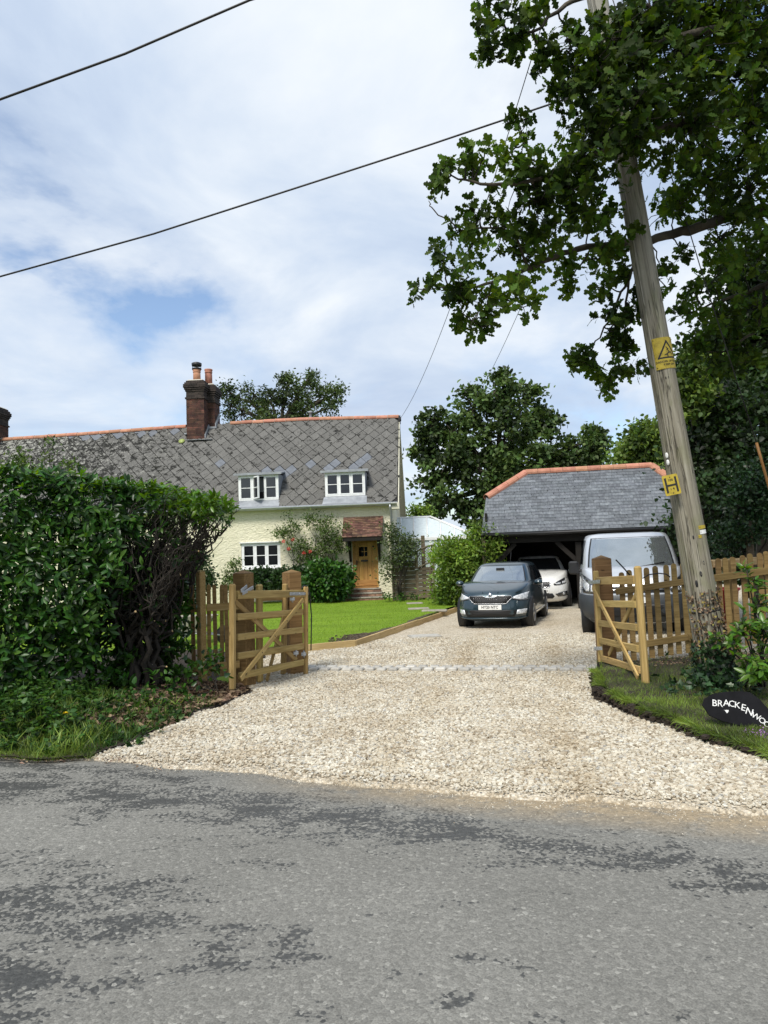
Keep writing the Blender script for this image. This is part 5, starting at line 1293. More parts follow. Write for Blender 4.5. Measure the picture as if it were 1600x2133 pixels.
gP, onP, nP = gate('side_gate', 'narrow wooden gate with round-topped stiles hidden behind the open five-bar gate', (540, 1217, 541, 1421, 10.05), (594, 1216, 590, 1404, 10.78),
    [R6(960, 385, 1195, 378), R6(960, 565, 1190, 548), R6(960, 735, 1190, 705), R6(960, 905, 1190, 868), R6(970, 1085, 1190, 1035)],
    [R6(1215, 395, 1010, 1180)], [], .11, .075, 'new wooden entrance gates')
gR, onR, nR = gate('field_gate', 'new wooden five-bar gate standing open on the grass edge in front of the silver van', (1328, 1179, 1346, 1437, 8.32), (1241, 1189, 1253, 1400, 10.25),
    [R7(230, 495, 548, 487), R7(245, 675, 555, 682), R7(255, 830, 562, 866), R7(268, 968, 570, 1036), R7(283, 1110, 590, 1205)],
    [R7(228, 545, 592, 1262), R7(538, 590, 318, 1083)], [R7(197, 506, 290, 500) + (.05,), R7(243, 1032, 306, 1030) + (.05,)], .095, .06, 'new wooden entrance gates')

def picket_me(w, h, t=.022):
    pts = [(-w/2, 0), (w/2, 0)]+[(w/2*math.cos(R(a)), h-w/2+w/2*math.sin(R(a))) for a in range(0, 181, 30)]
    me = MB().prism(pts, -t/2, t/2, XZ()).mesh('picket'); me.materials.append(M['picket_wood']); return me
pk = picket_me(.074, 1.28)
fr_ = thing('picket_fence', 'round-topped picket fence running from the right gate post past the leaning pole', 'picket fence', at(1300, 1390, 10.3))
FI = wm(fr_).inverted()
def put_picket(me, parent, p, rz=0, lean=0):
    o = bpy.data.objects.new('picket', me); COL.objects.link(o); o.parent = parent
    o.matrix_basis = wm(parent).inverted() @ Matrix.Translation(p) @ Matrix.Rotation(rz, 4, 'Z') @ Matrix.Rotation(lean, 4, 'Y')
pxs = [1292, 1311, 1349, 1367.5, 1386, 1404.5, 1423, 1441, 1459, 1477]+[1494+17.3*i for i in range(14)]
for px in pxs:
    py_ = float(np.interp(px, [1292, 1349, 1423, 1494, 1597, 1800], [1191, 1182.5, 1172, 1164, 1149, 1120])); t = at(px, py_+random.uniform(-1.5, 1.5), 10.32)
    put_picket(pk, fr_, (t.x+random.gauss(0, .006), 10.32, t.z-1.28), random.gauss(0, .03), random.gauss(0, .01))
for pts in ([(1283, 1233), (1341, 1224), (1425, 1212)], [(1283, 1352), (1350, 1342), (1434, 1327)]):
    q = [at(px, py, 10.28) for px, py in pts]
    board('rail', q[0], q[2], .09, .04, M['picket_wood'], fr_)
for pts in ([(1425, 1213), (1486, 1203), (1568, 1193), (1740, 1170)], [(1434, 1328), (1600, 1300), (1740, 1278)]):
    q = [at(px, py, 10.27) for px, py in pts]; board('rail', q[0], q[-1], .10, .04, M['picket_wood'], fr_)
for px in (1432, 1523, 1700):
    t = at(px, 1180 if px < 1500 else 1166, 10.42); board('fence_post', (t.x, 10.42, t.z-1.6), (t.x, 10.42, t.z), .09, .09, M['picket_wood'], fr_, (1, 0, 0))
fl_ = thing('picket_fence', 'short round-topped picket panel between the hedge and the first brown post', 'picket fence', at(450, 1400, 9.8))
pk2 = picket_me(.05, 1.22)
for px in (403.5, 433, 446.5, 459, 470.5):
    t = at(px, 1217.5, 9.75); put_picket(pk2, fl_, (t.x, 9.75-(.06 if px < 410 else 0), t.z-1.22), random.gauss(0, .03), random.gauss(0, .008))
board('rail', at(430, 1266, 9.70), at(500, 1262, 9.78), .10, .04, M['new_wood'], fl_); board('rail', at(400, 1392, 9.70), at(500, 1384, 9.78), .10, .04, M['new_wood'], fl_)
board('rail', at(340, 1272, 9.70), at(414, 1267, 9.70), .10, .04, M['new_wood'], fl_)

# woven fence panel, arched garden gate
WF = Frame((at(820, 1250, 23.9).x, 23.9, .12), R(-3.5))
wf = thing('woven_fence', 'weathered woven slat fence panel with diamond lattice top beside the cottage wall', 'fence panel', WF.o, WF.rz)
def wpart(name, mb, mat, parent): return link(name, mb, mat, parent, WF.M)
fx0, fx1 = WF.hit(818, 1200)[0], WF.hit(867, 1200)[0]; fz1 = WF.hit(845, 1172)[1]; fz2 = WF.hit(845, 1150)[1]
ns = 9; shh = fz1/ns
for i in range(ns):
    vs = []; fs = []; n = 8
    for j in range(n+1):
        x = fx0+(fx1-fx0)*j/n; y = (.022 if i % 2 else -.022)*math.cos(math.pi*j/n*2)
        vs += [(x, y-.008, i*shh+.004), (x, y-.008, (i+1)*shh-.006), (x, y+.006, i*shh+.004), (x, y+.006, (i+1)*shh-.006)]
    for j in range(n):
        a = 4*j; fs += [(a, a+4, a+5, a+1), (a+2, a+3, a+7, a+6), (a+1, a+5, a+7, a+3), (a, a+2, a+6, a+4)]
    wpart('slat', MB().add(vs, fs), M['grey_wood'], wf)
for x in (fx0, (fx0+fx1)/2, fx1): wpart('upright', MB().box((x, -.01, fz2/2), (.05, .06, fz2), bev=.004), M['grey_wood'], wf)
wpart('top_rail', MB().box(((fx0+fx1)/2, 0, fz2), (fx1-fx0+.06, .05, .04)).box(((fx0+fx1)/2, 0, fz1+.02), (fx1-fx0, .05, .04)), M['grey_wood'], wf)
def lattice(x0, x1, z0, zt, step=.085):
    m = MB(); k = int((x1-x0+2)/step)
    for sg in (1, -1):
        for i in range(-k, 2*k):
            pts = []
            for t in np.linspace(0, 1, 13):
                z = z0+t*.8; x = (x0 if sg > 0 else x1)+sg*(i*step+(z-z0))
                if x0 <= x <= x1 and z <= zt(x): pts.append((x, .008*sg, z))
            if len(pts) > 1: m.tube([pts[0], pts[-1]], .010, 4, False)
    return m
wpart('lattice', lattice(fx0, fx1, fz1+.03, lambda x: fz2), M['grey_wood'], wf)['kind'] = 'stuff'
gt_ = thing('garden_gate', 'arched garden gate with lattice top between the woven panel and the green climber', 'garden gate', WF.w(WF.hit(869, 1250)[0], -.05, 0), WF.rz)
qx0, qx1 = WF.hit(868, 1200)[0], WF.hit(906, 1200)[0]; qz1 = WF.hit(887, 1166)[1]; qz2 = WF.hit(902, 1136)[1]; qz0 = WF.hit(869, 1150)[1]
arch = lambda x: qz0+(qz2-qz0)*math.sin(min(1, (x-qx0)/(qx1-qx0))*math.pi/2)
arch2 = lambda x: arch(x)-.55
for x, zt in ((qx0+.03, qz0), (qx1-.03, qz2)): wpart('stile', MB().box((x, -.08, zt/2), (.065, .05, zt), bev=.004), M['grey_wood'], gt_)
gx_ = np.linspace(qx0, qx1, 9)
wpart('arched_rail', MB().tube([(x, -.08, arch(x)) for x in gx_], .035, 6), M['grey_wood'], gt_)
wpart('arched_rail', MB().tube([(x, -.09, max(.9, arch2(x))) for x in gx_], .028, 6), M['grey_wood'], gt_)
lt = MB()
for sg in (1, -1):
    for i in range(-8, 18):
        x0 = qx0+i*.085; pts = [(x0+sg*t, -.08+.008*sg, 1.0+t) if sg > 0 else (x0-t+.4, -.088, 1.0+t) for t in np.linspace(0, 1.2, 25)]
        pts = [p for p in pts if qx0+.05 < p[0] < qx1-.05 and arch2(p[0]) < p[2] < arch(p[0])]
        if len(pts) > 1: lt.tube([pts[0], pts[-1]], .009, 4, False)
wpart('lattice', lt, M['grey_wood'], gt_)['kind'] = 'stuff'
for i in range(8):
    z0, z1 = i*shh*.93+.06, (i+1)*shh*.93+.045
    wpart('slat', MB().box(((qx0+qx1)/2, -.08+(.012 if i % 2 else -.012), (z0+z1)/2), (qx1-qx0-.13, .016, z1-z0), bev=.003), M['grey_wood'], gt_)
wpart('brace', MB().box(((qx0+qx1)/2+.15, -.12, .55), (.05, .03, 1.05)), M['grey_wood'], gt_)
wpart('latch', MB().tube([(qx0-.06, -.13, WF.hit(869, 1186)[1]), (qx0+.08, -.13, WF.hit(869, 1186)[1])], .018, 6), M['galv'], gt_)
x_ = WF.hit(881, 1130, .4)[0]
tag(link('gate_stump_post', MB().box((x_, .4, 1.0), (.13, .13, 2*1.12), bev=.01), M['grey_wood'], None, WF.M), 'plain timber post standing behind the arched garden gate', 'post')

# ================================================================== HOUSE NAME SIGN
sc_ = gr(1530, 1512, .07)
ax_x = Vector((.985, -.17, 0)).normalized(); ax_u = Vector((0, .34, .94)); ax_u = (ax_u-ax_x*ax_u.dot(ax_x)).normalized(); ax_n = ax_x.cross(ax_u)
SM = Matrix(((ax_x.x, ax_u.x, ax_n.x, sc_.x), (ax_x.y, ax_u.y, ax_n.y, sc_.y), (ax_x.z, ax_u.z, ax_n.z, sc_.z), (0, 0, 0, 1)))
SI = SM.inverted()
def on_sign(px, py): c = SI @ CAMP; d = SI.to_3x3() @ ray(px, py); p = c-d*(c.z/d.z); return p.x, p.y
ns_ = thing('name_sign', 'black slate house name sign lettered BRACKENWOOD leaning in the grass by the pole', 'house sign', sc_-Vector((0, 0, .05)))
ol = [(1463, 1468), (1468, 1455), (1485, 1445), (1515, 1440.5), (1545, 1439.5), (1562, 1442), (1582, 1456), (1602, 1478), (1632, 1510), (1652, 1540), (1640, 1552), (1612, 1540), (1580, 1520), (1545, 1512), (1505, 1502), (1478, 1490)]
link('slab', MB().prism([on_sign(*p) for p in ol][::-1], -.02, 0), surf('black_slate', [(.3, (.004, .004, .005)), (.7, (.011, .011, .013))], 7, 5, .55, spec=.1), ns_, SM)
sgn_white = plain('sign_white', (.72, .72, .70), .6)
for ch, px, py, rot, s_ in (('B', 1488.5, 1465, -8, 1), ('R', 1500, 1466, -10, 1), ('A', 1513, 1465, -6, 1), ('C', 1524, 1466.5, -10, .95), ('K', 1536, 1469.5, -12, .95), ('E', 1548.5, 1474.5, -17, 1), ('N', 1561, 1483, -24, 1.05),
                            ('W', 1574.5, 1492.5, -31, .88), ('O', 1587.5, 1501.5, -36, .88), ('O', 1597.5, 1509.5, -40, .88), ('D', 1608, 1519, -42, 1.0)):
    x, y = on_sign(px, py); text(ch, .078*s_, sgn_white, ns_, SM @ Matrix.Translation((x, y, .002)) @ Matrix.Rotation(R(rot), 4, 'Z'), .0003, .001, 'letter')
x, y = on_sign(1514, 1481)
link('heart_mark', MB().prism([(x, y-.02), (x+.016, y), (x+.012, y+.010), (x+.004, y+.006), (x-.004, y+.010), (x-.014, y+.004), (x-.022, y+.012)], .001, .003), sgn_white, ns_, SM)

# ================================================================== VEHICLES (local frame: nose towards -y, z up from the ground)
def ringpts(y0, y1, w, n, phis):
    yc, a = (y0+y1)/2, (y1-y0)/2; out = []
    for f in phis:
        c, s_ = math.cos(f), math.sin(f); r = (abs(c)**n+abs(s_)**n)**(-1/n); out.append((w*r*s_, yc-a*r*c))
    return out
NPH = 72; PHI = [2*math.pi*i/NPH for i in range(NPH)]
class Car:
    def __init__(s, name, label, cat, loc, rz, lv, zb, cab, paint, wheel, group=None, wide=1.0):
        """lv: body levels (z, y0, y1, half width, exponent); zb(y): height of bonnet and belt; cab: cabin rings."""
        s.root = thing(name, label, cat, loc, rz, group); s.root.matrix_basis = s.root.matrix_basis @ Matrix.Diagonal((wide, 1, 1, 1)); s.T = wm(s.root); s.lv = lv; s.zb = zb; s.cab = cab; s.paint = paint
        mb = MB(); vs = []; rows = 0
        for (z, y0, y1, w, n) in lv: vs += [(x, y, z) for x, y in ringpts(y0, y1, w, n, PHI)]; rows += 1
        z, y0, y1, w, n = lv[-1]
        for k, (sc_w, dy, up) in enumerate(((1.0, .012, .0), (.95, .05, .022), (.8, .16, .038), (.5, .4, .05), (.2, .8, .055))):
            for x, y in ringpts(y0+dy, y1-dy, w*sc_w-(.012 if k == 0 else 0), n, PHI): vs.append((x, y, max(z+.0, zb(y)+up)))
            rows += 1
        fs = [(i*NPH+j, i*NPH+(j+1) % NPH, (i+1)*NPH+(j+1) % NPH, (i+1)*NPH+j) for i in range(rows-1) for j in range(NPH)]
        fs.append(tuple(range((rows-1)*NPH, rows*NPH))); fs.append(tuple(range(NPH))[::-1])
        mb.add(vs, fs, True); s.part('body', mb, paint)
        mb = MB(); vs = []; rows = len(cab)
        for (z, y0, y1, w, n) in cab: vs += [(x, y, z) for x, y in ringpts(y0, y1, w, n, PHI)]
        zr, y0, y1, w, n = cab[-1]
        for sc_w, up in ((.93, .025), (.75, .045), (.4, .06)):
            yc = (y0+y1)/2; vs += [(x*sc_w, yc+(y-yc)*sc_w, zr+up) for x, y in ringpts(y0, y1, w, n, PHI)]; rows += 1
        fs = [(i*NPH+j, i*NPH+(j+1) % NPH, (i+1)*NPH+(j+1) % NPH, (i+1)*NPH+j) for i in range(rows-1) for j in range(NPH)]
        fs.append(tuple(range((rows-1)*NPH, rows*NPH))); mb.add(vs, fs, True); s.part('cabin', mb, paint)
    def part(s, name, mb, mat, parent=None): return link(name, mb, mat, parent or s.root, s.T)
    def cabring(s, v):
        zs = [c[0] for c in s.cab]; z = zs[0]+(zs[-1]-zs[0])*v
        return z, *[float(np.interp(z, zs, [c[k] for c in s.cab])) for k in (1, 2, 3, 4)]
    def cabpatch(s, name, f0, f1, v0, v1, off, mat, parent=None, nf=14, nv=6, inset=0):
        vs = []
        for i in range(nv+1):
            v = v0+(v1-v0)*i/nv; z, y0, y1, w, n = s.cabring(v)
            for j in range(nf+1):
                f = R(f0+(f1-f0)*j/nf); x, y = ringpts(y0-off, y1+off, w+off, n, [f])[0]; vs.append((x, y, z+off*.3))
        fs = [(i*(nf+1)+j, i*(nf+1)+j+1, (i+1)*(nf+1)+j+1, (i+1)*(nf+1)+j) for i in range(nv) for j in range(nf)]
        return s.part(name, MB().add(vs, fs, True), mat, parent)
    def level(s, z):
        zs = [l[0] for l in s.lv]; return [float(np.interp(z, zs, [l[k] for l in s.lv])) for k in (1, 2, 3, 4)]
    def front(s, x, z):
        """y of the nose surface at (x, z); above the bonnet edge it follows the bonnet."""
        zt = s.lv[-1][0]; y0, y1, w, n = s.level(min(z, zt)); a = (y1-y0)/2; u = min(.999, abs(x)/w)
        y = (y0+y1)/2-a*(1-u**n)**(1/n)
        if z > zt:
            for k in range(60):
                if s.zb(y+k*.03) >= z-.01: return y+k*.03-.015
            return y+1.0
        return y
    def fascia(s, name, poly, off, mat, parent=None, depth=.05, mirror=False):
        out = []
        for sg in ((1, -1) if mirror else (1,)):
            P = []; q = [(x*sg, z) for x, z in poly]
            if sg < 0: q = q[::-1]
            dense = []
            for (ax, az), (bx, bz) in zip(q, q[1:]+q[:1]):
                n = max(1, int(math.hypot(bx-ax, bz-az)/.05)); dense += [(ax+(bx-ax)*i/n, az+(bz-az)*i/n) for i in range(n)]
            cx = sum(p[0] for p in dense)/len(dense); cz = sum(p[1] for p in dense)/len(dense); N = len(dense); vs = []
            for f in (1.0, .66, .33): vs += [(cx+(x-cx)*f, s.front(cx+(x-cx)*f, cz+(z-cz)*f)-off, cz+(z-cz)*f) for x, z in dense]
            vs.append((cx, s.front(cx, cz)-off, cz)); back = [(x, s.front(x, z)+depth, z) for x, z in dense]; b0 = len(vs); vs += back
            fs = []
            for i in range(N):
                j = (i+1) % N; fs += [(i, j, N+j, N+i), (N+i, N+j, 2*N+j, 2*N+i), (2*N+i, 2*N+j, 3*N), (b0+i, b0+j, j, i)]
            out.append(s.part(name, MB().add(vs, fs, True), mat, parent))
        return out[0] if not mirror else out
    def line(s, name, pts, r, mat, parent=None, off=.01):
        d = []
        for (ax, az), (bx, bz) in zip(pts[:-1], pts[1:]):
            n = max(1, int(math.hypot(bx-ax, bz-az)/.04)); d += [(ax+(bx-ax)*i/n, az+(bz-az)*i/n) for i in range(n)]
        d.append(pts[-1]); return s.part(name, MB().tube([(x, s.front(x, z)-off, z) for x, z in d], r, 5), mat, parent)
    def wheels(s, ys, tx_, r, wd, rim=True):
        for y in ys:
            for sg in (-1, 1):
                T = Matrix.Translation((sg*tx_, y, r)) @ Matrix.Rotation(R(90)*sg, 4, 'Y')
                h = wd/2
                s.part('wheel_arch', MB().lathe([(r*1.17, -.25), (r*1.17, .018), (r*1.1, .02), (.05, .02)], 24, Matrix.Translation((sg*(tx_+h-.012), y, r)) @ Matrix.Rotation(R(90)*sg, 4, 'Y')), M['black'])
                wl = s.part('wheel', MB().lathe([(r*.62, -h), (r*.93, -h), (r, -h*.72), (r, h*.72), (r*.93, h+.012), (r*.66, h+.02), (r*.62, h)], 28, T), M['rubber'])
                rm = MB().lathe([(r*.64, h-.05), (r*.66, h+.024), (r*.60, h+.022), (r*.56, h-.03), (r*.1, h-.03)], 24, T).lathe([(.06, h-.03), (.06, h+.012), (.01, h+.016)], 12, T)
                for k in range(5):
                    a = 2*math.pi*k/5; rm.box((r*.33*math.cos(a), r*.33*math.sin(a), h+.0), (r*.5, .055, .025), T @ Matrix.Translation((r*.33*math.cos(a), r*.33*math.sin(a), h)) @ Matrix.Rotation(a, 4, 'Z') @ Matrix.Translation((-r*.33*math.cos(a), -r*.33*math.sin(a), -h)))
                s.part('rim', rm, M['alloy'], wl)
    def plate(s, body, z, w=.52, h=.112, y=None):
        yy_ = s.front(0, z) if y is None else y
        p = s.part('number_plate', MB().box((0, yy_-.014, z), (w, .012, h), bev=.003), M['plate'])
        if body: text(body, .088, M['ink'], p, s.T @ Matrix.Translation((0, yy_-.021, z)) @ Matrix.Rotation(R(90), 4, 'X'), .0022, .0008, sx=.92)
        return p
    def mirror(s, x, y, z, sx, sz, mat, arm=.1):
        for sg in (-1, 1):
            m = MB().lathe([(.01, -.08), (.75, -.06), (1.0, 0), (.97, .04), (.9, .055), (.86, .05)], 14, Matrix.Translation((sg*(x+sx/2), y, z)) @ Matrix.Rotation(R(-90), 4, 'X') @ Matrix.Diagonal((sx/2, sz/2, 1, 1)))
            mp = s.part('mirror', m, mat); s.part('mirror_arm', MB().tube([(sg*(x-arm), y+.03, z-sz*.35), (sg*(x+.03), y+.02, z-sz*.3)], .025, 6), M['black'], mp)

sm = lambda a, b, x: float(sstep(a, b, x))
# dark teal hatchback
zb_h = lambda y: .80+.19*sm(0, 1.05, y)-.02*sm(3.2, 4, y)
hatch = Car('hatchback', 'dark teal hatchback with plate HY20 NTC parked on the gravel drive', 'car', (2.30, 16.25, -.12), R(-19),
    [(.17, .16, 3.86, .76, 4), (.24, .02, 3.97, .84, 4.4), (.34, -.02, 4.0, .865, 4.6), (.50, 0, 4.0, .868, 4.6), (.62, .02, 3.99, .868, 4.4), (.72, .05, 3.97, .860, 4.2), (.80, .10, 3.95, .845, 4.0)], zb_h,
    [(.93, .98, 3.86, .80, 5), (1.02, 1.10, 3.84, .79, 5), (1.22, 1.42, 3.72, .71, 5), (1.36, 1.68, 3.58, .635, 5), (1.405, 1.80, 3.46, .60, 5)], M['teal_paint'], None)
hatch.cabpatch('screen_surround', -42.5, 42.5, .06, .96, .003, M['black']); hatch.cabpatch('windscreen', -40.5, 40.5, .17, .92, .007, M['screen'])
for a, b in ((52, 84), (88, 128)):
    for sg in (1, -1): hatch.cabpatch('side_window', sg*a, sg*b, .2, .9, .005, M['glass'])
hatch.wheels((.80, 3.27), .755, .315, .20)
# trapezoid grille with ribs and a notch for the badge
gpoly = [(-.46, .735), (-.16, .735), (-.09, .70), (.09, .70), (.16, .735), (.46, .735), (.50, .70), (.36, .565), (-.36, .565), (-.50, .70)]
grl = hatch.fascia('grille', gpoly, .012, M['ink'])
for i in range(-9, 10):
    x = i*.046; zt = .725 if abs(x) > .17 else .695
    if abs(x) > .40: continue
    hatch.line('grille_bar', [(x, .575), (x, zt)], .006, M['lamp_dark'], grl, .018)
hatch.line('grille_surround', gpoly+[gpoly[0]], .008, M['alloy'], grl, .014)
bd = hatch.part('badge', MB().lathe([(.046, 0), (.046, .012), (.036, .02), (.01, .022)], 16, Matrix.Translation((0, hatch.front(0, .755)-.005, .757)) @ Matrix.Rotation(R(78), 4, 'X')), M['chrome'])
hatch.part('badge_mark', MB().prism([(-.018, -.01), (.018, -.012), (.006, .0), (.016, .014), (-.004, .012), (-.014, .02)], .021, .0235, Matrix.Translation((0, hatch.front(0, .755)-.005, .757)) @ Matrix.Rotation(R(78), 4, 'X')), M['lamp_dark'], bd)
for hl in hatch.fascia('headlight', [(.52, .715), (.58, .74), (.79, .80), (.835, .775), (.84, .70), (.80, .635), (.66, .64), (.50, .68)], .012, M['lamp_glass'], mirror=True): pass
for sg in (1, -1): hatch.line('headlight_trim', [(sg*.50, .67), (sg*.66, .632), (sg*.82, .632)], .008, M['lamp_dark'], None, .016)
hatch.fascia('lower_intake', [(-.60, .42), (.60, .42), (.54, .275), (-.54, .275)], .010, M['ink'])
hatch.fascia('fog_light', [(.60, .425), (.78, .435), (.76, .335), (.575, .325)], .014, M['lamp_glass'], mirror=True)
hatch.line('bumper_lip', [(-.80, .26), (-.6, .235), (.6, .235), (.80, .26)], .018, M['teal_paint'], None, .012)
hatch.plate('HY20 NTC', .487, y=hatch.front(0, .49)-.006)
hatch.mirror(.85, 1.18, .985, .20, .13, M['teal_paint'])
hatch.part('wiper', MB().tube([(-.62, .965, 1.005), (-.05, .99, 1.03)], .011, 5).tube([(.02, .985, 1.02), (.58, .975, 1.015)], .011, 5), M['black'])
hatch.line('bonnet_crease', [(-.17, .81), (-.23, .87), (-.28, .95)], .012, M['teal_paint'], None, -.004); hatch.line('bonnet_crease', [(.17, .81), (.23, .87), (.28, .95)], .012, M['teal_paint'], None, -.004)
for sg in (1, -1): hatch.line('bonnet_seam', [(sg*.55, .79), (sg*.68, .84), (sg*.74, .92), (sg*.76, .97)], .005, M['ink'], None, -.001)
hatch.part('aerial', MB().tube([(0, 3.1, 1.45), (0, 3.3, 1.72)], .006, 5), M['black'])
hatch.part('rear_view_mirror', MB().box((0, 1.52, 1.30), (.2, .04, .06), bev=.01), M['black'])
for sg in (-1, 1):
    hatch.part('door_handle', MB().box((sg*.872, 1.95, .83), (.02, .2, .035), bev=.008).box((sg*.872, 2.85, .84), (.02, .2, .035), bev=.008), M['teal_paint'])
    hatch.part('sill_trim', MB().box((sg*.862, 2.05, .30), (.03, 1.8, .05), bev=.01), M['chrome'])

# white car in the garage
zb_w = lambda y: .86+.19*sm(0, 1.0, y)
wc = Car('white_car', 'white family car parked nose out inside the dark garage', 'car', (4.42, 20.95, -.075), R(-12),
    [(.18, .14, 4.1, .78, 4), (.26, .02, 4.2, .87, 4.4), (.5, 0, 4.25, .90, 4.6), (.68, .02, 4.25, .90, 4.4), (.80, .08, 4.2, .885, 4.0), (.86, .14, 4.2, .87, 3.8)], zb_w,
    [(.97, .95, 4.1, .83, 5), (1.08, 1.1, 4.08, .82, 5), (1.28, 1.42, 3.98, .74, 5), (1.42, 1.68, 3.85, .66, 5), (1.46, 1.8, 3.7, .62, 5)], M['white_paint'], None)
wc.cabpatch('windscreen', -41, 41, .12, .93, .006, M['glass'])
for a, b in ((52, 84), (88, 128)):
    for sg in (1, -1): wc.cabpatch('side_window', sg*a, sg*b, .2, .9, .005, M['glass'])
wc.wheels((.84, 3.45), .79, .32, .21)
for kp in wc.fascia('kidney_grille', [(.035, .72), (.06, .755), (.30, .755), (.325, .72), (.27, .615), (.08, .60), (.045, .63)], .012, M['black'], mirror=True):
    pass
for sg in (1, -1):
    kpoly = [(sg*x, z) for x, z in ((.035, .72), (.06, .755), (.30, .755), (.325, .72), (.27, .615), (.08, .60), (.045, .63), (.035, .72))]
    wc.line('grille_surround', kpoly, .010, M['chrome'], None, .014)
    for i in range(5): wc.line('grille_bar', [(sg*(.08+i*.045), .62), (sg*(.08+i*.045), .745)], .006, M['lamp_dark'], None, .016)
for hl in wc.fascia('headlight', [(.40, .70), (.52, .77), (.72, .86), (.80, .86), (.815, .78), (.76, .70), (.58, .665), (.42, .66)], .012, M['lamp_dark'], mirror=True): pass
wc.fascia('lamp_lens', [(.48, .72), (.62, .74), (.60, .69), (.48, .685)], .018, M['lamp_glass'], mirror=True)
wc.fascia('lamp_lens', [(.66, .76), (.77, .79), (.75, .715), (.655, .705)], .018, M['lamp_glass'], mirror=True)
wc.fascia('lower_intake', [(-.36, .43), (.36, .43), (.42, .34), (.36, .28), (-.36, .28), (-.42, .34)], .010, M['black'])
wc.fascia('fog_intake', [(.44, .41), (.62, .46), (.80, .48), (.80, .34), (.52, .33)], .010, M['lamp_dark'], mirror=True)
wc.fascia('fog_light', [(.66, .435), (.72, .435), (.72, .375), (.66, .375)], .016, M['lamp_glass'], mirror=True)
pw = wc.plate('', .50); text('WH', .088, M['ink'], pw, wc.T @ Matrix.Translation((.16, wc.front(0, .50)-.021, .50)) @ Matrix.Rotation(R(90), 4, 'X'), .0022, .0008, sx=.92)
wc.part('badge', MB().lathe([(.042, 0), (.042, .012), (.03, .018), (.01, .02)], 16, Matrix.Translation((0, wc.front(0, .82)-.0, .83)) @ Matrix.Rotation(R(70), 4, 'X')), M['lamp_dark'])
wc.mirror(.88, 1.2, 1.05, .2, .14, M['white_paint'])

# silver van
zb_v = lambda y: 1.08+.22*sm(-.05, .75, y)
van = Car('van', 'silver panel van with dark grey plastic bumper parked behind the right gate', 'van', (4.80, 14.0, -.12), R(-15),
    [(.24, .12, 4.8, .86, 4.6), (.34, .02, 4.9, .95, 5), (.53, -.02, 4.95, .972, 5), (.75, .0, 4.95, .975, 5), (.92, .03, 4.95, .970, 5), (1.02, .07, 4.94, .965, 4.6), (1.08, .12, 4.93, .955, 4.4)], zb_v,
    [(1.22, .60, 4.92, .94, 6), (1.34, .76, 4.9, .935, 6), (1.66, 1.08, 4.88, .895, 6), (1.92, 1.36, 4.86, .835, 6), (2.00, 1.52, 4.84, .80, 6)], M['silver_paint'], None, wide=1.07)
van.cabpatch('screen_surround', -42.5, 42.5, .06, .92, .005, M['black'], nf=30)
van.cabpatch('windscreen', -40.5, 40.5, .13, .89, .010, M['screen'])
for a, b in ((50, 72),):
    for sg in (1, -1): van.cabpatch('side_window', sg*a, sg*b, .22, .88, .006, M['glass'])
van.wheels((.95, 4.0), .83, .335, .22)
# grey bumper wrapping the nose
vs = []; nf = 40; zs_ = [.26, .36, .50, .64, .76, .80]; of_ = [.0, .02, .03, .03, .022, .004]
for z, o_ in zip(zs_, of_):
    y0, y1, w, n = van.level(z)
    for j in range(nf+1): x, y = ringpts(y0-o_, y1, w+o_, n, [R(-62+124*j/nf)])[0]; vs.append((x, y, z))
van.part('bumper', MB().add(vs, [(i*(nf+1)+j, i*(nf+1)+j+1, (i+1)*(nf+1)+j+1, (i+1)*(nf+1)+j) for i in range(len(zs_)-1) for j in range(nf)], True), plain('grey_bumper_plastic', (.035, .04, .045), .5))
for hl in van.fascia('headlight', [(.60, .90), (.66, 1.0), (.80, 1.13), (.90, 1.20), (.945, 1.16), (.95, .98), (.90, .83), (.74, .82), (.62, .84)], .014, M['lamp_dark'], mirror=True): pass
van.fascia('lamp_lens', [(.66, .94), (.76, 1.0), (.78, .87), (.68, .86)], .022, M['lamp_glass'], mirror=True)
van.fascia('lamp_lens', [(.79, 1.02), (.90, 1.12), (.92, .96), (.86, .87), (.80, .87)], .022, M['lamp_glass'], mirror=True)
van.fascia('grille', [(-.56, .96), (.56, .96), (.56, .84), (-.56, .84)], .014, M['black'])
van.line('grille_bar', [(-.55, .90), (.55, .90)], .012, M['chrome'], None, .024)
van.fascia('lower_intake', [(-.62, .62), (.62, .62), (.56, .38), (-.56, .38)], .034, M['black'])
van.fascia('fog_intake', [(.70, .66), (.88, .68), (.88, .46), (.74, .42)], .034, M['black'], mirror=True)
van.plate('', .70, y=van.front(0, .7)-.036)
for sg in (-1, 1):
    mp = van.part('mirror', MB().box((sg*1.06, .97, 1.33), (.19, .13, .28), bev=.035), M['black']); van.part('mirror_arm', MB().tube([(sg*.88, 1.0, 1.28), (sg*1.0, .98, 1.26)], .03, 6), M['black'], mp)
van.part('wiper', MB().tube([(-.55, .70, 1.30), (-.1, .74, 1.325)], .013, 5).tube([(.05, .70, 1.30), (.60, .80, 1.40)], .014, 5), M['black'])
van.line('bonnet_seam', [(-.66, 1.02), (-.70, 1.12), (-.72, 1.2)], .004, M['black'], None, .0); van.line('bonnet_seam', [(.66, 1.02), (.70, 1.12), (.72, 1.2)], .004, M['black'], None, .0)

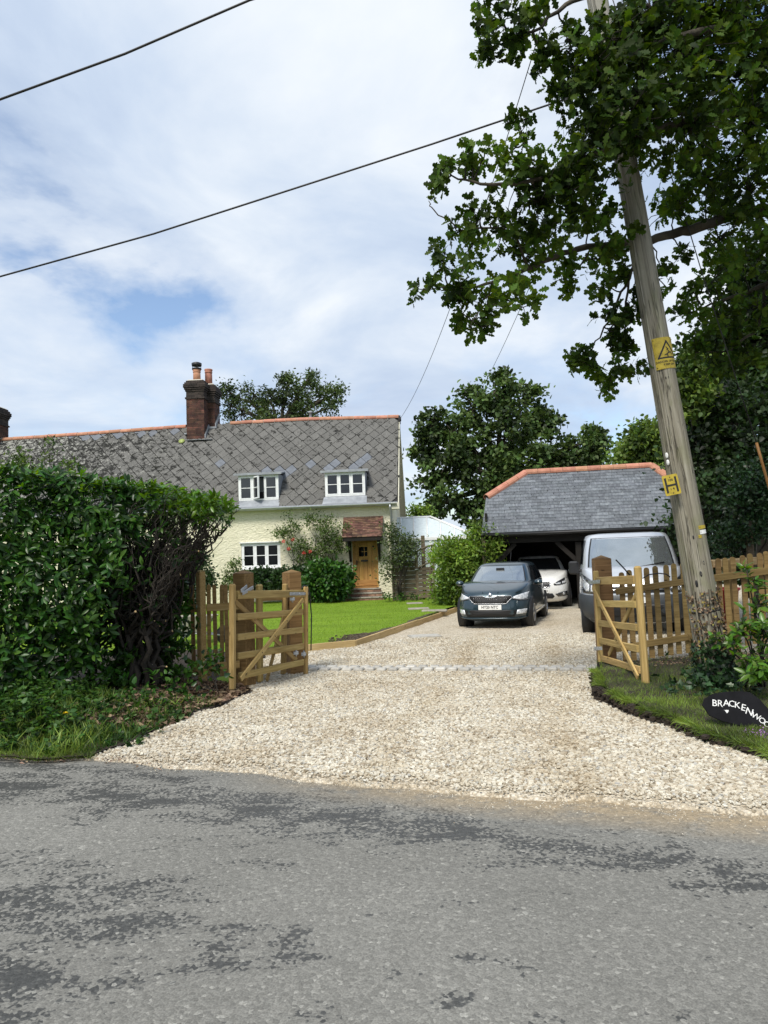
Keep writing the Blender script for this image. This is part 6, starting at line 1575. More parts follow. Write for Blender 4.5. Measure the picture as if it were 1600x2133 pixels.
# ================================================================== SMALL THINGS
wb = thing('wheelbarrow', 'mortar caked grey wheelbarrow standing on the lawn behind the picket panel', 'wheelbarrow', gr(392, 1345, -.08), R(8)); T = wm(wb); bx = wb.location
tzt = at(390, 1283, bx.y).z-bx.z; tzb = at(390, 1317, bx.y).z-bx.z
rimp = [(-.40, -.30), (.55, -.24), (.62, 0), (.55, .24), (-.40, .30)]; botp = [(-.26, -.2), (.25, -.16), (.28, 0), (.25, .16), (-.26, .2)]
vs = [(x, y, tzt) for x, y in rimp]+[(x, y, tzb) for x, y in botp]+[(x*.96, y*.95, tzt) for x, y in rimp]+[(x*.95, y*.94, tzb+.02) for x, y in botp]
fs = [(i, (i+1) % 5, 5+(i+1) % 5, 5+i)[::-1] for i in range(5)]+[(10+i, 10+(i+1) % 5, 15+(i+1) % 5, 15+i) for i in range(5)]+[tuple(range(5, 10))[::-1], tuple(range(15, 20))]+[(i, (i+1) % 5, 10+(i+1) % 5, 10+i) for i in range(5)]
link('tray', MB().add(vs, fs), M['barrow'], wb, T)
fm = MB()
for sg in (-1, 1):
    fm.tube([(-.95, sg*.28, tzb+.12), (-.5, sg*.26, tzb+.02), (.3, sg*.16, tzb-.03), (.72, sg*.06, .18)], .018, 8)
    fm.tube([(-.42, sg*.24, tzb), (-.38, sg*.26, .04), (-.30, sg*.26, .0), (-.2, sg*.25, .05), (.0, sg*.2, tzb-.02)], .016, 8)
link('frame', fm, M['galv'], wb, T)
wl = link('wheel', MB().lathe([(.08, -.04), (.17, -.045), (.19, 0), (.17, .045), (.08, .04)], 20, Matrix.Translation((.74, 0, .19)) @ Matrix.Rotation(R(90), 4, 'X')), M['rubber'], wb, T)
tw = MB().tube([gr(1250, 1531, -.03)+Vector((0, 0, .02)), gr(1285, 1535, -.03)+Vector((0, 0, .028)), gr(1325, 1541, -.03)+Vector((0, 0, .015))], [.006, .01, .005], 6).tube([gr(1285, 1535, -.03)+Vector((0, 0, .025)), gr(1300, 1530, -.03)+Vector((0, 0, .03))], .004, 5)
tag(link('twig', tw, M['twig']), 'dark fallen twig lying on the pale gravel near the grass verge', 'twig')
rb = at(1501, 1245, 11.2)
tag(link('red_tub', MB().lathe([(.20, -.55), (.26, .1), (.29, .12), (.29, .15), (.25, .15), (.19, -.5)], 18, Matrix.Translation(rb)), plain('red_plastic', (.42, .012, .02), .45)), 'red plastic tub half hidden behind the picket fence beside the pole', 'tub')
tag(link('timber_beam', MB().box((0, 0, 0), (1.7, .25, .12), Matrix.Translation(at(1545, 1170, 11.6)) @ Matrix.Rotation(R(-4), 4, 'Z') @ Matrix.Rotation(R(-2), 4, 'Y'), bev=.015), M['pale_wood']), 'pale sawn timber lying level behind the picket fence near the ivy', 'timber')

# ================================================================== VEGETATION
def pbl(px, py, r, Y, k, ry=None, rd=None):
    s = Y/FPX; return (at(px, py, Y), (r*s, (rd if rd else r)*s, (ry if ry else r)*s), k)
def shoots(P, Dr, k, size, spread=.9, back=.5, jit=.35):
    """k leaves round each shoot tip."""
    n = len(P); P = np.repeat(np.asarray(P, float), k, 0); d = np.repeat(unit(np.asarray(Dr, float)), k, 0); m = len(P)
    rad = rdir(m); rad = unit(rad-d*np.sum(rad*d, 1, keepdims=True))
    A = unit(d*rng.uniform(.15, .9, (m, 1))+rad*spread+rng.normal(0, jit*.3, (m, 3)))
    N = unit(d*.9-rad*.3+np.array((0, 0, .45))+rng.normal(0, jit, (m, 3)))
    S = size*rng.uniform(.65, 1.2, m)
    P = P-d*(rng.uniform(0, back, (m, 1))*S[:, None]*2)
    return P, A, N, S

# ---- far trees
tree('oak_tree', 'big broad dark oak rising behind the open garage', at(1050, 1120, 40), .45, at(1050, 1010, 40),
     [pbl(*a) for a in ((1035, 812, 46, 39, 20), (985, 850, 45, 40, 20), (1085, 850, 50, 40, 22), (1130, 880, 34, 40, 14), (900, 890, 36, 39, 16), (945, 900, 45, 39, 18), (1050, 915, 70, 39, 30), (878, 945, 26, 40, 10),
      (930, 965, 48, 39, 18), (1000, 980, 62, 39, 26), (1100, 955, 62, 39, 28), (1165, 950, 42, 40, 18), (1222, 935, 38, 40, 18), (1235, 915, 22, 40, 8), (890, 1005, 24, 40, 7), (935, 1045, 34, 39, 11), (990, 1060, 40, 39, 13), (1060, 1020, 60, 39, 24), (1150, 1000, 55, 40, 18), (1235, 965, 30, 40, 12), (905, 1060, 20, 41, 5))],
     .25, 62, .27, M['far_leaf'], T_WIDE, .45)
tree('birch_tree', 'feathery dark tree showing above the cottage ridge behind the chimney', at(590, 1000, 46), .35, at(585, 900, 46),
     [pbl(*a) for a in ((472, 812, 20, 46, 8), (480, 845, 26, 46, 10), (530, 822, 26, 46, 11), (565, 835, 34, 46, 15), (600, 805, 26, 46, 12), (640, 800, 26, 46, 10), (620, 835, 42, 46, 20), (668, 828, 26, 46, 11), (695, 822, 18, 46, 7), (710, 815, 9, 46, 3), (505, 860, 36, 46, 13), (560, 868, 40, 46, 16), (640, 866, 40, 46, 16), (690, 850, 20, 46, 6), (645, 785, 10, 46, 3), (600, 787, 9, 46, 3))],
     .21, 52, .24, M['far_leaf2'], T_LEAF, .4)
tree('small_tree', 'small yellow-green tree peeping over the conservatory roof', at(868, 1150, 34), .12, at(868, 1090, 34), [pbl(866, 1070, 18, 34, 12), pbl(885, 1068, 14, 34, 8)], .16, 40, .22, M['climber'], T_LEAF, .4)
tree('maple_tree', 'mid green tree behind the garage ridge and the leaning pole', at(1345, 1050, 30), .25, at(1345, 960, 30),
     [pbl(*a) for a in ((1325, 925, 34, 30, 22), (1355, 905, 30, 30, 18), (1310, 955, 20, 30, 12), (1385, 930, 40, 30, 24), (1360, 950, 40, 30, 24), (1430, 900, 50, 30, 24))], .19, 70, .24, M['maple_leaf'], T_WIDE, .3)
tree('young_sycamore', 'young yellow-green tree lit beside the pole under the warning sign', at(1470, 1240, 14), .07, at(1445, 900, 14), [pbl(1440, 748, 20, 13.6, 12, 26), pbl(1432, 795, 22, 13.6, 14), pbl(1462, 815, 26, 13.6, 14), pbl(1440, 850, 22, 13.6, 10)], .11, 26, .12, M['maple_leaf'], T_WIDE, .3)
W1 = [pbl(*a) for a in ((1455, 745, 30, 15, 10), (1440, 790, 36, 15, 16), (1480, 830, 60, 15, 30), (1450, 880, 46, 15, 22), (1530, 870, 80, 14, 44), (1470, 960, 60, 14, 34), (1560, 960, 80, 13.5, 44), (1510, 1020, 60, 13, 34), (1590, 1040, 60, 12.5, 30))]
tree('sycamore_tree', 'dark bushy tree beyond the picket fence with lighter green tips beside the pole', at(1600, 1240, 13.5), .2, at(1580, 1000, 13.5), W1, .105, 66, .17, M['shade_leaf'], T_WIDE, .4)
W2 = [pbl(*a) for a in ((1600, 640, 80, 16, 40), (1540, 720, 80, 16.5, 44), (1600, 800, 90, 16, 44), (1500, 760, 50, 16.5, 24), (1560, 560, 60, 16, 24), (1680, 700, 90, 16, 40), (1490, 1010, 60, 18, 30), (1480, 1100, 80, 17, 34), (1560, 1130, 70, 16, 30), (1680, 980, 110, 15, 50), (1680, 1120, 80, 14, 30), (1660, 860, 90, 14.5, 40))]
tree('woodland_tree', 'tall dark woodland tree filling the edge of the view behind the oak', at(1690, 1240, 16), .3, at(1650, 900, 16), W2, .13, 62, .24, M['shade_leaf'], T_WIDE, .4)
iv = [pbl(*a) for a in ((1545, 1060, 34, 11.8, 26), (1585, 1040, 34, 11.8, 24), (1530, 1110, 30, 11.8, 20), (1600, 1100, 30, 11.6, 16), (1560, 1000, 40, 11.9, 26), (1510, 1135, 24, 11.9, 12))]
ivt = shrub('ivy_bush', 'ivy covered dead stump with pale stem standing behind the picket fence', at(1560, 1250, 11.9), iv, .065, 36, .10, M['ivy_leaf'], T_IVY, .5, 5, 'ivy', None, .02)
link('dead_stem', MB().tube([at(1566, 1230, 11.75), at(1562, 1130, 11.75), at(1566, 1085, 11.72)], [.075, .06, .045], 9), M['grey_wood'], ivt)

# ---- the near oak: limbs, twigs, leaves
OY = 8.8
ob = at(1960, 1440, OY); oak = thing('oak_tree', 'large overhanging oak whose leafy limbs reach across the sky in front of the pole', 'tree', (ob.x, OY, 0))
tm = MB(); tp = [at(1960, 1450, OY), at(1955, 1100, OY), at(1930, 700, OY), at(1900, 400, OY), at(1880, 0, OY)]
tm.tube([(p.x, p.y, p.z) for p in tp], [.46, .36, .30, .24, .16], 14); link('trunk', tm, M['bark'], oak)
LIMBS = [([(1915, 480, 8.8), (1700, 415, 8.8), (1600, 437, 8.7), (1530, 446, 8.6), (1470, 470, 8.5), (1400, 490, 8.45), (1340, 505, 8.4), (1240, 512, 8.3), (1170, 528, 8.1), (1100, 560, 7.9), (1030, 590, 7.7), (960, 600, 7.6)], .105, .012),
         ([(1905, 420, 8.8), (1700, 250, 8.3), (1560, 235, 7.8), (1420, 255, 7.4), (1300, 290, 7.2), (1200, 340, 7.1), (1110, 380, 7.1), (1000, 385, 7.1), (940, 365, 7.1)], .075, .008),
         ([(1890, 200, 8.6), (1640, 60, 7.8), (1480, 60, 7.2), (1330, 100, 6.9), (1230, 150, 6.8), (1185, 180, 6.8)], .07, .008),
         ([(1885, 60, 8.6), (1600, -60, 7.6), (1350, -60, 7.0), (1195, 0, 6.8), (1130, 50, 6.8), (1050, 90, 6.8)], .06, .007),
         ([(1915, 500, 8.8), (1720, 560, 9.2), (1600, 590, 9.2), (1520, 620, 9.2), (1440, 650, 9.2)], .07, .008),
         ([(1340, 505, 8.4), (1310, 580, 8.3), (1280, 640, 8.25), (1250, 700, 8.2), (1210, 745, 8.15)], .022, .006),
         ([(1310, 580, 8.3), (1300, 680, 8.3), (1285, 760, 8.3), (1270, 800, 8.3)], .016, .005),
         ([(1100, 560, 7.9), (1080, 500, 7.8), (1040, 470, 7.7), (960, 480, 7.7), (900, 435, 7.7), (893, 418, 7.7)], .018, .004),
         ([(1030, 590, 7.7), (1000, 640, 7.65), (980, 680, 7.6)], .014, .005), ([(960, 600, 7.6), (900, 600, 7.6), (858, 602, 7.6)], .010, .004),
         ([(1110, 380, 7.1), (1090, 300, 7.1), (1080, 255, 7.1)], .014, .004), ([(1240, 512, 8.3), (1200, 560, 8.2), (1180, 600, 8.2)], .014, .005),
         ([(1600, 590, 9.2), (1580, 680, 9.3), (1520, 730, 9.3), (1450, 735, 9.3)], .03, .006)]
BP = []
for pts, r0, r1 in LIMBS:
    q = [at(*p) for p in pts]; dens = []
    for a, b in zip(q[:-1], q[1:]):
        for i in range(4): dens.append(a.lerp(b, i/4)+Vector((random.gauss(0, .012), random.gauss(0, .012), random.gauss(0, .012))))
    dens.append(q[-1]); n = len(dens); link('limb', MB().tube(dens, [r0+(r1-r0)*(i/(n-1))**.8 for i in range(n)], 8), M['bark'], oak); BP += dens
BPa = np.array([tuple(p) for p in BP])
OB = [(1045, 45, 55, 6.8, 13, 40), (1015, 105, 30, 6.8, 6), (1110, 35, 45, 6.8, 8), (1125, 110, 28, 6.8, 6), (1020, 5, 35, 6.8, 6), (1065, 85, 28, 6.8, 5),
      (1190, 100, 45, 6.9, 11), (1240, 140, 70, 6.9, 22), (1185, 185, 40, 6.9, 9), (1300, 80, 80, 7.0, 30), (1330, 190, 95, 7.1, 36), (1420, 110, 120, 7.4, 50), (1540, 90, 120, 7.6, 52), (1560, 250, 120, 7.8, 50), (1430, 270, 100, 7.4, 42), (1310, 275, 62, 7.2, 22), (1225, 255, 55, 7.1, 18), (1215, 330, 55, 7.1, 16), (1650, 100, 110, 7.9, 34), (1660, 300, 110, 8.2, 34), (1480, 20, 110, 7.3, 40), (1360, 20, 80, 7.0, 24), (1600, -20, 110, 7.6, 30),
      (1085, 355, 48, 7.1, 15), (1125, 420, 52, 7.2, 15), (1185, 395, 55, 7.2, 16), (1010, 320, 12, 7.1, 2), (975, 325, 24, 7.1, 4), (925, 345, 26, 7.1, 5), (912, 388, 13, 7.1, 3), (985, 350, 14, 7.1, 2), (1070, 258, 18, 7.1, 3), (1100, 245, 10, 7.1, 2), (1055, 320, 22, 7.1, 3),
      (1000, 450, 34, 7.7, 8), (950, 480, 28, 7.7, 5), (985, 510, 34, 7.7, 6), (1060, 470, 45, 7.6, 11), (1140, 490, 55, 7.9, 15), (1230, 440, 60, 8.0, 18), (1250, 540, 32, 8.2, 7), (1100, 530, 40, 7.9, 9), (1180, 545, 26, 8.1, 4),
      (925, 552, 32, 7.6, 6), (865, 603, 13, 7.6, 2), (900, 595, 17, 7.6, 3), (955, 605, 40, 7.6, 10), (1015, 635, 48, 7.6, 12), (1070, 600, 36, 7.7, 7), (1090, 640, 22, 7.7, 3), (1000, 680, 24, 7.6, 4), (1185, 590, 20, 8.2, 4), (1170, 580, 12, 8.2, 2), (960, 650, 18, 7.6, 3),
      (1255, 600, 22, 8.2, 4), (1285, 530, 34, 8.3, 7), (1265, 655, 20, 8.2, 3), (1270, 690, 22, 8.2, 4), (1205, 738, 24, 8.15, 5), (1190, 765, 13, 8.15, 2), (1235, 768, 15, 8.2, 3), (1300, 720, 30, 8.3, 6), (1272, 785, 24, 8.3, 5), (1268, 815, 12, 8.3, 2), (1312, 640, 28, 8.3, 5), (1300, 580, 26, 8.3, 5), (1320, 770, 18, 8.3, 3),
      (1400, 430, 55, 8.3, 14), (1470, 375, 80, 8.2, 28), (1560, 400, 90, 8.4, 34), (1500, 500, 40, 8.6, 8), (1420, 530, 20, 8.5, 3), (1380, 570, 16, 8.6, 3), (1440, 600, 22, 9.2, 4), (1480, 590, 36, 9.2, 8), (1550, 540, 55, 9.0, 15), (1580, 640, 60, 9.2, 17), (1430, 650, 26, 9.2, 5), (1500, 660, 45, 9.2, 11), (1450, 720, 28, 9.3, 5), (1550, 730, 62, 9.3, 17), (1620, 480, 70, 8.7, 18), (1390, 600, 14, 8.6, 2), (1500, 760, 40, 9.3, 9), (1640, 620, 70, 9.2, 18)]
TP = []; TD = []; tw = MB(); MUL = lambda px: 2.7 if px > 1180 else 2.1
for row in OB:
    px, py, r, Y, k = row[:5]; c = at(px, py, Y); s = Y/FPX
    for j in range(int(k*MUL(px))):
        a = random.uniform(0, 2*math.pi); q = math.sqrt(random.random()); dx, dz = q*math.cos(a)*r*s, q*math.sin(a)*r*s; dyy = random.gauss(0, .32)*(1 if r > 30 else .5)
        p = c+Vector((dx, dyy, dz)); TP.append(p)
        TD.append(Vector((dx, dyy, dz)).normalized()*.7+Vector((-.35, random.gauss(0, .4), -.15+random.gauss(0, .45))))
    # a twig from the nearest limb to this spray, side twigs to its shoots
    d2 = np.sum((BPa-np.array(c))**2, 1); b = Vector(BPa[int(np.argmin(d2))]); limb(tw, b, c, .010, .006, .03, 5, 6, .05)
    for p in TP[-int(k*MUL(px)):][::2]: limb(tw, c, p, .0055, .003, .02, 4, 4, .06)
link('twig', tw, M['twig'], oak, None, 'stuff')
P, A, N, S = shoots([tuple(p) for p in TP], [tuple(p) for p in TD], 7, .112, 1.0, .6, .5)
prefer = np.where(infront(P, 850, 0, 1598, 850), 1.0, 9.0)*np.where(infront(P, 850, 0, 1330, 850), 1.0, 1.6)
split_leaves(T_OAK, P, A, N, S, M['oak_leaf'], oak, 300, 'foliage', 'leaf', prefer)
print('oak leaves', len(P))

# ---- laurel hedge
hg = thing('laurel_hedge', 'tall glossy laurel hedge with a bare branchy cut end beside the wooden gate', 'hedge', (-3.4, 8.9, .1))
ztop = lambda x: np.interp(x, [-7, -4.6, -3.6, -2.7, -1.9], [3.0, 2.80, 2.70, 2.55, 2.38])
yfac = lambda x, z: np.interp(x, [-8, -5.2, -2.6], [6.9, 7.55, 8.35])+.16*vnoise(x, z, 1.5, 4)-.12*np.sin(np.clip(z, 0, 2.6)*1.2)
xlim = lambda z: np.interp(z, [0, .35, 1.0, 1.55, 2.3, 2.7], [-3.75, -3.6, -3.2, -2.95, -2.72, -2.6])
n = 2300; x = rng.uniform(-7.2, -2.5, n*2); z = rng.uniform(.05, 2.85, n*2); k = (x < xlim(z)+.07*vnoise(x, z, 4, 1)+rng.normal(0, .13, n*2)) & (z < ztop(x)); x, z = x[k][:n], z[k][:n]
y = yfac(x, z)+np.abs(rng.normal(0, .10, len(x)))
fd = np.array((.3, -.95, .12)); P1 = np.stack([x, y, z], 1); D1 = fd+rng.normal(0, .45, (len(x), 3))+np.array((0, 0, 1))*np.clip((z-2.1)/.6, 0, 1)[:, None]
x = rng.uniform(-7, -1.99, 520); y = rng.uniform(0, 1.5, 520)+yfac(x, 2.5); P2 = np.stack([x, y, ztop(x)-np.abs(rng.normal(0, .08, 520))+.04*vnoise(x, y, 3)], 1); D2 = np.array((.1, -.2, 1))+rng.normal(0, .4, (520, 3))
x = -7+4.45*rng.random(2400); y = rng.uniform(.25, 1.7, 2400)+yfac(x, 1); z = rng.uniform(.05, 2.5, 2400); y = np.where(x > -3.1, np.maximum(y, 9.15), y); P3 = np.stack([x, y, z], 1); D3 = rdir(2400)
x = rng.uniform(-2.8, -1.97, 190); P4 = np.stack([x, rng.uniform(8.35, 9.6, 190), ztop(x)-np.abs(rng.normal(.08, .13, 190))], 1); D4 = np.array((.5, -.2, .7))+rng.normal(0, .5, (190, 3))
n5 = 150; z = rng.uniform(.2, 2.2, n5); x = rng.uniform(-3.4, np.interp(z, [0, 1.2, 1.6, 2.2], [-2.8, -2.72, -2.5, -2.05])); P5 = np.stack([x, rng.uniform(8.45, 9.6, n5), z], 1); D5 = rdir(n5)
Pm, Am, Nm, Sm = shoots(np.concatenate([P1, P3, P5]), np.concatenate([D1, D3, D5]), 7, .118, 1.0, .7, .4)
split_leaves(T_LAUREL, Pm, Am, Nm, Sm, M['laurel'], hg, 230, 'foliage', 'leaf', np.where(infront(Pm, 2, 950, 420, 1500), 1.0, 9.0))
Pt, At, Nt, St = shoots(np.concatenate([P2, P4]), np.concatenate([D2, D4]), 6, .108, .9, .5, .4)
split_leaves(T_LAUREL, Pt, At, Nt, St, M['laurel_young_lit'], hg, 70, 'foliage', 'leaf', np.where(infront(Pt, 2, 900, 480, 1500), 1.0, 9.0))  # paler top leaves: light from above put into their colour
bm = MB(); cuts = MB()
roots = [(-2.86, 9.0), (-2.98, 9.25), (-2.84, 8.8), (-3.15, 9.0), (-3.05, 8.7), (-2.92, 9.4), (-3.4, 9.0), (-3.7, 9.0)]; xmax = lambda z: float(np.interp(z, [0, .6, 1.0, 1.3, 1.5, 1.8, 2.1, 2.5], [-2.78, -2.76, -2.72, -2.64, -2.52, -2.27, -2.06, -1.93]))
for (rx_, ry_) in roots:
    for j in range(3):
        h = random.uniform(.5, 1.0); c = Vector((min(xmax(h), rx_+random.gauss(0, .10)), ry_+random.gauss(0, .1), h)); limb(bm, (rx_+random.gauss(0, .05), ry_, 0), c, .042, .026, 0, 8, 5, .07)
        for m_ in range(6):
            ez = random.uniform(.9, 2.0); e = Vector((min(xmax(ez), rx_+random.uniform(-.45, .8)), ry_+random.uniform(-.5, .4), ez)); limb(bm, c, e, .020, .010, .05, 6, 7, .09)
            for q in range(4):
                f = e+Vector((random.gauss(.10, .22), random.gauss(0, .2), random.uniform(.05, .75))); f.z = min(f.z, float(ztop(f.x))-.02); f.x = min(f.x+.06, xmax(f.z)); limb(bm, e, f, .009, .003, .03, 5, 6, .09)
for j in range(16):      # sawn stubs along the cut end
    az_ = random.uniform(.3, 1.85); a = Vector((xmax(az_)-random.uniform(.1, .4), random.uniform(8.5, 9.1), az_)); e = a+Vector((random.uniform(.15, .42), random.uniform(-.25, .05), random.uniform(-.05, .22))); r = random.uniform(.008, .018)
    limb(bm, a, e, r*1.2, r, .02, 6, 4, .03); d = (e-a).normalized(); cuts.tube([e, e+d*.004], [r*.95, r*.95], 7)
link('branch', bm, M['twig'], hg, None, 'stuff'); link('cut_end', cuts, M['pale_wood'], hg, None, 'stuff')

# shoots of wild rose rising over the hedge
shrub('rose_shoot', 'tall rose shoot rising above the hedge in front of the neighbour roof', at(108, 1010, 9.2), [pbl(106, 935, 11, 9.2, 8, 26), pbl(112, 915, 6, 9.2, 3), pbl(92, 960, 12, 9.2, 5)], .05, 8, .04, M['rose_leaf'], T_LEAF, .2, 3, 'plant', None, .005)
shrub('pale_shrub', 'pale green shrub tops growing over the hedge at the edge of the view', at(30, 1010, 9.3), [pbl(20, 965, 40, 9.3, 16, 16), pbl(60, 968, 30, 9.3, 10, 12), pbl(40, 945, 14, 9.3, 4), pbl(150, 970, 30, 9.3, 8, 8)], .06, 12, .06, M['rose_leaf'], T_LEAF, .2, 4, 'shrub', None, .006)

# ---- cottage garden plants
shrub('hydrangea_bush', 'rounded bright green bush beside the front steps', at(682, 1250, 24.2), [pbl(682, 1212, 50, 24.2, 150, 38, 42), pbl(665, 1190, 30, 24.2, 40, 22), pbl(705, 1200, 26, 24.2, 30, 24)], .125, 20, .10, M['box_leaf'], T_WIDE, .85, 4, 'bush')
shrub('low_hedge', 'low clipped dark hedge under the ground floor window', at(575, 1240, 24.5), [pbl(545, 1208, 26, 24.5, 50, 22), pbl(590, 1207, 30, 24.5, 60, 22), pbl(625, 1205, 18, 24.5, 30, 26), pbl(650, 1190, 12, 24.6, 14)], .095, 60, .10, M['dark_leaf'], T_WIDE, .5, 4, 'hedge')
shrub('dark_shrub', 'dark spreading shrub against the cream wall behind the fence', at(405, 1260, 23), [pbl(400, 1180, 30, 23, 34, 45), pbl(425, 1205, 18, 23, 18, 34), pbl(385, 1220, 26, 23, 22, 30), pbl(415, 1150, 14, 23, 8)], .12, 46, .13, M['dark_leaf'], T_LEAF, .3, 4)
def blooms(root, pts, mat, r=.055):
    for px, py, Y in pts:
        c = at(px, py, Y); n = 26; d = rdir(n); Pp = np.array(c)+d*r*.35
        leaf_obj('bloom', T_WIDE, Pp, unit(d+rng.normal(0, .3, (n, 3))), rdir(n), np.full(n, r*rng.uniform(.9, 1.2)), mat, root, None)
rw = shrub('white_rose', 'rose bush with white blooms left beside the ground floor window', at(490, 1245, 24.4), [pbl(492, 1178, 15, 24.4, 14, 22), pbl(485, 1215, 24, 24.4, 24, 20), pbl(470, 1200, 12, 24.4, 6)], .085, 30, .09, M['rose_leaf'], T_LEAF, .2, 4)
rw['label'] = 'rose bush with small white blooms at the wall end of the ground floor window'
blooms(rw, [(497, 1157, 24.2), (489, 1170, 24.2)], M['petal_white'], .04)
rp1 = shrub('climbing_rose', 'climbing rose with pink blooms trained on the cream wall beside the window', at(628, 1225, 24.75), [pbl(*a) for a in ((598, 1112, 24, 24.75, 15, 16), (622, 1135, 26, 24.75, 18), (612, 1090, 16, 24.75, 7), (580, 1108, 14, 24.75, 4, 6), (600, 1070, 6, 24.75, 2, 14), (640, 1150, 20, 24.75, 10), (628, 1165, 18, 24.75, 9))], .085, 26, .12, M['rose_leaf'], T_LEAF, .2, 5, 'rose', 'climbing roses on the wall', .012)
blooms(rp1, [(601, 1143, 24.5), (610, 1124, 24.5), (633, 1152, 24.5), (646, 1149, 24.5), (591, 1128, 24.5)], M['rose_pink'])
rp2 = shrub('climbing_rose', 'taller climbing rose spreading from the bush to the porch tiles', at(672, 1225, 24.75), [pbl(*a) for a in ((643, 1072, 8, 24.75, 6, 16), (652, 1090, 12, 24.75, 6), (684, 1105, 26, 24.75, 18), (702, 1120, 20, 24.75, 14), (672, 1130, 24, 24.75, 14), (712, 1140, 12, 24.6, 5), (662, 1155, 18, 24.75, 8), (690, 1148, 22, 24.75, 11), (678, 1082, 12, 24.75, 5), (716, 1098, 8, 24.4, 3))], .085, 26, .12, M['rose_leaf'], T_LEAF, .2, 5, 'rose', 'climbing roses on the wall', .012)
shrub('grey_shrub', 'tall loose grey-green shrub on two bare stems between the porch and the woven fence', at(833, 1242, 23.6), [pbl(*a) for a in ((812, 1108, 14, 23.6, 12, 18), (826, 1130, 26, 23.6, 22), (852, 1132, 22, 23.6, 16), (812, 1160, 18, 23.6, 12, 26), (838, 1165, 20, 23.6, 10), (862, 1135, 12, 23.6, 6), (808, 1195, 14, 23.6, 6, 18), (846, 1150, 20, 23.6, 8))], .10, 24, .13, M['olive_leaf'], T_LEAF, .25, 4, 'shrub', None, .022)
shrub('ground_plant', 'small leafy plants at the foot of the woven fence panel', at(830, 1246, 23.5), [pbl(805, 1240, 12, 23.5, 8, 5), pbl(835, 1243, 16, 23.5, 8, 5), pbl(862, 1243, 12, 23.5, 6, 4)], .08, 14, .07, M['box_leaf'], T_LEAF, .4, 3, 'plant')
shrub('green_climber', 'large yellow-green climber heaped over the fence beside the dark hatchback', at(965, 1262, 21.9), [pbl(*a) for a in ((968, 1165, 46, 21.9, 80, 44), (935, 1150, 28, 22.0, 30, 26), (995, 1150, 36, 21.8, 44, 36), (1010, 1118, 20, 21.7, 14), (998, 1106, 10, 21.6, 5), (1030, 1125, 14, 21.5, 7, 9), (945, 1215, 36, 21.8, 44, 34), (985, 1215, 36, 21.7, 40, 34), (925, 1238, 20, 21.8, 16, 16), (1015, 1180, 22, 21.7, 18, 28), (955, 1245, 22, 21.7, 14, 12), (915, 1180, 12, 22, 6, 20))], .11, 60, .15, M['climber'], T_LEAF, .55, 3, 'climber')

# ---- ivy on the pole, laurel sapling by the sign
n = 420; zz = np.abs(rng.normal(0, .42, n)); th = rng.uniform(-2.2, 1.7, n)
pv = []; dv = []
for z, t in zip(zz, th):
    r = prad(z)+random.uniform(.01, .05)+.20*max(0, .35-z)*random.random(); v = PM @ Vector((r*math.sin(t), -r*math.cos(t), z)); pv.append(tuple(v)); dv.append(tuple(PM.to_3x3() @ Vector((math.sin(t), -math.cos(t), .2))))
ivy = thing('pole_ivy', 'dark ivy climbing round the base of the leaning pole', 'ivy', pb_)
st = MB()
for k in range(16):
    t = random.uniform(-1.6, 1.6); pts = []; zmax = random.uniform(.5, 1.25)
    for i in range(9):
        z = zmax*i/8; t += random.gauss(0, .09); r = prad(z)+.008; pts.append(PM @ Vector((r*math.sin(t), -r*math.cos(t), z)))
    st.tube(pts, [.010-.006*i/8 for i in range(9)], 5)
link('stem', st, M['twig'], ivy)
P, A, N, S = shoots(pv, dv, 2, .062, 1.0, .3, .4); leaf_obj('foliage', T_IVY, P[zz.repeat(2) < .62], A[zz.repeat(2) < .62], N[zz.repeat(2) < .62], S[zz.repeat(2) < .62], M['ivy_leaf'], ivy)
n = 260; zz = rng.uniform(.40, 1.15, n); pv = []; dv = []
for z in zz:
    t = random.uniform(-1.5, 1.4); r = prad(z)+.02; pv.append(tuple(PM @ Vector((r*math.sin(t), -r*math.cos(t), z)))); dv.append(tuple(PM.to_3x3() @ Vector((math.sin(t), -math.cos(t), .2))))
P, A, N, S = shoots(pv, dv, 2, .034, 1.0, .3, .6); k = rng.random(len(P)) < .75
leaf_obj('withered_leaves', T_IVY, P[k], A[k], N[k], S[k], M['dead_leaf'], ivy).name = 'withered_foliage'; leaf_obj('yellow_foliage', T_IVY, P[~k], A[~k], N[~k], S[~k], M['yellow_leaf'], ivy)
n = 130; c0_ = np.array(gr(1475, 1440, .06)); P = np.stack([c0_[0]+rng.normal(0, .22, n), c0_[1]+rng.normal(-.05, .18, n), .08+np.abs(rng.normal(0, .16, n))], 1)
P, A, N, S = shoots(P, rdir(n, 0, 1)+np.array((0, -.6, .3)), 3, .07, 1.0, .3, .5)
iv2 = thing('ground_ivy', 'trailing ivy clump at the foot of the pole beside the name sign', 'ivy', tuple(c0_)); leaf_obj('foliage', T_IVY, P, A, N, S, M['ivy_leaf'], iv2)
sap = thing('laurel_sapling', 'young glossy laurel bush growing in front of the picket fence beyond the name sign', 'shrub', gr(1575, 1430, .1)); sb = MB(); pv = []; dv = []
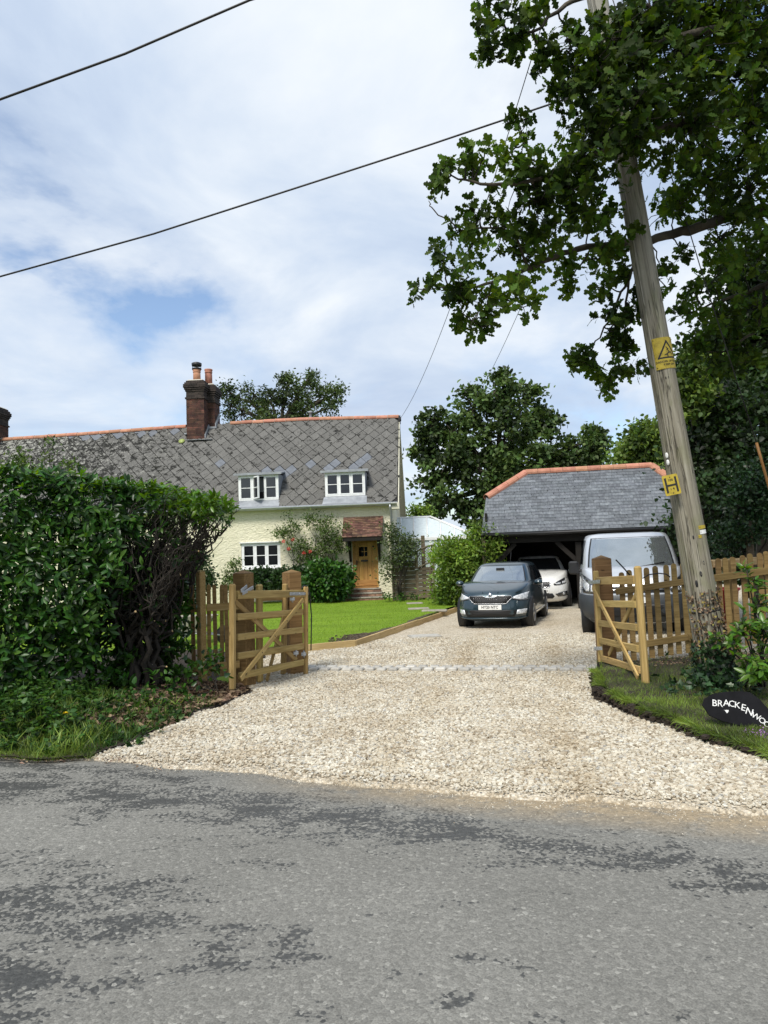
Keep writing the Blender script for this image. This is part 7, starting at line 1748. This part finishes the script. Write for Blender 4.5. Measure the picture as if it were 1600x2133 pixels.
for px, py, r, Y, k in ((1570, 1210, 16, 7.6, 5), (1580, 1260, 28, 7.5, 11), (1545, 1300, 26, 7.4, 9), (1590, 1310, 30, 7.4, 14), (1560, 1370, 32, 7.2, 11), (1600, 1390, 30, 7.1, 11), (1530, 1340, 16, 7.4, 4), (1555, 1185, 10, 7.7, 3), (1580, 1395, 24, 7.0, 8), (1640, 1330, 40, 7.4, 14), (1640, 1230, 34, 7.6, 10), (1500, 1330, 12, 7.6, 3)):
    c = at(px, py, Y); limb(sb, Vector(sap.location)+Vector((random.gauss(0, .06), 0, 0)), c, .012, .006, .04, 5, 6, .04)
    for j in range(k):
        o = Vector((random.gauss(0, .5), random.gauss(0, .5), random.gauss(0, .5)))*r*Y/FPX; pv.append(tuple(c+o)); dv.append(tuple(o.normalized()*.5+Vector((-.2, -.4, .7)))); limb(sb, c, c+o, .005, .003, .0, 4, 3, .05)
link('stem', sb, M['twig'], sap); P, A, N, S = shoots(pv, dv, 6, .115, .95, .6, .4)
split_leaves(T_LAUREL, P, A, N, S, M['laurel_young_lit'], sap, 300, 'foliage', 'leaf', np.where(infront(P, 1480, 1100, 1598, 1500), 1.0, 6.0)); 

# ---- grass, weeds, litter
def blades(name, x, y, z, h, mat, lean=.35, parent=None, t=T_BLADE, wid=1.0):
    n = len(x); A = np.stack([rng.normal(0, lean, n), rng.normal(0, lean, n), np.ones(n)], 1); N = np.concatenate([rdir(n)[:, :2], np.full((n, 1), .1)], 1)
    tt = (t[0]*np.array((1, wid, 1)), t[1]); return leaf_obj(name, tt, np.stack([x, y, z], 1), A, N, h, mat, parent)
n = 70000; y = 4.9+5.5*rng.random(n)**1.3; x = xrv(y)+(.62*y+.3-xrv(y))*rng.random(n); k = (y > np.interp(x, _RX, _RY)+.79) & ~((y > 9.3) & (rng.random(n) < .75)) & (vnoise(x, y, 2.2, 7) > rng.normal(-.62, .3, n)); x, y = x[k], y[k]
hgt = rng.uniform(.02, .052, len(x))*(1+.5*(vnoise(x, y, 1.3, 9) > .2)); blades('grass', x, y, zright(x, y)-.005, hgt, M['grass'], .55)
# the cut turf edge: crumbs of soil, roots and overhanging grass
n = 1500; y = 5.1+4.0*rng.random(n); P = np.stack([xrv(y)-np.abs(rng.normal(.0, .035, n)), y, zright(xrv(y), y)-.16*rng.random(n)-.01], 1); stones('soil_crumbs', P, rng.uniform(.015, .055, n), M['soil'])
xb = np.linspace(2.75, 5.5, 900)+rng.normal(0, .01, 900); yb = np.interp(xb, _RX, _RY)+.80-np.abs(rng.normal(0, .03, 900)); stones('soil_crumbs', np.stack([xb, yb, .06-.12*rng.random(900)], 1), rng.uniform(.015, .055, 900), M['soil'])
n = 4200; y = 5.1+4.2*rng.random(n); x = xrv(y)-rng.uniform(-.05, .05, n); A = np.stack([-np.abs(rng.normal(.7, .4, n)), rng.normal(-.3, .4, n), rng.normal(.1, .45, n)], 1); k = vnoise(x, y, 3.0, 2) > -.35
leaf_obj('edge_grass', T_BLADE, np.stack([x, y, zright(x, y)+.0], 1)[k], A[k], rdir(n)[k], rng.uniform(.04, .11, n)[k], M['grass'])
xb = rng.uniform(2.7, 5.5, 2600); yb = np.interp(xb, _RX, _RY)+.81-rng.uniform(-.04, .05, 2600); A = np.stack([rng.normal(-.3, .4, 2600), -np.abs(rng.normal(.7, .4, 2600)), rng.normal(.1, .45, 2600)], 1)
leaf_obj('edge_grass', T_BLADE, np.stack([xb, yb, zright(xb, yb)], 1), A, rdir(2600), rng.uniform(.04, .11, 2600), M['grass'])
n = 6000; y = 6.0+3.2*rng.random(n); x = xl(y)-.02-np.abs(rng.normal(0, 1.0, n)); k = (y > yr(x)+.03) & (x > -6) & (y < yfac(x, .3)+.1) & (rng.random(n) < np.clip(1.35-(x+2.1)*-.02-(y-6)*.30, .08, 1)); x, y = x[k], y[k]
blades('grass', x, y, zleft(x, y)-.005, rng.uniform(.05, .13, len(x)), M['weed'], .6)
n = 46000; y = 13.2+12.0*rng.random(n)**1.2; x = xe(y)-.1-9*rng.random(n)**1.1; k = ~((y < 15.3) & (x > xe(y)-.5) & (rng.random(n) < .9)) & (np.abs(x) < .5*y+1); x, y = x[k], y[k]
blades('lawn_grass', x, y, zl(x, y)-.004, rng.uniform(.025, .06, len(x)), M['lawn_blade'], .7, None, T_BLADE, 1.6)
n = 6500; x = rng.uniform(-6, -2.5, n); y = yr(x)+rng.uniform(-.05, .16, n); blades('edge_grass', x, y, np.full(n, .005), rng.uniform(.035, .10, n), M['grass'], .8)
n = 3600; cx = rng.uniform(-5.2, -2.0, 130); cyy = yr(cx)+.08+rng.random(130)**1.4*np.clip(yfac(cx, .3)-yr(cx)-.2, .2, 3); q = rng.integers(0, 130, n); x = cx[q]+rng.normal(0, .07, n); y = cyy[q]+rng.normal(0, .07, n); k = (y > yr(x)+.02) & (x < xl(y)-.05); x, y = x[k], y[k]
blades('grass_tufts', x, y, zleft(x, y)-.005, rng.uniform(.07, .19, len(x)), M['grass'], .7)
# nettles and docks under the hedge
wd = thing('nettle_patch', 'bank of nettles and broad leaved weeds under the laurel hedge by the road', 'weeds', (-3.6, 7.2, .1)); pv = []; dv = []; sb = MB()
for j in range(1000):
    x = random.uniform(-5.4, -2.2); y0 = float(yr(x)); y1 = float(yfac(np.array(x), .3))+.1; y = y0+.12+(y1-y0-.1)*random.random()
    if x > -2.9 and random.random() < .7: continue
    h = random.uniform(.05, .24)*(1.0 if x < -3.2 else .6)*min(1, (y-y0)*1.6+.25); b = Vector((x, y, float(zleft(x, y)))); e = b+Vector((random.gauss(0, .05), random.gauss(-.04, .05), h)); sb.tube([b, e], .004, 4, False)
    for q in range(max(2, int(h/.07))): pv.append(tuple(b.lerp(e, (q+1)/max(2, int(h/.07))))); dv.append((random.gauss(0, .2), random.gauss(-.1, .2), 1))
link('stem', sb, M['weed'], wd, None, 'stuff'); P, A, N, S = shoots(pv, dv, 6, .062, 1.1, .6, .5); leaf_obj('foliage', T_WIDE, P, A, N, S, M['weed'], wd)
dn = thing('dandelion', 'single yellow dandelion flower in the weeds below the hedge', 'flower', gr(137, 1530, .1)); c = at(137, 1486, dn.location.y-.05)
link('stem', MB().tube([dn.location, c], .004, 5), M['weed'], dn); m_ = 40; a = rng.uniform(0, 2*np.pi, m_); d = np.stack([np.cos(a), np.sin(a), rng.uniform(.1, 1, m_)], 1)
leaf_obj('petal', T_NARROW, np.repeat(np.array([tuple(c)]), m_, 0), d, np.tile((0., 0, 1), (m_, 1)), np.full(m_, .026), M['petal_yellow'], dn, None)
bp = shrub('bramble', 'straggly bramble shoots and ivy in front of the short picket panel', gr(440, 1440, .06), [pbl(430, 1385, 34, 8.9, 16, 30), pbl(385, 1410, 34, 8.8, 16, 26), pbl(452, 1380, 18, 9.0, 7, 24), pbl(350, 1440, 30, 8.5, 12, 18), pbl(395, 1450, 24, 8.5, 8, 12)], .075, 5, .09, M['laurel'], T_WIDE, .2, 12, 'plant', None, .006)
n = 2600; y = 6.9+2.8*rng.random(n); x = xl(y)-.04-np.abs(rng.normal(0, .5, n)); P = np.stack([x, y, zleft(x, y)+.015+.03*rng.random(n)], 1)
leaf_obj('leaf_litter', T_LEAF, P, rdir(n, -.3, .3), rdir(n, .4, 1), rng.uniform(.04, .10, n), M['dead_leaf'])
n = 260; x = rng.uniform(-5, -1.6, n); y = yr(x)-rng.normal(.02, .06, n); leaf_obj('fallen_leaves', T_LEAF, np.stack([x, y, np.full(n, .012)], 1), rdir(n, -.1, .1), rdir(n, .6, 1), rng.uniform(.02, .05, n), M['dead_leaf'])
n = 700; x = rng.uniform(3.1, 5.2, n); y = rng.uniform(9.2, 10.4, n); leaf_obj('leaf_litter', T_LEAF, np.stack([x, y, zright(x, y)+.02], 1), rdir(n, -.2, .2), rdir(n, .5, 1), rng.uniform(.02, .05, n), M['dead_leaf'])
n = 900; y = rng.uniform(13.4, 15.3, n); x = xe(y)-.05-np.abs(rng.normal(0, .25, n)); stones('soil_crumbs', np.stack([x, y, zl(x, y)+.02], 1), rng.uniform(.02, .05, n), M['earth'])
n = 160; c_ = np.array(gr(1590, 1535, .07)); P = c_+np.stack([rng.normal(0, .06, n), rng.normal(0, .05, n), np.abs(rng.normal(.02, .02, n))], 1)
cl = thing('clover', 'small purple and white clover flowers at the edge of the grass verge', 'flowers', tuple(c_)); leaf_obj('petal', T_WIDE, P, rdir(n, 0, 1), rdir(n), rng.uniform(.008, .016, n), M['petal_purple'], cl, 'stuff')
